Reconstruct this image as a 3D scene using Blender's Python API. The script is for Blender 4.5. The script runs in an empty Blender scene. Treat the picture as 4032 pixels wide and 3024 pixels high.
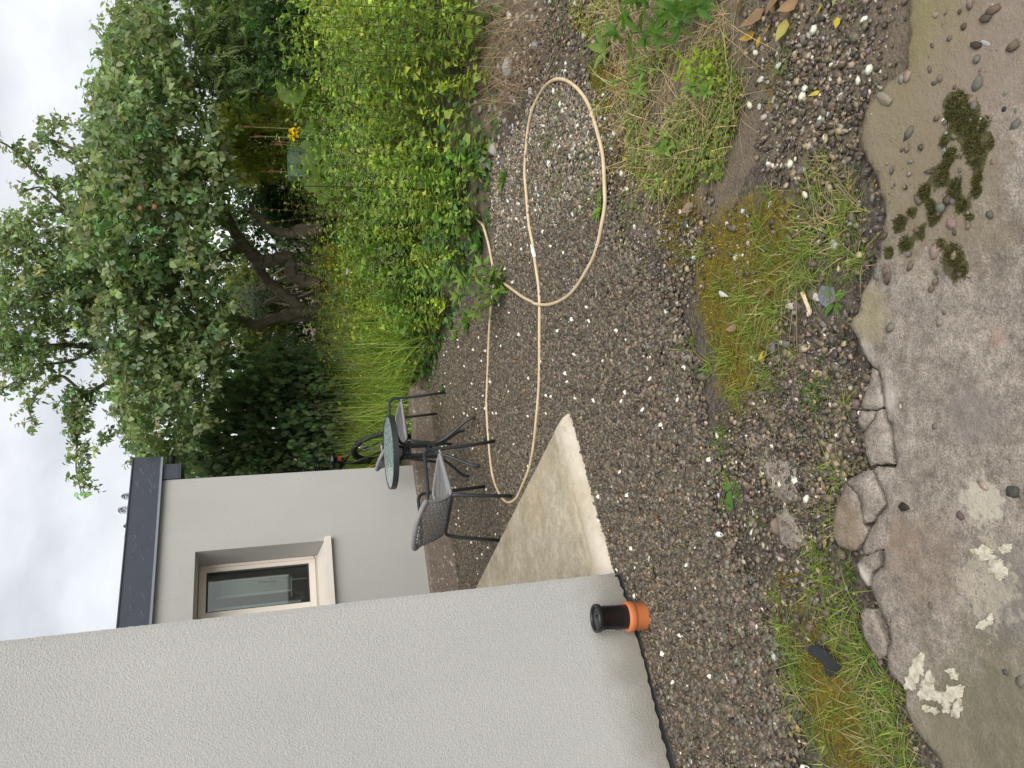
import bpy, bmesh, math, random
import numpy as np
from mathutils import Vector, Matrix
from mathutils.geometry import delaunay_2d_cdt

random.seed(7)
RNG = np.random.default_rng(11)
SC = bpy.context.scene
COL = SC.collection

# ------------------------------------------------------------------ camera
EYE = np.array([0.0, 0.0, 1.55])
FPX = 2980.0
_p, _r = math.radians(17.0), math.radians(-1.7)
CF = np.array([0, math.cos(_p), -math.sin(_p)])
_u0 = np.array([0, math.sin(_p), math.cos(_p)])
_r0 = np.array([1.0, 0, 0])
CR = _r0 * math.cos(_r) + _u0 * math.sin(_r)
CU = -_r0 * math.sin(_r) + _u0 * math.cos(_r)
cam_d = bpy.data.cameras.new('camera')
cam = bpy.data.objects.new('camera', cam_d)
COL.objects.link(cam)
cam_d.sensor_fit = 'HORIZONTAL'
cam_d.sensor_width = 36.0
cam_d.lens = 36.0 * FPX / 4032.0
cam_d.clip_start = 0.05
cam_d.clip_end = 2000.0
# the phone was held upright but the picture is stored turned a quarter: the camera is rolled by 90 degrees
M = Matrix.Identity(4)
for i in range(3):
    M[i][0] = -CU[i]
    M[i][1] = CR[i]
    M[i][2] = -CF[i]
    M[i][3] = EYE[i]
cam.matrix_world = M
SC.camera = cam

# ------------------------------------------------------------------ light
SUN_EL, SUN_AZ = math.radians(43), math.radians(157)   # azimuth measured from +Y towards +X
world = bpy.data.worlds.new('World')
SC.world = world
world.use_nodes = True
wn = world.node_tree
wn.nodes.clear()
def WN(t, **kw):
    n = wn.nodes.new(t)
    for k, v in kw.items():
        setattr(n, k, v)
    return n
sky = WN('ShaderNodeTexSky', sky_type='NISHITA', sun_disc=False, sun_elevation=SUN_EL, sun_rotation=SUN_AZ)
bg1 = WN('ShaderNodeBackground'); bg1.inputs[1].default_value = 0.09
wn.links.new(sky.outputs[0], bg1.inputs[0])
tc = WN('ShaderNodeTexCoord')
mp = WN('ShaderNodeMapping'); mp.inputs['Scale'].default_value = (1.6, 1.6, 3.6)
mp.inputs['Rotation'].default_value = (0, 0, 0.5)
wn.links.new(tc.outputs['Generated'], mp.inputs[0])
nz = WN('ShaderNodeTexNoise'); nz.inputs['Scale'].default_value = 1.9; nz.inputs['Detail'].default_value = 5; nz.inputs['Roughness'].default_value = 0.5
nz.inputs['Distortion'].default_value = 0.3
wn.links.new(mp.outputs[0], nz.inputs[0])
rp = WN('ShaderNodeValToRGB')
rp.color_ramp.elements[0].position = 0.34; rp.color_ramp.elements[0].color = (0.26, 0.268, 0.28, 1)
rp.color_ramp.elements[1].position = 0.68; rp.color_ramp.elements[1].color = (0.50, 0.504, 0.51, 1)
wn.links.new(nz.outputs['Fac'], rp.inputs[0])
bg2 = WN('ShaderNodeBackground'); bg2.inputs[1].default_value = 1.0
wn.links.new(rp.outputs[0], bg2.inputs[0])
mx = WN('ShaderNodeMixShader'); mx.inputs[0].default_value = 0.9
wn.links.new(bg1.outputs[0], mx.inputs[1]); wn.links.new(bg2.outputs[0], mx.inputs[2])
wo = WN('ShaderNodeOutputWorld'); wn.links.new(mx.outputs[0], wo.inputs[0])

sd = bpy.data.lights.new('sun', 'SUN'); sd.energy = 1.5; sd.angle = math.radians(50); sd.color = (1.0, 0.96, 0.89)
sun = bpy.data.objects.new('sun', sd); COL.objects.link(sun)
_sv = Vector((math.sin(SUN_AZ) * math.cos(SUN_EL), math.cos(SUN_AZ) * math.cos(SUN_EL), math.sin(SUN_EL)))
sun.rotation_euler = _sv.to_track_quat('Z', 'Y').to_euler()
SC.view_settings.view_transform = 'Standard'
SC.view_settings.look = 'None'
SC.view_settings.gamma = 1.0
SC.view_settings.exposure = 1.2
SC.view_settings.use_curve_mapping = False
SC.cycles.max_bounces = 8
SC.cycles.transparent_max_bounces = 12

# ------------------------------------------------------------------ measuring: photo pixel -> place in the garden
def ray(ix, iy):
    X = 3024.0 - iy; Y = ix
    return CF + CR * ((X - 1512) / FPX) + CU * ((2016 - Y) / FPX)
def gr(ix, iy, z=0.0):
    d = ray(ix, iy); return EYE + d * ((z - EYE[2]) / d[2])
def at(ix, iy, y):
    d = ray(ix, iy); return EYE + d * (y / d[1])
def grs(pts, z=0.0):
    return np.array([gr(a, b, z) for a, b in pts])

# ------------------------------------------------------------------ materials
class NT:
    def __init__(self, name):
        self.m = bpy.data.materials.new(name); self.m.use_nodes = True
        self.t = self.m.node_tree; self.t.nodes.clear()
        self.out = self.n('ShaderNodeOutputMaterial')
        self.b = self.n('ShaderNodeBsdfPrincipled')
        self.l(self.b.outputs[0], self.out.inputs[0])
    def n(self, t, **kw):
        x = self.t.nodes.new(t)
        for k, v in kw.items():
            if k.startswith('i_'):
                x.inputs[k[2:].replace('_', ' ')].default_value = v
            else:
                setattr(x, k, v)
        return x
    def l(self, a, b): self.t.links.new(a, b)
    def pos(self, scale=None):
        g = self.n('ShaderNodeNewGeometry')
        if scale is None: return g.outputs['Position']
        m = self.n('ShaderNodeMapping'); m.inputs['Scale'].default_value = scale
        self.l(g.outputs['Position'], m.inputs[0]); return m.outputs[0]
    def obj(self, scale=None):
        g = self.n('ShaderNodeTexCoord')
        if scale is None: return g.outputs['Object']
        m = self.n('ShaderNodeMapping'); m.inputs['Scale'].default_value = scale
        self.l(g.outputs['Object'], m.inputs[0]); return m.outputs[0]
    def noise(self, vec, scale, detail=4, rough=0.55, dist=0.0):
        x = self.n('ShaderNodeTexNoise', i_Scale=scale, i_Detail=detail, i_Roughness=rough, i_Distortion=dist)
        self.l(vec, x.inputs['Vector']); return x.outputs['Fac']
    def vor(self, vec, scale, feature='F1', out='Distance'):
        x = self.n('ShaderNodeTexVoronoi', feature=feature, i_Scale=scale)
        self.l(vec, x.inputs['Vector']); return x.outputs[out]
    def ramp(self, fac, stops):
        x = self.n('ShaderNodeValToRGB'); e = x.color_ramp.elements
        while len(e) < len(stops): e.new(0.5)
        for i, (p, c) in enumerate(stops):
            e[i].position = p
            e[i].color = (c if isinstance(c, tuple) else (c, c, c)) + (1,)
        self.l(fac, x.inputs[0]); return x.outputs[0]
    def mix(self, fac, a, b, mode='MIX'):
        x = self.n('ShaderNodeMix', data_type='RGBA', blend_type=mode)
        for v, i in ((fac, 0), (a, 6), (b, 7)):
            if isinstance(v, (int, float)): x.inputs[i].default_value = v
            elif isinstance(v, tuple): x.inputs[i].default_value = v + (1,)
            else: self.l(v, x.inputs[i])
        return x.outputs[2]
    def math(self, op, a, b=0.5):
        x = self.n('ShaderNodeMath', operation=op)
        for v, i in ((a, 0), (b, 1)):
            if isinstance(v, (int, float)): x.inputs[i].default_value = v
            else: self.l(v, x.inputs[i])
        return x.outputs[0]
    def bump(self, h, strength=0.5, dist=0.01, nrm=None):
        x = self.n('ShaderNodeBump', i_Strength=strength, i_Distance=dist)
        self.l(h, x.inputs['Height'])
        if nrm is not None: self.l(nrm, x.inputs['Normal'])
        return x.outputs[0]
    def attr(self, name, out='Color'):
        x = self.n('ShaderNodeAttribute', attribute_name=name); return x.outputs[out]
    def spot(self, centre, radius, soft, warp, amt):
        """a stain with a ragged rim round a fixed place on the surface"""
        g = self.n('ShaderNodeNewGeometry')
        d = self.n('ShaderNodeVectorMath', operation='DISTANCE'); self.l(g.outputs['Position'], d.inputs[0]); d.inputs[1].default_value = centre
        w = self.math('MULTIPLY', self.math('SUBTRACT', warp, 0.5), amt)
        s = self.math('ADD', d.outputs['Value'], w)
        x = self.n('ShaderNodeMapRange', interpolation_type='SMOOTHSTEP')
        self.l(s, x.inputs[0]); x.inputs[1].default_value = radius - soft; x.inputs[2].default_value = radius + soft
        x.inputs[3].default_value = 1.0; x.inputs[4].default_value = 0.0
        return x.outputs[0]
    def done(self, col=None, rough=None, nrm=None, metal=None, spec=None):
        for v, k in ((col, 'Base Color'), (rough, 'Roughness'), (nrm, 'Normal'), (metal, 'Metallic'), (spec, 'Specular IOR Level')):
            if v is None: continue
            if isinstance(v, tuple): self.b.inputs[k].default_value = v + (1,)
            elif isinstance(v, (int, float)): self.b.inputs[k].default_value = v
            else: self.l(v, self.b.inputs[k])
        return self.m

def plain(name, col, rough=0.6, var=0.12, scale=30, bump=0.0, metal=0.0, spec=0.5):
    t = NT(name); v = t.obj()
    f = t.noise(v, scale, 4)
    c = t.mix(f, tuple(x * (1 - var) for x in col), tuple(min(1, x * (1 + var)) for x in col))
    return t.done(c, rough, t.bump(f, bump, 0.004) if bump else None, metal, spec)

def leaf_mat(name, rough=0.55, trans=0.35, spec=0.3):
    t = NT(name)
    c = t.attr('tint')
    t.done(c, rough, spec=spec)
    tr = t.n('ShaderNodeBsdfTranslucent')
    c2 = t.mix(1.0, c, (1.25, 1.35, 0.75), 'MULTIPLY')
    t.l(c2, tr.inputs[0])
    m = t.n('ShaderNodeMixShader'); m.inputs[0].default_value = trans
    t.l(t.b.outputs[0], m.inputs[1]); t.l(tr.outputs[0], m.inputs[2]); t.l(m.outputs[0], t.out.inputs[0])
    return t.m

def tint_mat(name, rough=0.7, spec=0.4, inst=False, bump=0.0):
    t = NT(name)
    c = t.attr('tint')
    f = t.noise(t.obj(), 160 if not inst else 260, 3)
    c = t.mix(1.0, c, t.ramp(f, [(0.25, 0.72), (0.8, 1.28)]), 'MULTIPLY')
    return t.done(c, rough, t.bump(f, bump, 0.003) if bump else None, spec=spec)

def render_mat(name, col, scale, strength):
    """rough-cast render: worm-like relief"""
    t = NT(name); v = t.pos()
    a = t.noise(v, scale, 3, 0.5, 0.6)
    b = t.vor(v, scale * 1.15, 'SMOOTH_F1')
    big = t.math('ADD', t.math('MULTIPLY', t.noise(v, 1.1, 5), .6), t.math('MULTIPLY', t.noise(t.pos((2.2, 2.2, .5)), 2.0, 5), .4))
    grain = t.noise(v, scale * 1.5, 2)
    c = t.mix(big, tuple(x * 0.84 for x in col), tuple(x * 1.12 for x in col))
    c = t.mix(1.0, c, t.ramp(grain, [(0.3, 0.86), (0.7, 1.1)]), 'MULTIPLY')
    h = t.math('ADD', t.math('MULTIPLY', a, 1.0), t.math('MULTIPLY', b, 0.6))
    # splash dirt just above the ground
    g = t.n('ShaderNodeSeparateXYZ'); t.l(v, g.inputs[0])
    dirt = t.n('ShaderNodeMapRange', interpolation_type='SMOOTHSTEP'); t.l(t.math('ADD', g.outputs[2], t.math('MULTIPLY', t.noise(v, 9, 4), -0.22)), dirt.inputs[0])
    dirt.inputs[1].default_value = -0.10; dirt.inputs[2].default_value = 0.20; dirt.inputs[3].default_value = 0.75; dirt.inputs[4].default_value = 0.0
    c = t.mix(dirt.outputs[0], c, (0.20, 0.175, 0.14))
    return t.done(c, 0.9, t.bump(h, strength, 0.012), spec=0.2)

MAT = {}
MAT['render_near'] = render_mat('rough_cast_render', (0.43, 0.428, 0.412), 140, 0.35)
MAT['render_far'] = render_mat('fine_render', (0.445, 0.44, 0.42), 170, 0.15)
MAT['fascia'] = plain('navy_black_fascia', (0.048, 0.056, 0.076), 0.35, 0.2, 8)
MAT['trim'] = plain('blue_grey_trim', (0.22, 0.24, 0.29), 0.4, 0.1, 8)
MAT['streak'] = plain('pale_streak', (0.36, 0.38, 0.42), 0.6)
MAT['black'] = plain('black_plastic', (0.011, 0.012, 0.013), 0.34, 0.3, 25)
MAT['membrane'] = plain('black_membrane', (0.012, 0.012, 0.012), 0.6, 0.3, 40, 0.4)
MAT['orange'] = plain('orange_clay_plastic', (0.50, 0.155, 0.055), 0.5, 0.12, 20)
MAT['upvc'] = plain('cream_upvc', (0.74, 0.68, 0.61), 0.35, 0.05, 6)
MAT['gasket'] = plain('dark_gasket', (0.03, 0.03, 0.032), 0.6)
MAT['metal'] = plain('charcoal_tube', (0.028, 0.032, 0.036), 0.42, 0.2, 40)
MAT['rattan'] = plain('grey_rattan', (0.25, 0.25, 0.255), 0.6, 0.3, 120, 0.2)
MAT['rattan_dark'] = plain('dark_grey_rattan', (0.17, 0.17, 0.172), 0.6, 0.3, 120, 0.2)  # same rattan in a darker grey, for the backrest
MAT['tyre'] = plain('tyre_rubber', (0.02, 0.02, 0.021), 0.75, 0.3, 60)
MAT['chrome'] = plain('silver_metal', (0.6, 0.6, 0.6), 0.3, 0.1, 30, metal=0.8)
MAT['yellowpaint'] = plain('amber_paint', (0.55, 0.27, 0.02), 0.35)
MAT['red'] = plain('red_reflector', (0.55, 0.05, 0.03), 0.3)
MAT['white'] = plain('white_plastic', (0.72, 0.70, 0.64), 0.4, 0.06)
MAT['mint'] = plain('mint_plastic', (0.36, 0.52, 0.42), 0.5, 0.06)
MAT['lampgrey'] = plain('lamp_grey', (0.22, 0.25, 0.28), 0.5)
MAT['leaf'] = leaf_mat('leaf', trans=0.45)
MAT['leaf_gloss'] = leaf_mat('leaf_glossy', 0.38, 0.3, 0.5)
MAT['straw'] = leaf_mat('straw', 0.7, 0.2, 0.2)
MAT['stone'] = tint_mat('loose_stone', 0.72, 0.35, bump=0.25)
MAT['pebble'] = tint_mat('pebble', 0.5, 0.45, inst=True)
MAT['petal'] = leaf_mat('petal', 0.6, 0.3, 0.2)

def m_hose():
    t = NT('beige_hose'); v = t.obj()
    f = t.noise(v, 14, 5); d = t.noise(v, 55, 3)
    c = t.mix(t.ramp(f, [(0.35, 0.0), (0.7, 1.0)]), (0.52, 0.40, 0.25), (0.62, 0.51, 0.34))
    c = t.mix(t.ramp(d, [(0.62, 0.0), (0.72, 0.5)]), c, (0.30, 0.21, 0.12))
    return t.done(c, 0.45, spec=0.4)
MAT['hose'] = m_hose()

def m_bark():
    t = NT('grey_brown_bark'); v = t.pos((1, 1, 0.35))
    f = t.noise(v, 16, 6, 0.65); g = t.noise(t.pos(), 3, 3)
    c = t.ramp(f, [(0.3, (0.11, 0.088, 0.068)), (0.7, (0.30, 0.25, 0.20))])
    c = t.mix(t.ramp(g, [(0.5, 0.0), (0.7, 0.45)]), c, (0.10, 0.12, 0.06))
    return t.done(c, 0.9, t.bump(f, 0.8, 0.03), spec=0.2)
MAT['bark'] = m_bark()

def m_plinth():
    t = NT('flaking_brown_paint'); v = t.pos((1, 1, 1.6))
    f = t.noise(v, 20, 6, 0.7); big = t.noise(t.pos(), 2.5, 3); fl = t.noise(t.pos((1, 1, 2.2)), 26, 5, 0.7, 0.4)
    c = t.ramp(f, [(0.3, (0.13, 0.10, 0.083)), (0.7, (0.23, 0.185, 0.155))])
    flake = t.math('ADD', fl, t.math('MULTIPLY', big, 0.22))
    mask = t.ramp(flake, [(0.70, 0.0), (0.73, 1.0)])
    c = t.mix(mask, c, (0.50, 0.45, 0.37))
    return t.done(c, 0.85, t.bump(t.math('ADD', f, mask), 0.5, 0.006), spec=0.25)
MAT['plinth'] = m_plinth()

def m_step():
    t = NT('cream_cement'); v = t.pos()
    f = t.noise(v, 5, 6, 0.6); s = t.noise(v, 70, 4, 0.7); b = t.noise(v, 2.2, 3)
    c = t.ramp(f, [(0.3, (0.33, 0.285, 0.205)), (0.7, (0.50, 0.445, 0.345))])
    c = t.mix(t.ramp(b, [(0.45, 0.0), (0.7, 0.55)]), c, (0.33, 0.265, 0.155))
    c = t.mix(t.ramp(s, [(0.34, 0.8), (0.44, 0.0)]), c, (0.20, 0.165, 0.12))
    c = t.mix(1.0, c, t.ramp(t.noise(v, 18, 6, .75), [(0.3, 0.72), (0.7, 1.2)]), 'MULTIPLY')
    edge = t.attr('edge', 'Fac')
    c = t.mix(t.math('MULTIPLY', edge, t.ramp(t.noise(v, 8, 4), [(0.3, 0.3), (0.6, 1.0)])), c, (0.54, 0.485, 0.41))
    return t.done(c, 0.85, t.bump(t.math('ADD', s, f), 0.3, 0.006), spec=0.25)
MAT['step'] = m_step()

def m_concrete():
    t = NT('old_concrete'); v = t.pos()
    f = t.noise(v, 6, 7, 0.65); s = t.noise(v, 85, 4, 0.7); b = t.noise(v, 2.0, 3); w = t.noise(v, 13, 6, 0.65)
    w2 = t.noise(v, 30, 5, 0.65)
    c = t.ramp(f, [(0.28, (0.20, 0.170, 0.140)), (0.5, (0.275, 0.238, 0.20)), (0.72, (0.35, 0.31, 0.265))])
    c = t.mix(t.ramp(b, [(0.4, 0.0), (0.65, 0.55)]), c, (0.30, 0.252, 0.215))
    m2 = t.noise(v, 24, 6, 0.75); m3 = t.noise(v, 200, 3, 0.7); m4 = t.noise(v, 11, 7, 0.75, 0.8)
    c = t.mix(1.0, c, t.ramp(m2, [(0.30, 0.50), (0.5, 0.88), (0.70, 1.22)]), 'MULTIPLY')
    c = t.mix(1.0, c, t.ramp(m3, [(0.32, 0.55), (0.68, 1.35)]), 'MULTIPLY')
    c = t.mix(t.ramp(m4, [(0.56, 0.0), (0.66, 0.65)]), c, (0.135, 0.105, 0.076))
    c = t.mix(t.ramp(m4, [(0.34, 0.5), (0.42, 0.0)]), c, (0.38, 0.325, 0.27))
    # ochre algae towards the damp end, and stains that sit where they sit
    P = lambda x, y: tuple(gr(x, y, 0.03))
    def stain(x, y, rad, soft, amt, col, k, c, ww=None):
        return t.mix(t.math('MULTIPLY', t.spot(P(x, y), rad, soft, ww or w, amt), k), c, col)
    c = stain(3560, 350, 0.30, 0.18, 0.5, (0.205, 0.17, 0.115), 0.85, c)
    c = stain(3650, 150, 0.13, 0.07, 0.25, (0.19, 0.165, 0.075), 0.8, c)
    c = stain(3450, 600, 0.20, 0.10, 0.4, (0.20, 0.165, 0.105), 0.8, c)
    c = stain(3720, 750, 0.17, 0.08, 0.4, (0.19, 0.155, 0.10), 0.7, c)
    c = stain(3900, 200, 0.16, 0.08, 0.35, (0.22, 0.175, 0.14), 0.6, c)
    c = stain(3420, 1250, 0.07, 0.04, 0.2, (0.27, 0.235, 0.13), 0.6, c)
    c = stain(3560, 2130, 0.045, 0.03, 0.20, (0.22, 0.13, 0.085), 0.45, c, w2)
    c = stain(3930, 1330, 0.02, 0.01, 0.04, (0.30, 0.18, 0.13), 0.4, c, w2)
    c = stain(3630, 2200, 0.11, 0.02, 0.20, (0.20, 0.155, 0.115), 0.42, c, w2)
    c = stain(3330, 2060, 0.07, 0.03, 0.2, (0.20, 0.135, 0.08), 0.5, c)
    c = stain(3950, 2850, 0.18, 0.09, 0.4, (0.13, 0.125, 0.075), 0.75, c)
    c = stain(3700, 2900, 0.10, 0.05, 0.25, (0.17, 0.15, 0.10), 0.7, c)
    c = stain(3960, 2420, 0.06, 0.03, 0.16, (0.14, 0.135, 0.12), 0.65, c)
    c = stain(4000, 2250, 0.06, 0.03, 0.2, (0.15, 0.145, 0.13), 0.55, c)
    c = stain(3830, 1640, 0.07, 0.04, 0.2, (0.19, 0.17, 0.155), 0.6, c)
    c = stain(3890, 2300, 0.07, 0.03, 0.34, (0.42, 0.38, 0.29), 0.5, c, w2)
    c = stain(3870, 1970, 0.05, 0.015, 0.2, (0.46, 0.43, 0.34), 0.7, c, w2)
    c = stain(3400, 1400, 0.03, 0.02, 0.05, (0.52, 0.47, 0.43), 0.6, c, w2)
    c = stain(3490, 1570, 0.035, 0.02, 0.05, (0.52, 0.47, 0.43), 0.6, c, w2)
    c = stain(3390, 2270, 0.035, 0.015, 0.06, (0.58, 0.53, 0.46), 0.7, c, w2)
    pit = t.ramp(s, [(0.31, 1.0), (0.37, 0.0)])
    c = t.mix(pit, c, (0.085, 0.066, 0.050))
    c = t.mix(t.ramp(s, [(0.66, 0.0), (0.76, 0.5)]), c, (0.50, 0.45, 0.40))
    moss = t.ramp(t.math('ADD', t.attr('moss', 'Fac'), t.math('MULTIPLY', t.math('SUBTRACT', w2, 0.5), 1.3)), [(0.52, 0.0), (0.64, 0.9)])
    ms = t.noise(v, 120, 3)
    c = t.mix(moss, c, t.ramp(ms, [(0.3, (0.030, 0.030, 0.010)), (0.7, (0.085, 0.078, 0.022))]))
    h = t.math('ADD', t.math('ADD', t.math('ADD', t.math('MULTIPLY', f, 1.2), t.math('MULTIPLY', m2, 0.9)), t.math('ADD', t.math('MULTIPLY', m3, .25), t.math('MULTIPLY', s, 0.45))), t.math('MULTIPLY', moss, t.math('ADD', ms, 0.4)))
    return t.done(c, 0.8, t.bump(h, 0.55, 0.012), spec=0.3)
MAT['concrete'] = m_concrete()

def m_ground():
    t = NT('garden_ground'); v = t.pos()
    f = t.noise(v, 14, 6, 0.65); s = t.noise(v, 110, 4, 0.7); b = t.noise(v, 3, 4)
    grv = t.vor(v, 95, 'F1', 'Color'); gd = t.vor(v, 95)
    base = t.ramp(f, [(0.3, (0.045, 0.036, 0.029)), (0.7, (0.10, 0.083, 0.066))])
    sp = t.n('ShaderNodeSeparateColor'); t.l(grv, sp.inputs[0])
    gcol = t.ramp(sp.outputs[0], [(0.0, (0.045, 0.037, 0.031)), (0.45, (0.10, 0.083, 0.07)), (0.8, (0.16, 0.145, 0.125)), (0.97, (0.20, 0.17, 0.13)), (1.0, (0.55, 0.52, 0.48))])
    c = t.mix(0.55, base, gcol)
    soil = t.ramp(t.math('ADD', t.attr('soil', 'Fac'), t.math('MULTIPLY', t.math('SUBTRACT', f, 0.5), 1.0)), [(0.4, 0.0), (0.6, 1.0)])
    c = t.mix(soil, c, t.ramp(t.math('ADD', t.math('MULTIPLY', s, 0.6), t.math('MULTIPLY', f, 0.4)), [(0.3, (0.095, 0.075, 0.054)), (0.7, (0.225, 0.183, 0.135))]))
    fm = t.noise(v, 45, 5, 0.7)
    mm = t.math('ADD', t.math('MULTIPLY', t.math('SUBTRACT', f, 0.5), 1.2), t.math('MULTIPLY', t.math('SUBTRACT', fm, 0.5), 1.5))
    moss = t.math('MULTIPLY', t.ramp(t.math('ADD', t.attr('moss', 'Fac'), mm), [(0.22, 0.0), (0.55, 1.0)]), 0.95)
    mc = t.ramp(t.math('ADD', t.math('MULTIPLY', s, 0.6), t.math('MULTIPLY', t.noise(v, 9, 4), 0.4)), [(0.3, (0.065, 0.050, 0.010)), (0.5, (0.155, 0.120, 0.018)), (0.7, (0.25, 0.20, 0.032))])
    c = t.mix(moss, c, mc)
    h = t.math('ADD', t.math('MULTIPLY', gd, -0.7), t.math('ADD', s, t.math('MULTIPLY', moss, 0.3)))
    return t.done(c, 0.9, t.bump(h, 0.7, 0.012), spec=0.2)
MAT['ground'] = m_ground()

def m_tableglass():
    t = NT('rippled_table_glass'); v = t.obj()
    f = t.noise(v, 60, 4, 0.6); d = t.vor(v, 70, 'F1', 'Color')
    sp = t.n('ShaderNodeSeparateColor'); t.l(d, sp.inputs[0])
    c = t.ramp(t.math('ADD', t.math('MULTIPLY', f, 0.6), t.math('MULTIPLY', sp.outputs[0], 0.4)), [(0.3, (0.12, 0.18, 0.17)), (0.55, (0.30, 0.38, 0.36)), (0.75, (0.55, 0.62, 0.60))])
    return t.done(c, 0.22, t.bump(f, 0.4, 0.004), spec=0.6)
MAT['tableglass'] = m_tableglass()

def m_glass():
    t = NT('window_glass')
    tr = t.n('ShaderNodeBsdfTransparent'); tr.inputs[0].default_value = (0.80, 0.86, 0.83, 1)
    gl = t.n('ShaderNodeBsdfGlossy'); gl.inputs['Roughness'].default_value = 0.02
    fr = t.n('ShaderNodeFresnel'); fr.inputs[0].default_value = 1.6
    m = t.n('ShaderNodeMixShader')
    t.l(t.math('ADD', t.math('MULTIPLY', fr.outputs[0], 1.4), 0.03), m.inputs[0]); t.l(tr.outputs[0], m.inputs[1]); t.l(gl.outputs[0], m.inputs[2])
    t.l(m.outputs[0], t.out.inputs[0]); return t.m
MAT['glass'] = m_glass()
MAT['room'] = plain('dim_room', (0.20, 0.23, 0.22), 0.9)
MAT['roompale'] = plain('pale_room_panel', (0.55, 0.57, 0.55), 0.6)
MAT['roomgreen'] = plain('green_grey_blind', (0.28, 0.33, 0.25), 0.8)
MAT['hedge_core'] = plain('shrub_earth', (0.05, 0.045, 0.03), 0.9)
MAT['wood'] = plain('pale_lath', (0.72, 0.60, 0.40), 0.7, 0.15, 30)
MAT['shedwood'] = plain('weathered_boards', (0.30, 0.27, 0.25), 0.85, 0.25, 6, 0.3)
MAT['shedpale'] = plain('pale_sheet', (0.60, 0.56, 0.56), 0.6, 0.1, 5)

# ------------------------------------------------------------------ mesh helpers
def set_props(o, label=None, cat=None, group=None, kind=None):
    if label: o['label'] = label
    if cat: o['category'] = cat
    if group: o['group'] = group
    if kind: o['kind'] = kind
    return o
def empty(name, loc, rz=0.0, label=None, cat=None, group=None, kind=None):
    o = bpy.data.objects.new(name, None); COL.objects.link(o)
    o.location = tuple(loc); o.rotation_euler = (0, 0, rz); o.empty_display_size = 0.1
    return set_props(o, label, cat, group, kind)
def link_mesh(name, me, mat=None, parent=None):
    o = bpy.data.objects.new(name, me); COL.objects.link(o)
    if mat is not None and not me.materials: me.materials.append(mat)
    if parent is not None: o.parent = parent
    return o
def np_mesh(name, V, F, tint=None, attrs=None, smooth=False):
    """V (n,3), F (m,k) same-sided faces"""
    me = bpy.data.meshes.new(name)
    V = np.asarray(V, dtype=np.float32); F = np.asarray(F, dtype=np.int32)
    n, m, k = len(V), len(F), F.shape[1]
    me.vertices.add(n); me.vertices.foreach_set('co', V.ravel())
    me.loops.add(m * k); me.loops.foreach_set('vertex_index', F.ravel())
    me.polygons.add(m)
    me.polygons.foreach_set('loop_start', np.arange(0, m * k, k, dtype=np.int32))
    me.polygons.foreach_set('loop_total', np.full(m, k, dtype=np.int32))
    if smooth: me.polygons.foreach_set('use_smooth', np.ones(m, dtype=bool))
    if tint is not None:
        a = me.attributes.new('tint', 'FLOAT_COLOR', 'POINT')
        t = np.ones((n, 4), dtype=np.float32); t[:, :3] = tint
        a.data.foreach_set('color', t.ravel())
    for nm, vals in (attrs or {}).items():
        a = me.attributes.new(nm, 'FLOAT', 'POINT'); a.data.foreach_set('value', np.asarray(vals, dtype=np.float32))
    me.update(calc_edges=True)
    return me
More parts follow.
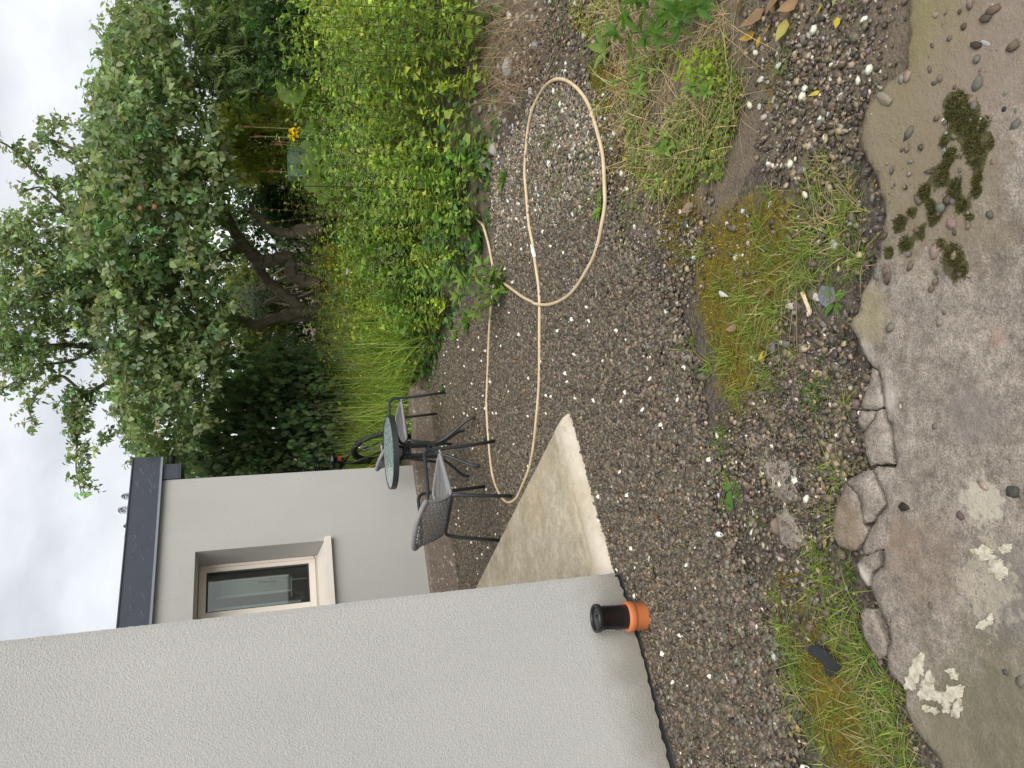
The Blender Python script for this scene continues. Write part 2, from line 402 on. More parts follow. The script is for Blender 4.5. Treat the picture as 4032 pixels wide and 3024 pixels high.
class MB:
    def __init__(self): self.v = []; self.f = []; self.c = []
    def add(self, V, F, col=None):
        k = len(self.v)
        self.v.extend([tuple(float(x) for x in p) for p in V]); self.f.extend([tuple(i + k for i in q) for q in F])
        self.c.extend([col or (1, 1, 1)] * len(V))
        return self
    def box(self, c, s, rot=None, bev=0.0):
        c = np.array(c, float); h = np.array(s, float) / 2
        P = np.array([[x, y, z] for x in (-1, 1) for y in (-1, 1) for z in (-1, 1)], float) * h
        if rot is not None: P = P @ np.array(rot).T
        return self.add(P + c, [(0, 1, 3, 2), (4, 6, 7, 5), (0, 4, 5, 1), (2, 3, 7, 6), (0, 2, 6, 4), (1, 5, 7, 3)])
    def tube(self, pts, r, seg=8, closed=False, cap=True, col=None):
        P = np.array(pts, float); n = len(P)
        R = np.full(n, r, float) if np.isscalar(r) else np.array(r, float)
        T = np.zeros_like(P)
        if closed: T = np.roll(P, -1, 0) - np.roll(P, 1, 0)
        else:
            T[1:-1] = P[2:] - P[:-2]; T[0] = P[1] - P[0]; T[-1] = P[-1] - P[-2]
        T /= np.linalg.norm(T, axis=1)[:, None] + 1e-12
        a = np.array([0, 0, 1.0]) if abs(T[0][2]) < 0.9 else np.array([1.0, 0, 0])
        N = np.cross(T[0], a); N /= np.linalg.norm(N)
        V = []
        for i in range(n):
            N = N - T[i] * (N @ T[i]); N /= np.linalg.norm(N) + 1e-12
            B = np.cross(T[i], N)
            for j in range(seg):
                q = 2 * math.pi * j / seg
                V.append(P[i] + R[i] * (math.cos(q) * N + math.sin(q) * B))
        F = []
        for i in range(n if closed else n - 1):
            i2 = (i + 1) % n
            for j in range(seg):
                j2 = (j + 1) % seg
                F.append((i * seg + j, i * seg + j2, i2 * seg + j2, i2 * seg + j))
        if cap and not closed:
            F.append(tuple(range(seg))[::-1]); F.append(tuple((n - 1) * seg + j for j in range(seg)))
        return self.add(V, F, col)
    def lathe(self, prof, seg=32, centre=(0, 0, 0), col=None):
        V = []; F = []
        for (r, z) in prof:
            for j in range(seg):
                q = 2 * math.pi * j / seg; V.append((centre[0] + r * math.cos(q), centre[1] + r * math.sin(q), centre[2] + z))
        for i in range(len(prof) - 1):
            for j in range(seg):
                j2 = (j + 1) % seg; F.append((i * seg + j, i * seg + j2, (i + 1) * seg + j2, (i + 1) * seg + j))
        return self.add(V, F, col)
    def build(self, name, mat, parent=None, smooth=False, tint=False):
        me = bpy.data.meshes.new(name); me.from_pydata(self.v, [], self.f)
        if smooth: me.polygons.foreach_set('use_smooth', np.ones(len(me.polygons), dtype=bool))
        if tint:
            a = me.attributes.new('tint', 'FLOAT_COLOR', 'POINT')
            t = np.ones((len(self.v), 4), dtype=np.float32); t[:, :3] = np.array(self.c); a.data.foreach_set('color', t.ravel())
        me.update()
        return link_mesh(name, me, mat, parent)
def arc(pts, rad=0.05, n=5):
    """rounds the corners of a polyline"""
    P = [np.array(p, float) for p in pts]; out = [P[0]]
    for i in range(1, len(P) - 1):
        a = P[i - 1] - P[i]; b = P[i + 1] - P[i]
        la, lb = np.linalg.norm(a), np.linalg.norm(b); k = min(rad, la * 0.45, lb * 0.45)
        p0 = P[i] + a / la * k; p2 = P[i] + b / lb * k
        for t in np.linspace(0, 1, n): out.append((1 - t) ** 2 * p0 + 2 * t * (1 - t) * P[i] + t * t * p2)
    out.append(P[-1]); return out
def spline(pts, n=8, closed=False):
    P = np.array(pts, float); out = []
    m = len(P)
    for i in range(m if closed else m - 1):
        if closed: a, b, c, d = P[(i - 1) % m], P[i], P[(i + 1) % m], P[(i + 2) % m]
        else: a, b, c, d = P[max(i - 1, 0)], P[i], P[i + 1], P[min(i + 2, m - 1)]
        for t in np.linspace(0, 1, n, endpoint=False):
            out.append(0.5 * ((2 * b) + (-a + c) * t + (2 * a - 5 * b + 4 * c - d) * t * t + (-a + 3 * b - 3 * c + d) * t ** 3))
    if not closed: out.append(P[-1])
    return np.array(out)
def nrm(v): return v / (np.linalg.norm(v, axis=-1, keepdims=True) + 1e-9)

# --- leaves: one template scattered by numpy
def tmpl_leaf(w=0.3, fold=0.12, droop=0.12, mid=0.42):
    """5 verts, 4 triangles, length 1 along +Y, width along X, face +Z"""
    V = np.array([[0, 0, 0], [-w, mid, fold - droop * mid * mid], [w, mid, fold - droop * mid * mid], [0, 1, -droop], [0, mid + .02, -droop * mid * mid]], float)
    F = np.array([[0, 4, 1], [0, 2, 4], [1, 4, 3], [4, 2, 3]])
    return V, F
def tmpl_leaf8(w=0.25, fold=0.07, droop=0.25):
    ys = [0.0, 0.28, 0.62, 1.0]; ws = [0, w, w * 0.82, 0]
    V = [[0, 0, 0]]
    for y, q in zip(ys[1:3], ws[1:3]):
        z = -droop * y * y
        V += [[-q, y, z + fold], [0, y, z], [q, y, z + fold]]
    V.append([0, 1, -droop])
    F = [[0, 2, 1], [0, 3, 2], [1, 2, 5], [1, 5, 4], [2, 3, 6], [2, 6, 5], [4, 5, 7], [5, 6, 7]]
    return np.array(V, float), np.array(F)
def scatter(P, D, U, S, tmpl, col, W=None):
    """P points, D direction of the leaf axis, U approximate face normal, S length; returns V, F, tint"""
    TV, TF = tmpl; N = len(P)
    D = nrm(D); X = nrm(np.cross(D, U)); Z = np.cross(X, D)
    if W is None: W = np.ones(N)
    S = np.asarray(S)[:, None, None]
    V = (X[:, None, :] * (TV[None, :, 0:1] * W[:, None, None]) + D[:, None, :] * TV[None, :, 1:2] + Z[:, None, :] * TV[None, :, 2:3]) * S + P[:, None, :]
    F = TF[None] + (np.arange(N) * len(TV))[:, None, None]
    C = np.repeat(col[:, None, :], len(TV), 1)
    return V.reshape(-1, 3), F.reshape(-1, TF.shape[1]), C.reshape(-1, 3)
def cat(parts):
    Vs, Fs, Cs = [], [], []; k = 0
    for V, F, C in parts:
        Vs.append(V); Fs.append(F + k); Cs.append(C); k += len(V)
    return np.concatenate(Vs), np.concatenate(Fs), np.concatenate(Cs)
def leaf_obj(name, parts, mat, parent=None, smooth=False):
    V, F, C = cat(parts) if isinstance(parts, list) else parts
    return link_mesh(name, np_mesh(name, V, F, C, smooth=smooth), mat, parent)
def shades(N, base, var=0.25, hue=0.12, rng=RNG):
    b = np.array(base)[None] * np.exp(rng.normal(0, var, (N, 1)))
    b = b * (1 + rng.normal(0, hue, (N, 3)) * np.array([1.0, 0.4, 0.8])[None])
    return np.clip(b, 0.004, 0.9)
def rnd_dir(N, rng=RNG):
    return nrm(rng.normal(0, 1, (N, 3)))
def blades(P, H, lean, width, col, rng=RNG, segs=4, curl=0.5, az=None):
    """grass blades: ribbons of `segs` quads. P (N,3)"""
    N = len(P); a = rng.uniform(0, 2 * math.pi, N) if az is None else az
    d = np.stack([np.cos(a), np.sin(a), np.zeros(N)], 1); s = np.stack([-np.sin(a), np.cos(a), np.zeros(N)], 1)
    rows = []
    for i in range(segs + 1):
        t = i / segs
        out = lean * t + curl * lean * t * t
        up = t * (1 - 0.35 * np.minimum(lean * t, 1.2) * t)
        c = P + d * (H * out)[:, None] + np.array([0, 0, 1.0]) * (H * up)[:, None]
        w = width * (1 - t ** 1.6) * 0.5 + 0.0003
        rows.append(c - s * w[:, None]); rows.append(c + s * w[:, None])
    V = np.stack(rows, 1)
    q = []
    for i in range(segs): q.append([2 * i, 2 * i + 1, 2 * i + 3, 2 * i + 2])
    q = np.array(q); F = (q[None] + (np.arange(N) * 2 * (segs + 1))[:, None, None]).reshape(-1, 4)
    return V.reshape(-1, 3), F, np.repeat(col, 2 * (segs + 1), 0)
def inpoly(x, y, poly):
    poly = np.asarray(poly)[:, :2]; res = np.zeros(np.shape(x), bool); n = len(poly); j = n - 1
    for i in range(n):
        xi, yi = poly[i]; xj, yj = poly[j]
        c = ((yi > y) != (yj > y)) & (x < (xj - xi) * (y - yi) / (yj - yi + 1e-12) + xi)
        res ^= c; j = i
    return res
def sample_poly(poly, N, rng=RNG):
    poly = np.asarray(poly, float)[:, :2]; lo, hi = poly.min(0), poly.max(0); out = []
    k = 0
    while k < N:
        q = rng.uniform(lo, hi, (N * 2, 2)); q = q[inpoly(q[:, 0], q[:, 1], poly)]; out.append(q); k += len(q)
    return np.concatenate(out)[:N]
def vnoise(x, y, f, seed=0):
    """cheap smooth noise in -1..1"""
    r = np.random.default_rng(seed); s = 0; A = 0
    for k in range(5):
        a = r.uniform(0, 2 * math.pi); w = f * (1.0 + 0.55 * k); ph = r.uniform(0, 6.28, 2); amp = 1 / (1 + 0.5 * k)
        s = s + amp * np.sin(w * (x * math.cos(a) + y * math.sin(a)) + ph[0]) * np.cos(w * 0.7 * (y * math.cos(a) - x * math.sin(a)) + ph[1]); A += amp
    return s / A * 1.6

# ------------------------------------------------------------------ the lie of the land
ANG = math.radians(34.9)
HA = np.array([math.cos(ANG), math.sin(ANG), 0.0])           # along the house fronts, to the right
HN = np.array([math.sin(ANG), -math.cos(ANG), 0.0])          # out of the house fronts
KC = np.array([-0.821, 7.664, 0.0])                          # foot of the far wing's plinth below its corner
WF = KC - HN * 0.05
BED = np.array([(-6.0, 4.55), (-0.09, 8.20), (0.30, 7.75), (0.47, 7.29), (0.86, 6.40), (1.27, 5.56), (2.03, 5.21), (3.2, 4.95), (9.0, 3.6)])
BEDPOLY = np.concatenate([BED, [(60, 20), (60, 120), (-60, 120), (-60, 4.55)]])
def bed_dist(x, y):
    d = np.full(np.shape(x), 1e9)
    for a, b in zip(BED[:-1], BED[1:]):
        ab = b - a; t = np.clip(((x - a[0]) * ab[0] + (y - a[1]) * ab[1]) / (ab @ ab), 0, 1)
        d = np.minimum(d, np.hypot(x - a[0] - t * ab[0], y - a[1] - t * ab[1]))
    return np.where(inpoly(x, y, BEDPOLY), d, -d)
def ground_z(x, y):
    x = np.asarray(x, float); y = np.asarray(y, float)
    s = np.maximum(bed_dist(x, y), 0)
    z = 0.06 * np.minimum(s / 0.25, 1) + 0.92 * (1 - np.exp(-s * 0.30))
    kerb = np.clip((0.35 - x) / 0.5, 0, 1) * np.minimum(s / 0.12, 1)
    z = np.maximum(z, 0.20 * kerb)
    z = z - 0.0 * x + np.minimum(s / 0.6, 1) * 0.05 * vnoise(x, y, 2.3, 3)
    near = np.exp(-np.maximum(y - 3, 0) * 0.2)
    z = z + 0.006 * vnoise(x, y, 5, 5) * (s < 0.05) - 0.004
    return z

# zones of the near ground, each an irregular patch
Z_MOSS = [
    [(2780, 900), (2740, 1150), (2790, 1350), (2840, 1500), (2870, 1640), (2960, 1620), (3000, 1450), (3060, 1250), (3120, 1100), (3150, 900), (3110, 760), (3000, 800), (2900, 860)],
    [(3180, 2420), (3160, 2600), (3190, 2800), (3260, 3060), (3420, 3060), (3390, 2850), (3330, 2650), (3260, 2450)],
    [(2620, 760), (2590, 900), (2640, 1080), (2740, 1040), (2760, 850), (2700, 740)],
    [(3000, 250), (3020, 400), (3100, 420), (3150, 300), (3080, 220)],
    [(3070, 2240), (3060, 2340), (3140, 2400), (3190, 2330), (3130, 2240)],
    [(2300, 250), (2320, 600), (2480, 700), (2560, 500), (2480, 250)],
]
Z_SOIL = [
    [(2900, 0), (2900, 450), (3000, 700), (3150, 800), (3400, 600), (3560, 250), (3620, -40)],
    [(2440, 250), (2400, 600), (2420, 900), (2620, 1000), (2900, 850), (2950, 350), (2900, -60), (2300, -60), (2000, -60), (1960, 250), (2000, 420), (2150, 260)],
    [(1930, 900), (1900, 1080), (1990, 1060), (2030, 950)],
    [(1830, 1560), (1840, 1750), (1900, 1780), (1920, 1640), (1880, 1560)],
]
def zone(polys, x, y, z=0.0):
    m = np.zeros(np.shape(x))
    for p in polys:
        w = grs(p, z)[:, :2]; m = np.maximum(m, inpoly(x, y, w).astype(float))
    return m
def blur2(a, k):
    for ax in (0, 1):
        for _ in range(2):
            c = np.cumsum(np.pad(a, [(k + 1, k) if i == ax else (0, 0) for i in (0, 1)], mode='edge'), axis=ax)
            n = a.shape[ax]
            a = (np.take(c, np.arange(2 * k + 1, 2 * k + 1 + n), axis=ax) - np.take(c, np.arange(0, n), axis=ax)) / (2 * k + 1)
    return a
def build_ground():
    xs = np.concatenate([[-900, -300, -100, -40, -18, -9, -5], np.arange(-3.0, 4.2, 0.03), [4.6, 5.2, 6, 7, 9, 14, 25, 60, 150, 400, 900]])
    ys = np.concatenate([[-900, -200, -40, -10, -3, 0.0], np.arange(0.7, 9.4, 0.03), np.arange(9.5, 15, 0.25), [17, 22, 35, 80, 200, 500, 1200]])
    X, Y = np.meshgrid(xs, ys, indexing='ij')
    Z = ground_z(X, Y)
    wx = X + 0.05 * vnoise(X, Y, 9, 1); wy = Y + 0.05 * vnoise(X, Y, 9, 2)
    moss = blur2(zone(Z_MOSS, wx, wy), 3); soil = blur2(np.maximum(zone(Z_SOIL, wx, wy), (bed_dist(X, Y) > 0.0) * 0.9), 3)
    ny = len(ys); nx = len(xs)
    i, j = np.meshgrid(np.arange(nx - 1), np.arange(ny - 1), indexing='ij')
    a = (i * ny + j).ravel(); F = np.stack([a, a + ny, a + ny + 1, a + 1], 1)
    me = np_mesh('ground', np.stack([X.ravel(), Y.ravel(), Z.ravel()], 1), F, attrs={'moss': moss.ravel(), 'soil': soil.ravel()}, smooth=True)
    o = link_mesh('ground', me, MAT['ground']); set_props(o, 'dark garden ground with gravel, soil and moss', 'ground', kind='structure')
build_ground()

# ------------------------------------------------------------------ houses
def HP(u, d, z): return WF + HA * u - HN * d + np.array([0, 0, z])     # far wing: u along the front, d inwards
HROT = np.stack([HA, -HN, [0, 0, 1]], 1)
def hbox(mb, u0, u1, d0, d1, z0, z1):
    return mb.box(HP((u0 + u1) / 2, (d0 + d1) / 2, (z0 + z1) / 2), (u1 - u0, d1 - d0, z1 - z0), HROT)
def far_wing():
    root = empty('house', HP(-1, 0, 0), 0, 'far grey rendered house wing with one cream window, dark fascia and brown plinth', 'house')
    inv = Matrix.Translation(-Vector(root.location))
    def B(mb, name, mat, par=None, **k):
        o = mb.build(name, mat, None, **k); o.data.transform(inv) if par is None else o.data.transform(inv)
        o.parent = par or root; return o
    UL, UR, ZT, D1 = -6.0, 0.055, 2.66, 4.5
    w0, w1, s0, s1, DD = -1.95, -0.69, 1.19, 2.322, 0.34
    mb = MB()
    def q(a, b, c, d): mb.add([a, b, c, d], [(0, 1, 2, 3)])
    us = [UL, w0, w1, UR]; zs = [0.27, s0, s1, ZT]
    for i in range(3):
        for j in range(3):
            if i == 1 and j == 1: continue
            q(HP(us[i], 0, zs[j]), HP(us[i + 1], 0, zs[j]), HP(us[i + 1], 0, zs[j + 1]), HP(us[i], 0, zs[j + 1]))
    q(HP(w1, 0, s0), HP(w1, DD + .06, s0), HP(w1, DD + .06, s1), HP(w1, 0, s1))
    q(HP(w0, 0, s0), HP(w0, 0, s1), HP(w0, DD + .06, s1), HP(w0, DD + .06, s0))
    q(HP(w0, 0, s1), HP(w1, 0, s1), HP(w1, DD + .06, s1), HP(w0, DD + .06, s1))
    q(HP(w0, 0, s0), HP(w0, DD + .06, s0), HP(w1, DD + .06, s0), HP(w1, 0, s0))
    q(HP(UR, 0, 0.0), HP(UR, D1, 0.0), HP(UR, D1, ZT), HP(UR, 0, ZT))
    q(HP(UR, D1, 0), HP(UL, D1, 0), HP(UL, D1, ZT), HP(UR, D1, ZT))
    q(HP(UL, D1, 0), HP(UL, 0, 0), HP(UL, 0, ZT), HP(UL, D1, ZT))
    B(mb, 'wall', MAT['render_far'])
    # plinth with flaking paint, running on as a low retaining kerb past the corner
    mb = MB(); n = 60
    rr = random.Random(3)
    xs = np.linspace(UL, 1.02, n); V = []
    for k, u in enumerate(xs):
        top = 0.275 if u < 0.1 else 0.275 - 0.075 * min(1, (u - 0.1) / 0.5)
        jj = rr.uniform(-0.006, 0.006)
        V += [HP(u, -0.05, -0.05), HP(u, -0.045 + jj, top - 0.02), HP(u, -0.03, top + jj), HP(u, 0.02 if u < UR else 0.16, top + jj * .5 + 0.004), HP(u, 0.02 if u < UR else 0.18, -0.05)]
    F = []
    for k in range(n - 1):
        for j in range(4): F.append((k * 5 + j, (k + 1) * 5 + j, (k + 1) * 5 + j + 1, k * 5 + j + 1))
    F.append(tuple((n - 1) * 5 + j for j in range(5)))
    mb.add(V, F); B(mb, 'plinth', MAT['plinth'])
    # roof edge
    mb = MB(); hbox(mb, UL, 0.27, 0.0, D1 + .2, ZT + .002, 2.85); B(mb, 'roof', MAT['fascia'])
    mb = MB(); hbox(mb, UL, 0.29, -0.045, -0.002, 2.652, 2.885); fa = B(mb, 'fascia', MAT['fascia'])
    mb = MB(); hbox(mb, UL, 0.28, -0.052, -0.010, 2.630, 2.650); B(mb, 'drip_trim', MAT['trim'], fa)
    mb = MB(); hbox(mb, UL, 0.292, -0.055, 0.02, 2.887, 2.897); B(mb, 'roof_edge', MAT['fascia'], fa)
    mb = MB(); rr = random.Random(5)
    for cl, cn in ((0.06, 14), (-0.62, 12), (-1.22, 8)):  # thin pale streaks in three clusters on the fascia face
        for k in range(cn):
            u = cl + rr.uniform(-0.16, 0.16); z = rr.uniform(2.675, 2.83); L = rr.uniform(0.02, 0.09); a = rr.uniform(-0.25, 0.5)
            pts = [HP(u + t * L, -0.0465, z + a * L * t + 0.004 * math.sin(9 * t + k)) for t in (0, .3, .6, 1)]
            mb.tube(pts, 0.0011, 3)
    o = B(mb, 'streak', MAT['streak'], fa); o['kind'] = 'stuff'
    mb = MB(); hbox(mb, UR + .003, 0.215, -0.02, 0.34, 2.49, 2.628); hbox(mb, UR + .003, 0.222, -0.027, 0.34, 2.472, 2.487); B(mb, 'soffit_box', MAT['fascia'])
    mb = MB(); p0 = HP(0.225, 0.07, 2.575); mb.tube([p0, HP(0.34, 0.07, 2.575)], 0.033, 16); mb.tube([HP(0.33, .07, 2.575), HP(0.345, .07, 2.575)], 0.037, 16); B(mb, 'gutter_outlet', MAT['black'], smooth=False)
    # window
    win = bpy.data.objects.new('window', None); COL.objects.link(win); win.parent = root
    def fr(name, u0, u1, z0, z1, d0, d1, mat):
        m = MB(); hbox(m, u0, u1, d0, d1, z0, z1); return B(m, name, mat, win)
    fz0, fz1 = 1.262, 2.319
    mb = MB()
    for (a, b, c, d) in ((w1 - .066, w1 - .003, fz0, fz1), (w0 + .003, w0 + .066, fz0, fz1), (w0 + .067, w1 - .067, fz1 - .064, fz1), (w0 + .067, w1 - .067, fz0, fz0 + .078), (-1.205, -1.139, fz0 + .079, fz1 - .065)):
        hbox(mb, a, b, DD, DD + .055, c, d)
    for (a, b, c, d) in ((w1 - .030, w1 - .004, fz0 + .03, fz1 - .004), (w0 + .07, w1 - .033, fz1 - .028, fz1 - .004), (w0 + .07, w1 - .033, fz0 + .02, fz0 + .036)):
        hbox(mb, a, b, DD - .016, DD - .001, c, d)
    B(mb, 'frame', MAT['upvc'], win)
    mb = MB(); hbox(mb, w1 - .080, w1 - .0665, DD + .012, DD + .045, fz0 + .079, fz1 - .065); hbox(mb, -1.139, -1.128, DD + .012, DD + .045, fz0 + .079, fz1 - .065); hbox(mb, -1.127, w1 - .081, DD + .012, DD + .045, fz1 - .078, fz1 - .0655); hbox(mb, -1.127, w1 - .081, DD + .012, DD + .045, fz0 + .0785, fz0 + .090); B(mb, 'gasket', MAT['gasket'], win)
    fr('pane', -1.138, w1 - .067, fz0 + .080, fz1 - .066, DD + .028, DD + .032, MAT['glass'])
    fr('pane', w0 + .068, -1.206, fz0 + .080, fz1 - .066, DD + .028, DD + .032, MAT['glass'])
    fr('hinge_cover', w1 - .024, w1 - .008, fz0 - .0, fz0 + .018, DD - .024, DD - .0165, MAT['upvc'])
    mb = MB()
    A = [HP(u, d, z) for u in (w0, w1) for (d, z) in ((-0.055, 1.142), (-0.055, 1.192), (DD, 1.262), (DD, 1.20))]
    # the sill runs a little past the opening
    A = [HP(w0 - .02, -.055, 1.140), HP(w0 - .02, -.055, 1.192), HP(w0 - .02, -.004, 1.2015), HP(w0 - .02, -.004, 1.14),
         HP(w1 + .02, -.055, 1.140), HP(w1 + .02, -.055, 1.192), HP(w1 + .02, -.004, 1.2015), HP(w1 + .02, -.004, 1.14)]
    mb.add(A, [(0, 4, 5, 1), (1, 5, 6, 2), (2, 6, 7, 3), (3, 7, 4, 0), (0, 1, 2, 3), (4, 7, 6, 5)])
    A = [HP(w0 + .003, -.003, 1.193), HP(w0 + .003, -.003, 1.2017), HP(w0 + .003, DD - .002, 1.261), HP(w0 + .003, DD - .002, 1.20),
         HP(w1 - .003, -.003, 1.193), HP(w1 - .003, -.003, 1.2017), HP(w1 - .003, DD - .002, 1.261), HP(w1 - .003, DD - .002, 1.20)]
    mb.add(A, [(0, 4, 5, 1), (1, 5, 6, 2), (2, 6, 7, 3), (3, 7, 4, 0), (0, 1, 2, 3), (4, 7, 6, 5)])
    B(mb, 'sill', MAT['upvc'], win)
    # the dim room behind the glass
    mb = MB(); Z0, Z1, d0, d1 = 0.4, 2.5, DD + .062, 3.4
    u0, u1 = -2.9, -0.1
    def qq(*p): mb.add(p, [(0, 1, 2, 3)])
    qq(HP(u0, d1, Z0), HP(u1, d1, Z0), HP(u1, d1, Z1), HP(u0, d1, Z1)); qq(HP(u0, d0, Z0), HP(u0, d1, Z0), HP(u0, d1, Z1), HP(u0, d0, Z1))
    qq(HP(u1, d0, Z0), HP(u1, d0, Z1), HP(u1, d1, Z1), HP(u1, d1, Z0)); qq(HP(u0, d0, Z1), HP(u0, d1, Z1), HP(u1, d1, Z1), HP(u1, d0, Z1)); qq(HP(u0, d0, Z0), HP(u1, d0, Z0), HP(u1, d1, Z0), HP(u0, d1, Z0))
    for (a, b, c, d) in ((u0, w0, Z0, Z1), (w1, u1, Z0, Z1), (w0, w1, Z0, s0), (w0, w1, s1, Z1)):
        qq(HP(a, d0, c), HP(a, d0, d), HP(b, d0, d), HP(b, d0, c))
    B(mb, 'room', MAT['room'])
    fit = MB(); hbox(fit, -1.10, -1.075, DD + .09, DD + .11, 1.42, 2.2); hbox(fit, -0.965, -0.945, DD + .14, DD + .16, 1.50, 2.18); hbox(fit, -0.80, -0.775, DD + .17, DD + .20, 1.52, 2.15)
    hbox(fit, -1.0, -0.80, DD + .18, DD + .2, 1.50, 1.512); hbox(fit, -0.86, -0.852, DD + .12, DD + .13, 1.36, 1.50)
    B(fit, 'inner_rail', MAT['roompale'], win)
    fit = MB(); hbox(fit, -0.945, -0.80, DD + .19, DD + .2, 1.52, 2.14); B(fit, 'blind', MAT['roomgreen'], win)
    fit = MB(); fit.tube(arc([HP(-0.855, DD + .10, 1.80), HP(-0.865, DD + .08, 1.79), HP(-0.875, DD + .08, 1.71), HP(-.872, DD + .08, 1.64)], .01), .008, 6); B(fit, 'handle', MAT['black'], win)
    fit = MB(); rr = random.Random(8)
    for k in range(14):
        b = HP(-1.03, DD + .16, 1.36); e = b + HA * rr.uniform(-.1, .1) + np.array([0, 0, rr.uniform(.03, .2)]) - HN * rr.uniform(-.04, .08)
        sd_ = HA * .012; m = (b + e) / 2
        fit.add([b, m - sd_, e, m + sd_], [(0, 1, 2, 3)])
    B(fit, 'sill_plant', plain('dark_leaf', (0.03, 0.06, 0.025), .5), win)
    return root
far_wing()

NC = np.array([-0.912, 3.307, 0.0])                    # free corner of the near wall, on its render face
def NP(u, d, z): return NC + HA * u - HN * d + np.array([0, 0, z])
def near_wall():
    root = empty('house', NP(-1, 0, 0), 0, 'large pale grey rough-cast house wall close by, with a black pipe at its foot', 'house')
    inv = Matrix.Translation(-Vector(root.location))
    def B(mb, name, mat, **k):
        o = mb.build(name, mat, None, **k); o.data.transform(inv); o.parent = root; return o
    rr = random.Random(2)
    UL, ZT, D = -6.0, 5.2, 1.1
    mb = MB(); nz = 260; nu = 260
    # render skin: front face, free edge and ragged lower edge
    zs = np.linspace(0.06, ZT, nz)
    us = np.linspace(UL, -0.02, nu)
    def corner(k):
        return 0.0
    ej = [rr.uniform(-.0012, .0012) for _ in range(nz)]
    edge = [NP(ej[k], 0.004, zs[k]) for k in range(nz)]
    inner = [NP(-0.02, 0, zs[k]) for k in range(nz)]
    back = [NP(ej[k] * .5, 0.03, zs[k]) for k in range(nz)]
    V = inner + edge + back; F = []
    for k in range(nz - 1):
        F.append((k, nz + k, nz + k + 1, k + 1)); F.append((nz + k, 2 * nz + k, 2 * nz + k + 1, nz + k + 1))
    mb.add(V, F)
    low = [0.045 + 0.010 * math.sin(u * 5) + rr.uniform(-.006, .006) for u in us]
    a = [NP(us[k], 0, 0.06) for k in range(nu)]; b = [NP(us[k], 0.001, min(low[k], .056)) for k in range(nu)]; c = [NP(us[k], 0.03, low[k] + .004) for k in range(nu)]
    V = a + b + c; F = []
    for k in range(nu - 1):
        F.append((nu + k, nu + k + 1, k + 1, k)); F.append((2 * nu + k, 2 * nu + k + 1, nu + k + 1, nu + k))
    mb.add(V, F)
    mb.add([NP(UL, 0, 0.06), NP(-0.02, 0, 0.06), NP(-0.02, 0, ZT), NP(UL, 0, ZT)], [(0, 1, 2, 3)])
    mb.add([NP(0, .03, -.05), NP(0, D, -.05), NP(0, D, ZT), NP(0, .03, ZT)], [(0, 1, 2, 3)])
    mb.add([NP(UL, .03, ZT), NP(0, .03, ZT), NP(0, D, ZT), NP(UL, D, ZT)], [(0, 1, 2, 3)])
    mb.add([NP(0, D, -.05), NP(UL, D, -.05), NP(UL, D, ZT), NP(0, D, ZT)], [(0, 1, 2, 3)])
    B(mb, 'wall', MAT['render_near'])
    mb = MB(); V = []; F = []; n = 80
    for k, u in enumerate(np.linspace(UL, -0.004, n)):
        V += [NP(u, 0.029, .07), NP(u, 0.022 + rr.uniform(-.003, .003), .02), NP(u, -0.012 + rr.uniform(-.008, .008), -.03)]
    for k in range(n - 1):
        for j in (0, 1): F.append((k * 3 + j, k * 3 + j + 1, (k + 1) * 3 + j + 1, (k + 1) * 3 + j))
    mb.add(V, F); B(mb, 'damp_membrane', MAT['membrane'])
near_wall()

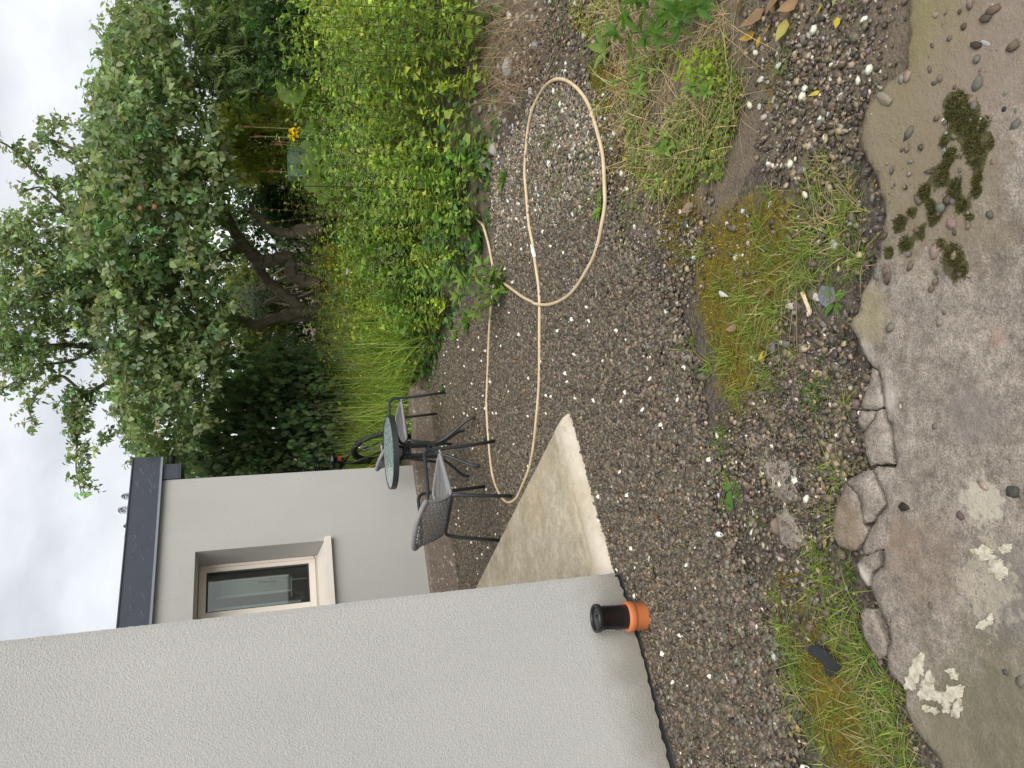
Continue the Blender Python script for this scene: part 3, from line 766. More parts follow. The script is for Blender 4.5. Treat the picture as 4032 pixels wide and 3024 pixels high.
# ------------------------------------------------------------------ cream cement step in the recess between the two walls
def step():
    ap = np.array([-0.166, 3.905]); A2 = HA[:2]; N2 = -HN[:2]
    ap = gr(2215, 1625, 0.055)[:2]
    Lf, Lb = 2.6, 3.1
    nu, nv = 70, 90
    u = -np.concatenate([np.linspace(0, .14, 14), np.linspace(.17, Lf, nu - 14)]); v = np.concatenate([np.linspace(0, .16, 16), np.linspace(.19, Lb, nv - 16)])
    U, Vv = np.meshgrid(u, v, indexing='ij')
    wig = 0.006 * np.sin(U * 9 + 1) + 0.004 * np.sin(U * 23)
    eu, ev = -U, Vv                                  # distances from the right-hand edge and from the near edge
    # near border: a splayed mortar fillet; free end rounded
    z = 0.075 - 0.0 * U
    near = np.clip(ev / 0.145, 0, 1)
    z = 0.012 + (z - 0.012) * np.where(ev < 0.12, np.sin(np.clip(ev / 0.12, 0, 1) * math.pi / 2) ** .6 * .9, 1.0)
    z = z - 0.006 * np.exp(-((ev - 0.13 + wig) / 0.008) ** 2) * (U < -.12)
    z = np.minimum(z, 0.02 + 0.06 * np.sqrt(np.clip(eu / 0.05, 0, 1)))
    z = z - 0.004 * np.exp(-((eu - 0.13) / 0.012) ** 2) * (ev > .14)
    z += 0.0015 * vnoise(U, Vv, 20, 4)
    jit = 0.003 * vnoise(U * 3, Vv * 3, 9, 8)
    X = ap[0] + A2[0] * U + N2[0] * (Vv + jit * (ev < .05)); Y = ap[1] + A2[1] * U + N2[1] * (Vv + jit * (ev < .05))
    edge = np.clip(1.15 - ev / 0.13, 0, 1) * (ev < 0.14)
    m, n = U.shape
    i, j = np.meshgrid(np.arange(m - 1), np.arange(n - 1), indexing='ij'); a = (i * n + j).ravel()
    F = [np.stack([a, a + 1, a + n + 1, a + n], 1)]
    V = [np.stack([X.ravel(), Y.ravel(), z.ravel()], 1)]; E = [edge.ravel()]
    k = m * n                                        # skirts down into the gravel
    b0 = np.stack([X[:, 0], Y[:, 0], np.full(m, -.05)], 1); V.append(b0); E.append(np.ones(m)); q = np.arange(m - 1)
    F.append(np.stack([q * n, q * n + n, k + q + 1, k + q], 1)); k += m
    b1 = np.stack([X[0], Y[0], np.full(n, -.05)], 1); V.append(b1); E.append(np.zeros(n)); q = np.arange(n - 1)
    F.append(np.stack([q, k + q, k + q + 1, q + 1], 1)); k += n
    b2 = np.stack([X[:, -1], Y[:, -1], np.full(m, -.05)], 1); V.append(b2); E.append(np.zeros(m)); q = np.arange(m - 1)
    F.append(np.stack([q * n + n - 1, k + q, k + q + 1, q * n + 2 * n - 1], 1))
    o = link_mesh('cement_step', np_mesh('cement_step', np.concatenate(V), np.concatenate(F), attrs={'edge': np.concatenate(E)}, smooth=True), MAT['step'])
    set_props(o, 'pale cream cement step with a splayed edge between the two house walls', 'step')
step()

# ------------------------------------------------------------------ pipe at the foot of the wall
def pipe():
    p = gr(2545, 2425); p = p + HN * 0.0
    root = empty('drain_pipe', (p[0], p[1], 0), 0, 'short black drain pipe stub in an orange collar standing by the wall', 'pipe')
    root.rotation_euler = (math.radians(-4), math.radians(3), 0)
    b = MB(); b.lathe([(0.053, 0.05), (0.053, 0.222), (0.0605, 0.224), (0.0625, 0.23), (0.0625, 0.243), (0.060, 0.247), (0.052, 0.247), (0.050, 0.240), (0.050, 0.232)], 40); b.build('pipe_body', MAT['black'], root, True)
    b = MB(); b.lathe([(0.050, 0.234), (0.042, 0.231), (0.040, 0.225), (0.030, 0.224), (0.0295, 0.21), (0.0, 0.21)], 32); b.box((0, 0, .222), (.012, .058, .022)); b.build('pipe_cap', plain('scuffed_black_cap', (0.03, 0.031, 0.033), .35, .3, 30), root, True)
    b = MB(); b.lathe([(0.060, -0.06), (0.060, 0.062), (0.0625, 0.066), (0.0665, 0.070), (0.0675, 0.085), (0.0665, 0.098), (0.062, 0.102), (0.0545, 0.100)], 40); b.build('collar', MAT['orange'], root, True)
    b = MB(); b.lathe([(0.0632, 0.0655), (0.0634, 0.0665)], 40); b.build('seal_ring', MAT['gasket'], root, True)
    b = MB(); rr = random.Random(1)
    c = math.radians(200)
    for k in range(16):
        a = c + rr.uniform(-.22, .22); z = rr.uniform(.105, .215)
        pts = [(0.0545 * math.cos(a + t), 0.0545 * math.sin(a + t), z + dz) for t, dz in ((0, 0), (.06, .004), (.12, -.003), (rr.uniform(.14, .22), .006))]
        b.tube(pts, rr.uniform(.001, .0025), 4)
    b.build('foil_scrap', MAT['chrome'], root)
pipe()

# ------------------------------------------------------------------ broken concrete apron in front
EDGE = [(3575, -60), (3575, 150), (3568, 270), (3480, 330), (3400, 440), (3376, 564), (3449, 696), (3482, 849), (3455, 995), (3429, 1086), (3389, 1152), (3376, 1232), (3336, 1278), (3363, 1318), (3389, 1391), (3424, 1444)]
EDGE2 = [(3555, 2714), (3560, 2791), (3590, 2869), (3640, 2927), (3685, 2985), (3730, 3090)]
PIECES = {
    'main': EDGE + [(3448, 1455), (3462, 1500), (3474, 1600), (3482, 1650), (3500, 1672), (3520, 1830), (3515, 1845), (3450, 1836), (3432, 1852), (3470, 1930), (3490, 1985), (3440, 2060), (3412, 2092), (3404, 2120), (3388, 2150), (3392, 2190), (3480, 2160), (3470, 2230), (3432, 2262), (3420, 2310), (3452, 2390), (3482, 2440), (3500, 2520), (3484, 2560), (3490, 2640)] + EDGE2 + [(4200, 3200), (4250, 1500), (4200, -200), (3800, -150)],
    'a': [(3418, 1450), (3440, 1460), (3452, 1510), (3460, 1600), (3436, 1615), (3386, 1612), (3372, 1600), (3392, 1560), (3410, 1515)],
    'b': [(3370, 1622), (3432, 1622), (3426, 1650), (3398, 1690), (3388, 1700), (3366, 1660)],
    'c': [(3440, 1620), (3462, 1612), (3474, 1660), (3492, 1680), (3510, 1828), (3450, 1828), (3424, 1836), (3402, 1789), (3392, 1706), (3404, 1692), (3434, 1650)],
    'd': [(3398, 1858), (3424, 1852), (3462, 1935), (3482, 1985), (3430, 2056), (3392, 2062), (3384, 1990), (3370, 1940), (3324, 1897)],
    'e': [(3320, 1903), (3364, 1945), (3376, 1990), (3386, 2066), (3404, 2088), (3396, 2112), (3380, 2140), (3348, 2168), (3284, 2150), (3264, 2092), (3270, 2028), (3290, 1981)],
    'f': [(3368, 2222), (3388, 2196), (3462, 2168), (3460, 2226), (3426, 2256), (3410, 2308), (3380, 2262)],
    'g': [(3372, 2420), (3390, 2398), (3424, 2402), (3446, 2450), (3476, 2540), (3478, 2580), (3440, 2600), (3398, 2540), (3384, 2480)],
}
SLAB_Z = 0.035
MOSS_SPOTS = [(3760, 420, .05), (3790, 470, .06), (3830, 540, .045), (3870, 500, .03), (3740, 620, .03), (3700, 690, .035), (3760, 740, .03), (3790, 800, .03), (3640, 760, .03), (3680, 850, .03),
              (3540, 880, .03), (3560, 960, .03), (3500, 1000, .025), (3620, 920, .025), (3850, 620, .035), (3900, 560, .02), (3750, 1010, .045), (3770, 1070, .035), (3720, 560, .02), (3660, 800, .02), (3700, 960, .02), (3850, 700, .02), (3850, 750, .02), (3590, 830, .02), (3820, 860, .015)]
def slab_piece(key, px, dz=0.0, tilt=(0, 0)):
    P = grs(px, SLAB_Z)[:, :2]
    rr = np.random.default_rng(len(px) * 7 + ord(key[0]))
    out = []                                          # break the outline up
    for i in range(len(P)):
        a, b = P[i], P[(i + 1) % len(P)]; L = np.linalg.norm(b - a); n = max(1, int(L / 0.012)) if L < 1.5 else 4
        nn = np.array([-(b - a)[1], (b - a)[0]]) / (L + 1e-9)
        for t in np.arange(n) / n:
            out.append(a + (b - a) * t + nn * rr.normal(0, 0.0016) * (1 if n > 1 and t > 0 else .3))
    O = np.array(out)
    area = 0.5 * np.sum(O[:, 0] * np.roll(O[:, 1], -1) - np.roll(O[:, 0], -1) * O[:, 1])
    if area < 0: O = O[::-1]
    lo, hi = O.min(0), O.max(0); g = 0.018
    gx, gy = np.meshgrid(np.arange(lo[0], hi[0], g), np.arange(lo[1], hi[1], g)); q = np.stack([gx.ravel(), gy.ravel()], 1) + rr.uniform(-.004, .004, (gx.size, 2))
    q = q[inpoly(q[:, 0], q[:, 1], O)]
    d = np.min(np.hypot(q[:, None, 0] - O[None, :, 0], q[:, None, 1] - O[None, :, 1]), 1) if len(q) * len(O) < 4e6 else np.concatenate([np.min(np.hypot(c[:, None, 0] - O[None, :, 0], c[:, None, 1] - O[None, :, 1]), 1) for c in np.array_split(q, 40)])
    q, d = q[d > 0.007], d[d > 0.007]
    allv = [Vector(p) for p in O] + [Vector(p) for p in q]; n = len(O)
    r = delaunay_2d_cdt(allv, [(i, (i + 1) % n) for i in range(n)], [], 1, 1e-6)
    V2 = np.array([(p.x, p.y) for p in r[0]]); T = [tuple(f) for f in r[2]]
    orig = r[3]
    onb = np.array([any(k < n for k in o) for o in orig])
    idx = np.array([o[0] if len(o) else -1 for o in orig])
    dist = np.where(onb, 0, 0.05)
    for k in range(len(V2)):
        if idx[k] >= n: dist[k] = d[idx[k] - n]
    z = SLAB_Z + dz + 0.004 * vnoise(V2[:, 0], V2[:, 1], 11, 21) + 0.0022 * vnoise(V2[:, 0], V2[:, 1], 37, 22) - 0.007 * np.exp(-dist / 0.008)
    c = V2.mean(0); z += (V2[:, 0] - c[0]) * tilt[0] + (V2[:, 1] - c[1]) * tilt[1]
    # shallow spalls
    for (sx, sy, sr, sd_) in ((3640, 2260, .07, .006), (3660, 1110, .03, .01), (3560, 1590, .03, .006)):
        w = gr(sx, sy, SLAB_Z)[:2]; z -= sd_ * np.clip(1.3 - np.hypot(V2[:, 0] - w[0], V2[:, 1] - w[1]) / sr + .25 * vnoise(V2[:, 0], V2[:, 1], 60, 4), 0, 1)
    moss = np.zeros(len(V2))
    for (sx, sy, sr) in MOSS_SPOTS:
        w = gr(sx, sy, SLAB_Z)[:2]; moss = np.maximum(moss, np.clip(1.35 - np.hypot(V2[:, 0] - w[0], V2[:, 1] - w[1]) / sr, 0, 0.9))
    nv = len(V2); V = [(V2[k, 0], V2[k, 1], z[k]) for k in range(nv)]
    F = list(T); ring = {}
    bl = [None] * n
    for k in range(nv):
        for o in orig[k]:
            if o < n: bl[o] = k
    bl = [b for b in bl if b is not None]
    for k in bl:
        ring[k] = len(V); V.append((V2[k, 0], V2[k, 1], -0.05))
    for a, b in zip(bl, bl[1:] + bl[:1]):
        if a != b: F.append((a, ring[a], ring[b], b))
    me = bpy.data.meshes.new('slab'); me.from_pydata(V, [], F); me.update()
    at_ = me.attributes.new('moss', 'FLOAT', 'POINT'); at_.data.foreach_set('value', np.concatenate([moss, np.zeros(len(V) - nv)]).astype(np.float32))
    sm = np.zeros(len(me.polygons), bool); sm[:len(T)] = True; me.polygons.foreach_set('use_smooth', sm)
    return me
apron = empty('concrete_apron', (0, 1.3, 0), 0, 'cracked old concrete apron in the foreground, stained and mossy', 'concrete paving', kind='structure')
for key, px in PIECES.items():
    me = slab_piece(key, px, {'main': 0, 'a': -.004, 'b': -.002, 'c': .001, 'd': .002, 'e': -.003, 'f': .003, 'g': -.006}[key], {'e': (.03, .02), 'g': (.03, -.03)}.get(key, (0, 0)))
    o = link_mesh('slab' if key == 'main' else 'broken_piece', me, MAT['concrete'], apron)
    o.matrix_parent_inverse = Matrix.Translation((0, -1.3, 0))
# patches of thin old concrete showing through the gravel
for k, (px, lab) in enumerate((([(2915, 1700), (2950, 1690), (3000, 1720), (3020, 1790), (3090, 1830), (3115, 1900), (3110, 1970), (3060, 1990), (3000, 1960), (2980, 1880), (2930, 1830), (2900, 1790)], 'flat mushroom-brown concrete patch showing through the gravel, bigger of two'),
                               ([(3020, 2010), (3060, 2000), (3120, 2060), (3130, 2140), (3090, 2170), (3040, 2140), (3015, 2080)], 'smaller flat concrete patch in gravel under a mossy cobble'))):
    me = slab_piece('p', px, -0.028); o = link_mesh('concrete_patch', me, MAT['concrete']); set_props(o, lab, 'concrete patch')

# ------------------------------------------------------------------ gravel: clumps of pebbles laid by geometry nodes
_ico = bmesh.new(); bmesh.ops.create_icosphere(_ico, subdivisions=1, radius=1.0)
ICO_V = np.array([v.co[:] for v in _ico.verts]); ICO_F = np.array([[v.index for v in f.verts] for f in _ico.faces]); _ico.free()
_ico = bmesh.new(); bmesh.ops.create_icosphere(_ico, subdivisions=2, radius=1.0)
ICO2_V = np.array([v.co[:] for v in _ico.verts]); ICO2_F = np.array([[v.index for v in f.verts] for f in _ico.faces]); _ico.free()
PEB = np.array([(0.080, 0.064, 0.048), (0.110, 0.086, 0.068), (0.112, 0.096, 0.064), (0.055, 0.047, 0.039), (0.140, 0.130, 0.112), (0.18, 0.138, 0.088), (0.120, 0.092, 0.084), (0.088, 0.092, 0.080), (0.48, 0.45, 0.39), (0.26, 0.225, 0.175), (0.24, 0.135, 0.08)])
PEB_P = np.array([.19, .17, .16, .13, .10, .07, .09, .05, .014, .030, .006]); PEB_P /= PEB_P.sum()
PEB_LIGHT = np.array([.08, .12, .10, .07, .17, .08, .13, .08, .05, .13, .02]); PEB_LIGHT /= PEB_LIGHT.sum()
def pebbles(N, rad, size, p, seed, zspread=0.006):
    rng = np.random.default_rng(seed)
    r = rad * np.sqrt(rng.uniform(0, 1, N)); a = rng.uniform(0, 6.283, N)
    P = np.stack([r * np.cos(a), r * np.sin(a), rng.uniform(-zspread, zspread, N)], 1)
    s = size * np.exp(rng.normal(0, 0.45, N)).clip(.3, 2.3)
    S = np.stack([s * rng.uniform(.9, 1.45, N), s * rng.uniform(.65, 1.0, N), s * rng.uniform(.38, .7, N)], 1)
    V = ICO_V[None] * (1 + rng.normal(0, .13, (N, len(ICO_V), 1))); V = V * S[:, None, :]
    th = rng.uniform(0, 6.283, N); tx = rng.normal(0, .4, N); ty = rng.normal(0, .4, N)
    def rot(V, i, j, t):
        c, s_ = np.cos(t)[:, None], np.sin(t)[:, None]; a_, b_ = V[..., i].copy(), V[..., j].copy()
        V[..., i] = c * a_ - s_ * b_; V[..., j] = s_ * a_ + c * b_
    rot(V, 1, 2, tx); rot(V, 0, 2, ty); rot(V, 0, 1, th)
    V = V + P[:, None]
    col = PEB[rng.choice(len(PEB), N, p=p)] * np.exp(rng.normal(-.05, .40, (N, 1))) * np.array([[1.04, 1.0, .92]]) * (1 + rng.normal(0, .025, (N, 3)))
    F = ICO_F[None] + (np.arange(N) * len(ICO_V))[:, None, None]
    return V.reshape(-1, 3), F.reshape(-1, 3), np.repeat(np.clip(col, .01, .8), len(ICO_V), 0)
def clump_collection(name, specs):
    c = bpy.data.collections.new(name)
    for k, (N, rad, size, p, *gain) in enumerate(specs):
        V, F, T = pebbles(N, rad, size, p, 100 + k * 7 + len(name))
        if gain: T = np.clip(T * gain[0], 0, .62)
        me = np_mesh('pebble_clump', V, F, T, smooth=True); me.materials.append(MAT['pebble'])
        c.objects.link(bpy.data.objects.new('pebble_clump', me))
    return c
def gn_scatter(name, P, coll, label, kind='stuff', smin=.85, smax=1.15, cat='gravel'):
    N = len(P); me = bpy.data.meshes.new(name); me.vertices.add(N); me.vertices.foreach_set('co', np.asarray(P, np.float32).ravel())
    a = me.attributes.new('turn', 'FLOAT', 'POINT'); a.data.foreach_set('value', RNG.uniform(0, 6.283, N).astype(np.float32))
    a = me.attributes.new('size', 'FLOAT', 'POINT'); a.data.foreach_set('value', RNG.uniform(smin, smax, N).astype(np.float32))
    a = me.attributes.new('pick', 'INT', 'POINT'); a.data.foreach_set('value', RNG.integers(0, len(coll.objects), N).astype(np.int32))
    o = link_mesh(name, me)
    g = bpy.data.node_groups.new(name, 'GeometryNodeTree')
    g.interface.new_socket('Geometry', in_out='INPUT', socket_type='NodeSocketGeometry'); g.interface.new_socket('Geometry', in_out='OUTPUT', socket_type='NodeSocketGeometry')
    n = g.nodes.new; gi = n('NodeGroupInput'); go = n('NodeGroupOutput'); ip = n('GeometryNodeInstanceOnPoints'); ci = n('GeometryNodeCollectionInfo')
    ci.inputs['Collection'].default_value = coll; ci.inputs['Separate Children'].default_value = True; ci.inputs['Reset Children'].default_value = True
    def at_(nm, t):
        q = n('GeometryNodeInputNamedAttribute'); q.data_type = t; q.inputs['Name'].default_value = nm; return q.outputs['Attribute']
    cx = n('ShaderNodeCombineXYZ'); g.links.new(at_('turn', 'FLOAT'), cx.inputs[2])
    e2 = n('FunctionNodeEulerToRotation'); g.links.new(cx.outputs[0], e2.inputs[0])
    g.links.new(gi.outputs[0], ip.inputs['Points']); g.links.new(ci.outputs[0], ip.inputs['Instance']); ip.inputs['Pick Instance'].default_value = True
    g.links.new(at_('pick', 'INT'), ip.inputs['Instance Index']); g.links.new(e2.outputs[0], ip.inputs['Rotation']); g.links.new(at_('size', 'FLOAT'), ip.inputs['Scale'])
    g.links.new(ip.outputs[0], go.inputs[0])
    m = o.modifiers.new('scatter', 'NODES'); m.node_group = g
    return set_props(o, label, cat, None, kind)
GRAVEL_PX = [(1690, 1545), (1735, 1835), (1830, 2380), (2250, 2330), (2400, 2260), (2480, 2420), (2680, 3060), (3180, 3060), (3060, 2700), (3000, 2400), (2880, 2200), (2830, 2050), (2800, 1800), (2740, 1500), (2640, 1250), (2480, 1080), (2440, 900), (2300, 760), (2080, 640), (1990, 760), (1960, 1000), (1890, 1180), (1790, 1300), (1740, 1400)]
GP = grs(GRAVEL_PX)[:, :2]
def along(poly, step):
    lo, hi = poly.min(0), poly.max(0); x, y = np.meshgrid(np.arange(lo[0], hi[0], step), np.arange(lo[1], hi[1], step))
    q = np.stack([x.ravel(), y.ravel()], 1) + RNG.uniform(-step * .4, step * .4, (x.size, 2))
    return q[inpoly(q[:, 0], q[:, 1], poly)]
q = along(GP, 0.105); q = np.concatenate([q, along(GP, 0.15)])
q = q[~inpoly(q[:, 0] , q[:, 1], [tuple(NP(-.12, .12, 0)[:2]), tuple(NP(.0, .12, 0)[:2]), tuple(NP(0, .4, 0)[:2]), tuple(NP(-3, .4, 0)[:2]), tuple(NP(-3, .12, 0)[:2])])]
q = q[~((zone([Z_SOIL[3], [(1850, 1500), (1800, 1600), (1930, 1800), (1990, 1700), (1940, 1560)]], q[:, 0], q[:, 1]) > .5) & (RNG.uniform(0, 1, len(q)) < .5))]
q = q[(zone([[(1960, 660), (1980, 1000), (2060, 960), (2200, 860), (2330, 760), (2380, 600), (2300, 330), (2150, 300), (2080, 450), (2000, 600)]], q[:, 0], q[:, 1]) < .5) | (RNG.uniform(0, 1, len(q)) < .25)]
gn_scatter('gravel', np.column_stack([q, np.full(len(q), 0.004)]), clump_collection('gravel_clumps', [(205, 0.115, 0.0078, PEB_P)] * 10), 'dark mixed pea gravel covering the yard', smin=.9, smax=1.1)
LIGHT_PX = [[(1930, 640), (1960, 1060), (2060, 1000), (2200, 900), (2330, 800), (2380, 600), (2300, 330), (2150, 300), (2080, 450), (2000, 600)]]
q = np.concatenate([along(grs(p)[:, :2], .10) for p in LIGHT_PX])
gn_scatter('pale_gravel', np.column_stack([q, np.full(len(q), .003)]), clump_collection('pale_gravel_clumps', [(120, .12, .0085, PEB_LIGHT, 1.3)] * 6), 'paler pinkish gravel inside the loop of the hose')
SPARSE = [[(2840, 1650), (2950, 1650), (3080, 1260), (3300, 1180), (3420, 1500), (3400, 1850), (3260, 2100), (3330, 2300), (3450, 2620), (3300, 2500), (3050, 2350), (2900, 2150)],
          [(2900, 1000), (3080, 780), (3000, 600), (3080, 250), (3350, 100), (3480, 300), (3330, 620), (3400, 900), (3420, 1080), (3300, 1100), (3100, 1080)],
          [(2500, 1100), (2440, 800), (2700, 760), (2950, 850), (2900, 1150), (2700, 1250)], [(2300, 420), (2600, 420), (2700, 760), (2440, 800), (2330, 780)],
          [(1990, 420), (2160, 260), (2100, 100), (1960, 120)], [(2150, 300), (2330, 250), (2500, 150), (2480, -60), (2150, -60)], [(2900, -60), (2920, 300), (3100, 420), (3350, 250), (3560, 150), (3570, -60)], [(3000, 420), (3100, 700), (3330, 600), (3420, 380), (3300, 200), (3080, 250)]]
q = np.concatenate([along(grs(p)[:, :2], .10) for p in SPARSE])
q = q[(zone(Z_MOSS[:2], q[:, 0], q[:, 1]) < .5) | (RNG.uniform(0, 1, len(q)) < .3)]
gn_scatter('fine_grit', np.column_stack([q, np.full(len(q), .001)]), clump_collection('fine_grit_clumps', [(46, .095, .0068, PEB_LIGHT * .5 + PEB_P * .5, 1.05)] * 8), 'loose grit over the bare soil and moss', smin=.8, smax=1.2)
q = along(grs([(2840, 1560), (2960, 1640), (3120, 1350), (3300, 1280), (3400, 1500), (3380, 1850), (3250, 2050), (3060, 2000), (2950, 1900)])[:, :2], .075)
gn_scatter('dark_grit', np.column_stack([q, np.full(len(q), .001)]), clump_collection('dark_grit_clumps', [(90, .085, .0065, PEB_P)] * 8), 'dark damp grit between moss and concrete')
# pebbles set in the concrete apron
rng = np.random.default_rng(5); V_, F_, T_ = [], [], []
q = np.concatenate([sample_poly(grs([(3560, 0), (3450, 800), (3420, 1150), (3750, 1150), (4000, 700), (4032, 0)], SLAB_Z)[:, :2], 85, rng), sample_poly(grs([(3450, 1200), (3450, 2900), (4032, 3000), (4032, 1000)], SLAB_Z)[:, :2], 14, rng)])
V, F, T = pebbles(len(q), .01, .0075, np.array([.05, .15, .05, .08, .2, .05, .28, .1, .02, .02, 0]), 77, 0.001)
V = V.reshape(len(q), -1, 3); V -= V.mean(1, keepdims=True); V *= np.array([1.25, 1.25, .7]); V += np.column_stack([q, np.full(len(q), SLAB_Z + .0015)])[:, None]
o = link_mesh('embedded_pebbles', np_mesh('embedded_pebbles', V.reshape(-1, 3), F, T * 1.1, smooth=True), MAT['stone'], apron); o.matrix_parent_inverse = Matrix.Translation((0, -1.3, 0)); o['kind'] = 'stuff'
# crumbs and grit lying along the broken edge
EDP = [gr(*p) for p in PIECES['main'][4:66]]
P = []
for a, b in zip(EDP[:-1], EDP[1:]):
    for k in range(int(np.linalg.norm(b - a) / .006) + 1): P.append(a + (b - a) * rng.uniform() + np.array([rng.normal(0, .012), rng.normal(.004, .012), 0]))
P = np.array(P); P[:, 2] = .008
V, F, T = pebbles(len(P), .001, .0048, PEB_P, 78, .004); V = V.reshape(len(P), -1, 3) - 0 + P[:, None]
set_props(link_mesh('edge_grit', np_mesh('edge_grit', V.reshape(-1, 3), F, T, smooth=True), MAT['stone']), 'dark grit along the broken edge of the concrete', 'grit', None, 'stuff')

# ------------------------------------------------------------------ single stones
LANDMARKS = [((3185, 1195), 'the wooden lath'), ((3250, 2600), 'the black slate piece'), ((2540, 2425), 'the drain pipe'), ((3062, 2072), 'the rounded mossy cobble'), ((3000, 1830), 'the bigger concrete patch'),
             ((3530, 395), 'the long sandy cobble'), ((3050, 2587), 'the grey and white veined stone'), ((3015, 1400), 'the yellow leaf lying on gravel'), ((3095, 125), 'the crumpled yellow leaf'), ((2700, 880), 'the dark mossy round stone'),
             ((2230, 1640), 'the tip of the cement step'), ((2810, 250), 'the lime green spurge'), ((3430, 2500), 'the loose oblong concrete chunk'), ((3256, 2140), 'the yellow leaf by the broken concrete'), ((2850, 1158), 'the long white stone shard'),
             ((2370, 810), 'the leafy rosette on the hose'), ((2880, 1930), 'the flat dandelion in the gravel'), ((3410, 1780), 'the narrow broken concrete slab'), ((3400, 800), 'the mossy edge of the concrete'), ((3500, 2950), 'the near left corner of the concrete'),
             ((3220, 370), 'the small curled yellow leaf'), ((3250, 640), 'the pale dry tuft near the concrete'), ((2580, 1740), 'the edge of the dark gravel')]
def near(ix, iy):
    return min(LANDMARKS, key=lambda l: math.hypot(l[0][0] - ix, l[0][1] - iy))[1]
def stone_mesh(seed, angular=0.16):
    rng = np.random.default_rng(seed)
    V = ICO2_V * (1 + 0.5 * angular * rng.normal(0, 1, (len(ICO2_V), 1)))
    d = rnd_dir(5, rng)
    for k in range(5):                                 # a few flat cut faces
        h = V @ d[k]; lim = rng.uniform(.55, .85); V = V - np.maximum(h - lim, 0)[:, None] * d[k]
    return V
def stone(ix, iy, px, col, label, ratio=.7, flat=.45, turn=0.0, seed=0, z=None, angular=.16, name='stone', cat='stone', group=None):
    p = gr(ix, iy); s = px * p[1] / FPX / 2.0
    V = stone_mesh(seed, angular) * np.array([s, s * ratio, s * flat])
    V[:, 2] = np.maximum(V[:, 2], -s * flat * .6)
    c = shades(len(V), col, .10, .04, np.random.default_rng(seed))
    me = np_mesh(name, V, ICO2_F, c, smooth=False)
    o = link_mesh(name, me, MAT['stone']); zz = ground_z(p[0], p[1]) if z is None else z
    o.location = (p[0], p[1], float(zz) + s * flat * .5); o.rotation_euler = (random.uniform(-.1, .1), random.uniform(-.1, .1), turn)
    return set_props(o, label, cat, group)
WHT, GRY, PUR, BRN, SLT, BUF = (.58, .55, .52), (.27, .28, .29), (.17, .125, .125), (.15, .115, .085), (.12, .13, .145), (.34, .28, .21)
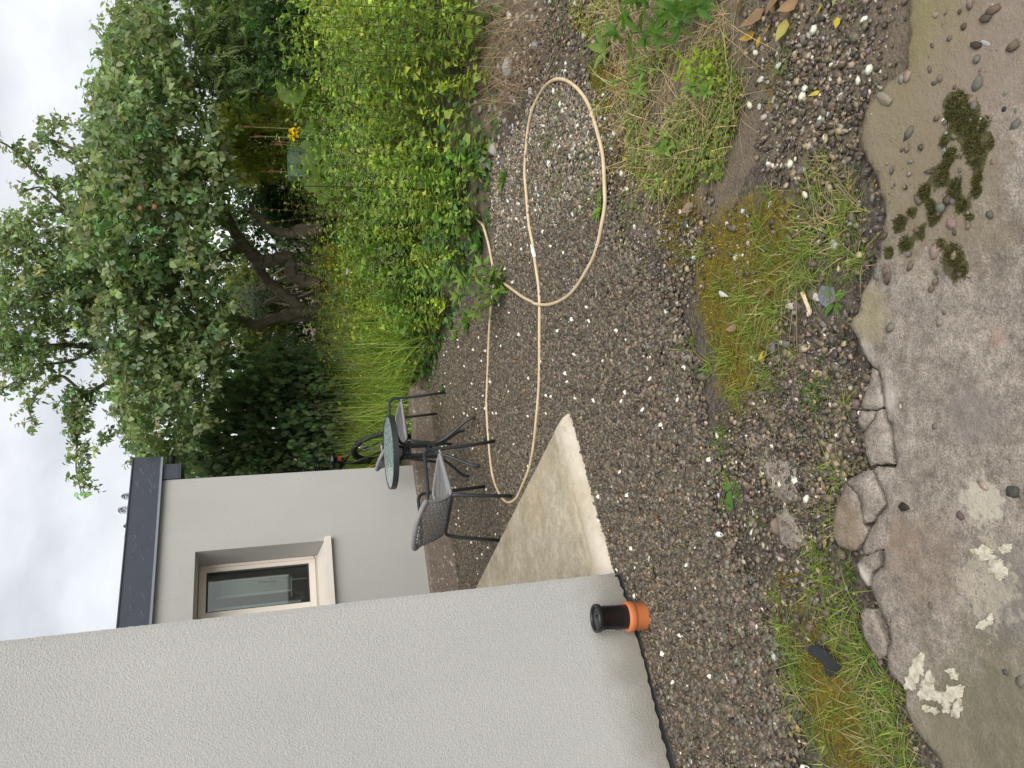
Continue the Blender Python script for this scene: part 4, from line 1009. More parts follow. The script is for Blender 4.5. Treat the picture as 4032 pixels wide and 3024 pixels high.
NAMED = [
 (3050, 2587, 75, (.42, .43, .46), 'grey and white veined stone lying in the gravel beside the grass strip', .5, .3, .6),
 (3062, 2072, 85, (.16, .13, .09), 'rounded mossy brown cobble beside the smaller concrete patch', .62, .6, .1),
 (2850, 1158, 85, WHT, 'long white stone shard standing in the moss', .35, .3, 1.3),
 (2700, 880, 60, (.06, .065, .045), 'dark mossy round stone in weedy ground by the hose', .8, .5, 0),
 (2678, 835, 28, WHT, 'small white stone beside the dark mossy round stone', .7, .5, .4),
 (3000, 312, 60, WHT, 'pointed white stone on bare soil near the leafy weeds', .45, .35, 1.4),
 (3040, 650, 45, WHT, 'flat white chip on moss toward the right of the yard', .6, .3, .4),
 (3130, 700, 40, WHT, 'white chip lying beside a dark pebble on moss', .6, .4, 1.0),
 (3530, 395, 170, (.22, .185, .14), 'long smooth sandy cobble bedded at the edge of the concrete', .30, .22, .85),
 (3480, 452, 45, (.5, .48, .45), 'white pointed pebble beside the long sandy cobble', .55, .35, 1.2),
 (3790, 790, 120, (.165, .125, .125), 'long purple stone bedded in the mossy concrete', .28, .16, .8),
 (3760, 595, 55, (.20, .205, .195), 'grey green cobble bedded in the moss on the concrete', .7, .3, .1),
 (3760, 640, 55, (.19, .14, .135), 'mauve oval cobble bedded in the moss on the concrete', .55, .3, .7),
 (3690, 685, 50, (.20, .16, .15), 'mauve round cobble at the edge of the moss on the concrete', .75, .3, .2),
 (3925, 175, 75, (.30, .30, .29), 'long grey cobble bedded in the concrete at the far right corner', .35, .2, .9),
 (2010, 270, 95, (.42, .41, .40), 'large pale angular stone amid dry grass in the bed', .6, .55, .2),
 (2115, 182, 65, (.25, .245, .24), 'grey rounded stone amid dry grass beside a twig', .7, .6, .5),
 (2140, 490, 55, WHT, 'white stone inside the hose loop near its far bend', .5, .4, 1.2),
 (2268, 568, 50, WHT, 'white stone in the middle of the pale gravel', .6, .4, .4),
 (2165, 645, 40, (.70, .68, .66), 'bright white stone in the pale gravel beside the hose', .8, .45, .1),
 (2250, 860, 85, PUR, 'long mauve slate chip at the edge of the pale gravel', .25, .25, 1.5),
 (2275, 880, 50, (.16, .18, .18), 'blue grey pebble beside the long mauve slate chip', .6, .5, .2),
 (2118, 600, 75, (.15, .11, .10), 'dark plum coloured stone inside the hose loop', .65, .35, 1.0),
 (1930, 640, 105, (.20, .19, .15), 'long grey stone edging the weed bed', .5, .5, .15),
 (1985, 640, 60, (.13, .105, .10), 'short dark stone in front of the long edging stone', .7, .5, .1),
 (1948, 590, 80, (.30, .28, .24), 'buff stone edging the weed bed beside the yellow leaf', .6, .5, .5),
 (2700, 1710, 48, (.42, .45, .50), 'pale blue grey chip at the right-hand edge of the gravel', .7, .4, .3),
 (2500, 1705, 40, (.28, .31, .33), 'grey blue chip alone in open gravel right of the step', .7, .4, .8),
 (2580, 1740, 42, (.34, .36, .38), 'grey pebble at the gravel edge among small tufts', .8, .5, .1),
 (2920, 1728, 42, (.30, .34, .37), 'blue grey stone at the tip of the bigger concrete patch', .75, .5, .1),
 (2510, 2505, 60, (.30, .24, .21), 'pinkish broken stone in the gravel just left of the drain pipe', .6, .35, .5),
 (3105, 2555, 0, WHT, '', 0, 0, 0),
 (2968, 1408, 55, (.42, .43, .48), 'pale lilac slate chip beside the yellow leaf on gravel', .45, .25, .7),
 (3165, 1745, 48, (.36, .40, .40), 'pale grey green slate chip in the dark grit', .5, .25, 1.3),
 (3130, 1790, 70, (.30, .23, .15), 'tan slate chip standing on edge in the dark grit', .5, .3, 1.2),
 (3275, 1762, 45, (.28, .22, .18), 'rounded brown pebble in the dark grit beside a grass tuft', .75, .6, .3),
 (3110, 1690, 42, (.15, .105, .105), 'dark plum pebble in the dark grit', .8, .6, .1),
 (3215, 1170, 80, (.46, .46, .45), 'pale flaky stone beside the wooden lath', .55, .25, 1.0),
 (3125, 1205, 105, (.40, .36, .30), 'long cream flint shard half covered by grass beside the wooden lath', .4, .25, 1.5),
 (3435, 2577, 40, (.50, .44, .34), 'cream pebble at the tip of the loose concrete chunk', .7, .5, .2),
 (3845, 2555, 44, (.45, .42, .36), 'pale pebble bedded in the open concrete', .8, .25, .2),
 (3690, 980, 36, (.42, .37, .32), 'buff pebble bedded in the concrete near the moss', .8, .25, .2),
 (3290, 965, 75, (.36, .36, .36), 'pale grey quartzy stone half hidden in grass near the concrete edge', .6, .5, .4),
 (3310, 500, 40, (.30, .28, .22), 'olive pebble among loose pebbles on soil', .6, .5, .5),
]
k = 0
for (ix, iy, px, col, lab, ra, fl, tu) in NAMED:
    if px == 0: continue
    k += 1
    onslab = ix > 3440
    stone(ix, iy, px, col, lab, ra, fl, tu, 200 + k, z=SLAB_Z - .004 if onslab else None, angular=.06 if ('cobble' in lab or 'pebble' in lab or 'round' in lab) else .17)
LOOSE = {'loose pale pebbles on the soil': ('small pale loose pebble', (.50, .48, .45), [(3140, 160), (3160, 200), (3240, 150), (3300, 250), (3400, 140), (3180, 215), (3280, 335), (3300, 340), (3270, 310), (3260, 450), (3320, 455), (3295, 490), (3340, 505), (3240, 500), (3425, 320), (3420, 365), (3110, 540), (3030, 800), (2860, 880), (2925, 830), (2945, 850), (2690, 960), (2900, 1015), (3190, 580), (2730, 1015), (3105, 325), (3060, 215), (2990, 420), (3080, 370)]),
         'loose mauve and grey pebbles on the soil': ('small mauve grey loose pebble', (.19, .165, .16), [(3160, 145), (3190, 170), (3330, 175), (3350, 330), (3275, 420), (3200, 470), (3120, 700), (3140, 750), (3210, 590), (3260, 555), (3370, 510), (3420, 200), (3280, 130), (3350, 640), (3140, 1520), (3060, 1650), (3190, 1600), (3020, 1560), (3220, 1390), (3230, 1480), (3120, 1600), (3340, 1560), (3180, 1700), (3460, 860), (3450, 1930)]),
         'white chips in the gravel': ('small white chip in gravel', (.62, .59, .55), [(2620, 1880), (2700, 2130), (2760, 2240), (2790, 2230), (2720, 2330), (2960, 1700), (2560, 2200), (2640, 2480), (2670, 2820), (2850, 2650), (3000, 2680), (2880, 2350), (2930, 2320), (3070, 2200), (2420, 1900), (2360, 1600), (2450, 1500), (2300, 1400), (2830, 1950), (3170, 2010), (3160, 2060), (3190, 2110), (2960, 2020), (2440, 1440), (2150, 1400)])}
for grp, (lab, col, pts) in LOOSE.items():
    for k, (ix, iy) in enumerate(pts):
        stone(ix, iy, random.uniform(22, 36), tuple(c * random.uniform(.8, 1.2) for c in col), lab + ' near ' + near(ix, iy), random.uniform(.6, .9), random.uniform(.4, .65), random.uniform(0, 3), 400 + k + len(grp), angular=.10, name='pebble', cat='pebble', group=grp)

def slab_chip(name, px, th, col, label, cat, z=0.006, mat=None, tilt=(0, 0)):
    """a flat chip with the outline seen in the photo and a real thickness"""
    P = grs(px); c = P.mean(0); n = len(P)
    top = [(p[0] - c[0], p[1] - c[1], th + (p[0] - c[0]) * tilt[0] + (p[1] - c[1]) * tilt[1]) for p in P]
    bot = [(a * 1.04, b * 1.04, zc - th) for a, b, zc in top]
    mb = MB(); mb.add(top + bot, [tuple(range(n))] + [tuple(range(n, 2 * n))[::-1]] + [(i, n + i, n + (i + 1) % n, (i + 1) % n) for i in range(n)])
    mb.c = [tuple(x * random.uniform(.85, 1.15) for x in col) for _ in mb.v]
    o = mb.build(name, mat or MAT['stone'], None, tint=True); o.location = (c[0], c[1], float(ground_z(c[0], c[1])) + z)
    return set_props(o, label, cat)
slab_chip('slate_piece', [(3202, 2555), (3206, 2542), (3240, 2540), (3268, 2560), (3300, 2598), (3310, 2630), (3298, 2650), (3278, 2662), (3262, 2650), (3256, 2615), (3238, 2592), (3212, 2575)], .012, (.022, .023, .025), 'curved black slate piece lying across the moss strip', 'slate', .01, tilt=(.05, .1))
slab_chip('slate_piece', [(3232, 1168), (3248, 1125), (3290, 1132), (3296, 1185), (3262, 1210), (3240, 1195)], .006, (.15, .16, .175), 'flat grey slate beside the wooden lath and a grass tuft', 'slate', .006, tilt=(.08, .0))
slab_chip('slate_piece', [(3042, 1352), (3056, 1350), (3058, 1385), (3046, 1395)], .005, (.15, .14, .16), 'thin upright lilac slate sliver beside the yellow leaf', 'slate', .006)
slab_chip('slate_piece', [(3500, 1590), (3512, 1580), (3518, 1600), (3508, 1612)], .004, (.08, .075, .03), 'tiny', 'slate', .03) if False else None
slab_chip('wood_lath', [(3166, 1152), (3178, 1148), (3208, 1226), (3202, 1240)], .004, (.66, .53, .34), 'pale split wooden lath lying on the grit near the concrete', 'wood', .012)
slab_chip('wood_lath', [(3186, 1228), (3192, 1228), (3193, 1246), (3188, 1246)], .003, (.66, .55, .38), 'tiny pale wood splinter at the end of the longer lath', 'wood', .008)
# lichen crusts on the apron: irregular, a few millimetres proud
def blot(ix, iy, rx, ry, seed, n=46, th=.0025):
    r = np.random.default_rng(seed); out = []
    for i in range(n):
        a = 6.283 * i / n; q = 1 + .30 * math.sin(3 * a + r.uniform(0, 6)) * 0 + r.normal(0, .10) + .22 * math.sin(2 * a + seed) + .16 * math.sin(5 * a + seed * 2)
        out.append((ix + rx * q * math.cos(a), iy + ry * q * math.sin(a)))
    return out
t = NT('pale_lichen'); v = t.pos(); f = t.noise(v, 60, 5, .7); c = t.ramp(f, [(.35, (.30, .27, .19)), (.6, (.54, .51, .42))]); MAT['lichen'] = t.done(c, .9, t.bump(f, .6, .004), spec=.2)
lm = MB()
for k, (ix, iy, rx, ry) in enumerate([(3612, 2630, 26, 52), (3588, 2685, 28, 30), (3660, 2690, 22, 40), (3655, 2720, 34, 34), (3700, 2745, 22, 26), (3640, 2735, 20, 24), (3750, 2730, 40, 34), (3770, 2790, 22, 34), (3728, 2780, 18, 26), (3650, 2790, 18, 14), (3682, 2798, 14, 16), (3760, 2660, 13, 18), (3745, 2640, 18, 12), (3870, 2460, 22, 18), (3900, 2440, 14, 18), (3880, 2180, 40, 26), (3930, 2240, 34, 40), (3845, 2170, 18, 14), (3960, 2160, 20, 22)]):
    px = blot(ix, iy, rx, ry, k + 3); P = grs(px, SLAB_Z); n = len(P); cc = P.mean(0)
    V = [(p[0], p[1], SLAB_Z - .001) for p in P] + [(p[0] * .9 + cc[0] * .1, p[1] * .9 + cc[1] * .1, SLAB_Z + .0042) for p in P] + [(cc[0], cc[1], SLAB_Z + .0045)]
    lm.add(V, [(i, (i + 1) % n, n + (i + 1) % n, n + i) for i in range(n)] + [(n + i, n + (i + 1) % n, 2 * n) for i in range(n)])
o = lm.build('lichen', MAT['lichen'], apron); o.matrix_parent_inverse = Matrix.Translation((0, -1.3, 0)); o['kind'] = 'stuff'

# ------------------------------------------------------------------ hose
HOSE_PX = [(1880, 800), (1905, 890), (1930, 985), (1948, 1090), (1938, 1180), (1927, 1340), (1920, 1500), (1919, 1620), (1926, 1750), (1942, 1870), (1965, 1940), (1998, 1976), (2030, 1965), (2058, 1915), (2088, 1830), (2110, 1700), (2122, 1540), (2127, 1350), (2126, 1190), (2117, 1080), (2106, 1010), (2098, 950), (2082, 860), (2072, 740), (2069, 650), (2078, 530), (2102, 425), (2140, 350), (2188, 314), (2232, 318), (2280, 352), (2320, 415), (2352, 505), (2374, 610), (2384, 720), (2383, 800), (2374, 880), (2350, 980), (2310, 1070), (2258, 1145), (2200, 1188), (2140, 1200), (2080, 1180), (2030, 1148), (1990, 1118), (1965, 1090)]
hp = spline([gr(*p, .014) for p in HOSE_PX], 6); hz = ground_z(hp[:, 0], hp[:, 1])
ss = np.arange(len(hp)); hp[:, 2] = np.maximum(hz, 0) + .0175 + .002 * np.sin(ss * .5)
cr = np.exp(-((hp[:, 0] - gr(2126, 1196)[0]) ** 2 + (hp[:, 1] - gr(2126, 1196)[1]) ** 2) / .004); cr[:200] = 0; hp[:, 2] += .022 * cr
hose = MB().tube(hp, .0098, 10); ho = hose.build('garden_hose', MAT['hose'], None, True); set_props(ho, 'beige garden hose looping over the gravel and under the weeds', 'hose')
p0, p1 = gr(2107, 1014, .0175), gr(2095, 965, .0175); u_ = p1 - p0
c_ = MB(); c_.tube([p0, p0 + u_ * .28], .0145, 14); c_.tube([p0 + u_ * .3, p0 + u_ * .68], .0165, 14); c_.tube([p0 + u_ * .7, p1], .0135, 14); c_.build('hose_connector', MAT['white'], ho, True)

# ------------------------------------------------------------------ table and chairs
def table():
    c = gr(1853, 1766); c = np.array([-0.53, 6.25, 0])
    root = empty('garden_table', c, math.radians(18), 'round black garden table with a rippled green glass top', 'table')
    H = .715; R = .305
    b = MB(); b.lathe([(0, H + .001), (R * .5, H + .001), (R - .014, H + .001)], 56); b.build('glass_top', MAT['tableglass'], root)
    b = MB(); b.lathe([(R - .014, H - .002), (R - .013, H + .004), (R, H + .004), (R + .001, H - .040), (R - .004, H - .042), (R - .018, H - .038), (R - .018, H - .004), (0, H - .004)], 56); b.build('rim', MAT['metal'], root)
    for k in range(4):
        a = math.radians(45 + 90 * k); ca, sa = math.cos(a), math.sin(a)
        P = lambda r, z: (r * ca, r * sa, z)
        pts = arc([P(.29, .0), P(.285, .05), P(.262, .085), P(.115, .235), P(.068, .31), P(.062, .62), P(.20, H - .045)], .06, 6)
        b = MB().tube(pts, .0125, 10); b.build('leg', MAT['metal'], root, True)
    for z in (.37, .565):
        b = MB()
        for k in range(4):
            a = math.radians(90 * k); ca, sa = math.cos(a), math.sin(a); R2 = [[ca, -sa, 0], [sa, ca, 0], [0, 0, 1]]
            for dz in (-.022, .022): b.box(np.array(R2) @ np.array([.047, 0, 0]) + np.array([0, 0, z + dz]), (.006, .085, .012), R2)
            for dy in (-.034, .034): b.box(np.array(R2) @ np.array([.047, dy, 0]) + np.array([0, 0, z]), (.006, .016, .031), R2)
        b.build('bracket', MAT['metal'], root)
table()
def chair(loc, face, label):
    """origin between the feet, +Y is the way the sitter faces"""
    root = empty('bistro_chair', (loc[0], loc[1], 0.0), face, label, 'chair', 'bistro chairs at the garden table')
    r = .0128
    def arm(s):
        return [(s * .255, .275, 0), (s * .245, .245, .30), (s * .24, .232, .535), (s * .24, .19, .565), (s * .235, -.16, .592), (s * .225, -.235, .615)]
    right = arc(arm(1), .055, 6); left = arc(arm(-1), .055, 6)
    top = [(.225, -.235, .615), (.215, -.285, .650), (.16, -.33, .682), (.07, -.35, .695), (-.07, -.35, .695), (-.16, -.33, .682), (-.215, -.285, .650), (-.225, -.235, .615)]
    b = MB().tube(right, r, 10); b.build('leg', MAT['metal'], root, True)
    b = MB().tube(left, r, 10); b.build('leg', MAT['metal'], root, True)
    topc = spline(top, 6)
    b = MB().tube(topc, .0165, 10); rr = random.Random(4)
    n = len(topc)
    for i in range(1, n - 1):                         # wrapped cane on the top rail
        if rr.random() < .8:
            t = nrm(topc[i + 1] - topc[i - 1]); b.tube([topc[i] - t * .005, topc[i] + t * .005], .0182 + rr.uniform(0, .0012), 10)
    b.build('top_rail', MAT['rattan'], root, True)
    rear = arc([(.25, -.27, 0), (.232, -.215, .34), (.225, -.19, .425), (-.225, -.19, .425), (-.232, -.215, .34), (-.25, -.27, 0)], .065, 7)
    b = MB().tube(rear, r, 10); b.build('rear_frame', MAT['metal'], root, True)
    # seat
    yf, yb, zs, hw = .235, -.165, .437, .222
    sf = arc([(-hw, yb, zs - .005), (-hw, yf - .03, zs + .008), (-hw + .05, yf, zs + .004), (hw - .05, yf, zs + .004), (hw, yf - .03, zs + .008), (hw, yb, zs - .005)], .05, 5)
    b = MB().tube(sf + [sf[0]], .0125, 8)
    for i in range(0, len(sf) - 1):
        a, c = np.array(sf[i]), np.array(sf[i + 1]); L = np.linalg.norm(c - a)
        for k in range(int(L / .022)):
            p = a + (c - a) * ((k + .5) / max(1, int(L / .022))); t = (c - a) / L; b.tube([p - t * .0085, p + t * .0085], .0142 + .0006 * (k % 2), 8)
    b.tube([(-hw, -.02, zs - .02), (-hw + .02, -.02, zs - .04), (hw - .02, -.02, zs - .04), (hw, -.02, zs - .02)], .008, 6)
    b.tube([(hw, .2, zs), (.243, .235, .45)], .009, 6); b.tube([(-hw, .2, zs), (-.243, .235, .45)], .009, 6)
    b.build('seat_frame', MAT['rattan'], root, True)
    b = MB(); ns = 23
    for i in range(ns):
        y = yb + .012 + (yf - yb - .02) * i / (ns - 1); sag = .016 * math.sin(math.pi * i / (ns - 1))
        w_ = hw if y < yf - .04 else hw - (y - yf + .04) * .9
        pts = [(x * w_, y + .004 * math.sin(11 * x + i), zs + .009 - sag * (1 - x * x)) for x in (-1, -.6, -.2, .2, .6, 1)]
        b.tube(pts, .0040, 5)
    for i in range(0, 15, 7):
        x = -hw + .025 + (2 * hw - .05) * i / 14
        b.tube([(x, yb, zs + .001), (x, 0, zs + .0 - .012), (x, yf, zs + .004)], .0036, 5)
    b.build('seat', MAT['rattan'], root, True)
    # woven back
    b = MB(); nh = 15
    def Q(s, t):                                       # s across -1..1, t up 0..1
        k = (s + 1) / 2 * (n - 1); i = min(int(k), n - 2); f = k - i
        up = topc[::-1][i] * (1 - f) + topc[::-1][i + 1] * f
        lowp = np.array([s * .212, -.19 - .045 * (1 - s * s), .445]); p = lowp * (1 - t) + up * t; p[1] += -.02 * math.sin(math.pi * t) * 1
        return p
    for i in range(1, nh):
        t = i / nh; b.tube([Q(s, t) + np.array([0, .003 * ((-1) ** (j + i)), 0]) for j, s in enumerate(np.linspace(-1, 1, 14))], .0044, 5)
    for j in range(1, 21):
        s = -1 + 2 * j / 21; b.tube([Q(s, t) + np.array([0, .003 * ((-1) ** (j + k)), 0]) for k, t in enumerate(np.linspace(0, 1, 9))], .0038, 5)
    for s in (-1, 1):
        pts = [Q(s * .985, t) for t in np.linspace(0, .96, 8)]; b.tube(pts, .011, 8)
        for k in range(16):
            p = Q(s * .985, .02 + .93 * k / 16); q2 = Q(s * .985, .02 + .93 * k / 16 + .03); b.tube([p, q2], .0125, 8)
    b.build('backrest', MAT['rattan_dark'], root, True)
chair((-0.80, 5.47), -math.radians(90 - 48.7), 'grey woven bistro chair in front, its back toward the cement step')
chair((-0.42, 7.37), -math.radians(90 - 25.6), 'grey woven bistro chair behind the table, beside the tall grass')

# ------------------------------------------------------------------ bicycle behind the far corner
def bicycle():
    zc = .175
    base = at(1525, 1757, 8.35)
    fwd = nrm(np.array([-.50, .86, 0.0])); side = np.array([fwd[1], -fwd[0], 0]); lean = .10
    up = nrm(np.array([0, 0, 1.0]) - side * lean)
    R = .335
    hub = np.array([base[0], base[1], zc + R])
    root = empty('bicycle', (hub[0], hub[1], zc), 0, 'black bicycle with amber stripe parked behind the house corner', 'bicycle')
    inv = Matrix.Translation(-Vector(root.location))
    P = lambda f, s, u: hub + fwd * f + side * s + up * u
    def B(mb, name, mat, par=None, smooth=True):
        o = mb.build(name, mat, None, smooth); o.data.transform(inv); o.parent = par or root; return o
    def wheel(f):
        ring = [P(f + math.cos(a) * (R - .026), 0, math.sin(a) * (R - .026)) for a in np.linspace(0, 6.2832, 56, endpoint=False)]
        m = MB().tube(ring, .027, 12, True)
        w = B(m, 'wheel', MAT['tyre'])
        m = MB()
        for k in range(84):                            # tread blocks
            a = 6.2832 * k / 84
            for s in (-.020, -.007, .007, .020):
                rr_ = R - .004 - abs(s) * .35; aa = a + (.018 if abs(s) > .01 else 0)
                rot = np.stack([-math.sin(aa) * fwd + math.cos(aa) * up, side, math.cos(aa) * fwd + math.sin(aa) * up], 1)
                m.box(P(f + math.cos(aa) * rr_, s, math.sin(aa) * rr_), (.014, .010, .010), rot)
        B(m, 'tread', MAT['tyre'], w, False)
        rim = [P(f + math.cos(a) * (R - .058), 0, math.sin(a) * (R - .058)) for a in np.linspace(0, 6.2832, 48, endpoint=False)]
        m = MB().tube(rim, .011, 6, True); B(m, 'rim', MAT['black'], w)
        m = MB()
        for k in range(28):
            a = 6.2832 * k / 28; m.tube([P(f + .02 * math.cos(a + 1.3), .025 * (-1) ** k, .02 * math.sin(a + 1.3)), P(f + math.cos(a) * (R - .06), 0, math.sin(a) * (R - .06))], .0012, 4)
        m.tube([P(f, -.06, 0), P(f, .06, 0)], .018, 10); B(m, 'spokes', MAT['chrome'], w)
    wheel(0); wheel(1.06)
    m = MB(); bb = (.43, -.06); st = (.27, .44); hd = (.84, .40); ht = (.82, .50)
    m.tube([P(bb[0], 0, bb[1]), P(*[st[0], 0, st[1]])], .018, 10)
    m.tube([P(bb[0], 0, bb[1]), P(hd[0], 0, hd[1] - .02)], .024, 10); m.tube([P(st[0], 0, st[1] - .04), P(ht[0], 0, ht[1])], .020, 10); m.tube([P(hd[0] + .012, 0, hd[1] - .06), P(ht[0] - .005, 0, ht[1] + .05)], .022, 10)
    for s in (-1, 1):
        m.tube([P(0, s * .06, 0), P(.36, s * .045, -.045), P(bb[0], s * .03, bb[1])], .011, 8); m.tube([P(0, s * .06, 0), P(.22, s * .05, .34), P(st[0], s * .012, st[1] - .05)], .010, 8)
        m.tube([P(1.06, s * .055, 0), P(.93, s * .055, .33), P(.88, s * .03, .36)], .013, 8)
    fr_ = B(m, 'frame', MAT['black'])
    m = MB(); m.tube([P(bb[0] + .08, -.017, bb[1] + .12), P(hd[0] - .12, -.017, hd[1] - .09)], .015, 8); m.tube([P(bb[0] + .02, .014, bb[1] + .05), P(hd[0] - .1, .014, hd[1] - .1)], .014, 8); B(m, 'amber_stripe', MAT['yellowpaint'], fr_)
    m = MB(); m.tube([P(st[0], 0, st[1] - .03), P(st[0] - .03, 0, .50)], .0145, 10); B(m, 'seat_post', MAT['black'])
    m = MB(); sx = [(-.15, .062, .525), (-.10, .078, .532), (-.02, .062, .525), (.06, .030, .522), (.13, .018, .515)]
    V = []; F = []
    for (f, w_, u) in sx:
        for a in np.linspace(0, 6.2832, 14, endpoint=False): V.append(P(st[0] - .04 + f, w_ * math.cos(a), u + .028 * math.sin(a)))
    for i in range(len(sx) - 1):
        for j in range(14): F.append((i * 14 + j, i * 14 + (j + 1) % 14, (i + 1) * 14 + (j + 1) % 14, (i + 1) * 14 + j))
    F.append(tuple(range(14))[::-1]); F.append(tuple(range(56, 70))); m.add(V, F); B(m, 'saddle', MAT['black'])
    m = MB(); m.tube([P(st[0] - .01, 0, .50), P(st[0] - .09, 0, .50), P(st[0] - .09, 0, .40)], .010, 6); m.tube([P(st[0] - .1, -.035, .48), P(st[0] - .1, .035, .48)], .016, 8); B(m, 'reflector_mount', MAT['black'])
    m = MB(); m.box(P(st[0] - .115, 0, .455), (.012, .05, .035), np.stack([fwd, side, up], 1)); B(m, 'reflector', MAT['red'], None, False)
    hb = arc([P(.80, -.31, .66), P(.80, -.10, .63), P(.84, 0, .60), P(.80, .10, .63), P(.80, .31, .66)], .08, 5)
    m = MB(); m.tube(hb, .0125, 8); m.tube([P(.815, 0, .53), P(.84, 0, .60)], .018, 8); B(m, 'handlebar', MAT['black'])
    for s in (-1, 1):
        m = MB(); m.tube([P(.80, s * .20, .645), P(.80, s * .32, .662)], .018, 10); B(m, 'grip', MAT['black'])
        m = MB(); m.tube([P(.83, s * .17, .65), P(.88, s * .20, .63), P(.87, s * .30, .62)], .007, 6); B(m, 'brake_lever', MAT['chrome'])
    m = MB()
    m.tube([P(.43, .075, -.06), P(.36, .08, -.22)], .011, 8); m.tube([P(.43, -.075, -.06), P(.50, -.08, .10)], .011, 8); m.tube([P(.43, -.085, -.06), P(.43, .085, -.06)], .016, 10); B(m, 'crank', MAT['chrome'])
    for (f, s, u) in ((.36, .13, -.22), (.50, -.13, .10)):
        m = MB(); m.box(P(f, s, u), (.09, .085, .022), np.stack([fwd, side, up], 1)); pd = B(m, 'pedal', MAT['black'], None, False)
        m = MB(); m.box(P(f - .047, s, u), (.004, .05, .012), np.stack([fwd, side, up], 1)); B(m, 'pedal_reflector', MAT['yellowpaint'], pd, False)
    m = MB(); m.tube([P(.15, .05, .33), P(.11, .062, .30), P(.07, .062, .22), P(.05, .05, .16)], .008, 6); B(m, 'brake_arm', MAT['chrome'])
bicycle()
# ------------------------------------------------------------------ vegetation
T5 = tmpl_leaf(.30, .10, .15); T5N = tmpl_leaf(.20, .06, .25, .4); T5W = tmpl_leaf(.40, .10, .18, .38); T8 = tmpl_leaf8(.17, .05, .28); T8W = tmpl_leaf8(.30, .06, .25)
T8A = tmpl_leaf8(.34, .06, .22)
UPV = np.array([0, 0, 1.0])
def sprigs(P, D, L, n, size, base, tmpl, rng, droop=.3, spread=.9, var=.22, hue=.12, jit=.25):
    """P (N,3) sprig roots, D directions, L lengths; n leaves each"""
    N = len(P); t = (np.arange(n)[None] + rng.uniform(.2, .8, (N, n))) / n
    D = nrm(D); side = nrm(np.cross(D, UPV) + 1e-4); oth = np.cross(side, D)
    a = np.arange(n)[None] * 2.4 + rng.uniform(0, 6.28, (N, 1)) + rng.normal(0, .3, (N, n))
    rad = side[:, None] * np.cos(a)[..., None] + oth[:, None] * np.sin(a)[..., None]
    base_p = P[:, None] + D[:, None] * (L[:, None] * t)[..., None] - UPV * (droop * L[:, None] * t * t * .5)[..., None]
    ld = nrm(D[:, None] * (1 - spread) + rad * spread + rng.normal(0, jit, (N, n, 3)) - UPV * droop)
    up = nrm(UPV[None, None] + rad * .3 + rng.normal(0, .45, (N, n, 3)))
    s = size * rng.uniform(.6, 1.15, (N, n)) * (1 - .35 * t ** 3)
    b = np.repeat(shades(N, base, var, hue, rng), n, 0) * np.exp(rng.normal(0, .14, (N * n, 1)))
    return scatter(base_p.reshape(-1, 3), ld.reshape(-1, 3), up.reshape(-1, 3), s.ravel(), tmpl, b)
def twig_mesh(P, D, L, r, col, rng, droop=.3):
    N = len(P); D = nrm(D); E_ = P + D * L[:, None] - UPV * (droop * L * .5)[:, None]; M_ = (P + E_) / 2 + UPV * (droop * L * .12)[:, None]
    X = nrm(np.cross(D, UPV) + 1e-4); Z = np.cross(X, D); V = []
    for C, k in ((P, 1.0), (M_, .7), (E_, .35)):
        for q in range(3): V.append(C + (X * math.cos(q * 2.094) + Z * math.sin(q * 2.094)) * r * k)
    V = np.stack(V, 1); F = []
    for i in (0, 3):
        for q in range(3): F.append([i + q, i + (q + 1) % 3, i + 3 + (q + 1) % 3, i + 3 + q])
    F = (np.array(F)[None] + (np.arange(N) * 9)[:, None, None]).reshape(-1, 4)
    return V.reshape(-1, 3), F, np.repeat(col, 9, 0)
def back(px, ylo, yhi, rng):
    y = rng.uniform(ylo, yhi, len(px)); D = np.array([ray(a, b) for a, b in px]); return EYE + D * (y / D[:, 1])[:, None]

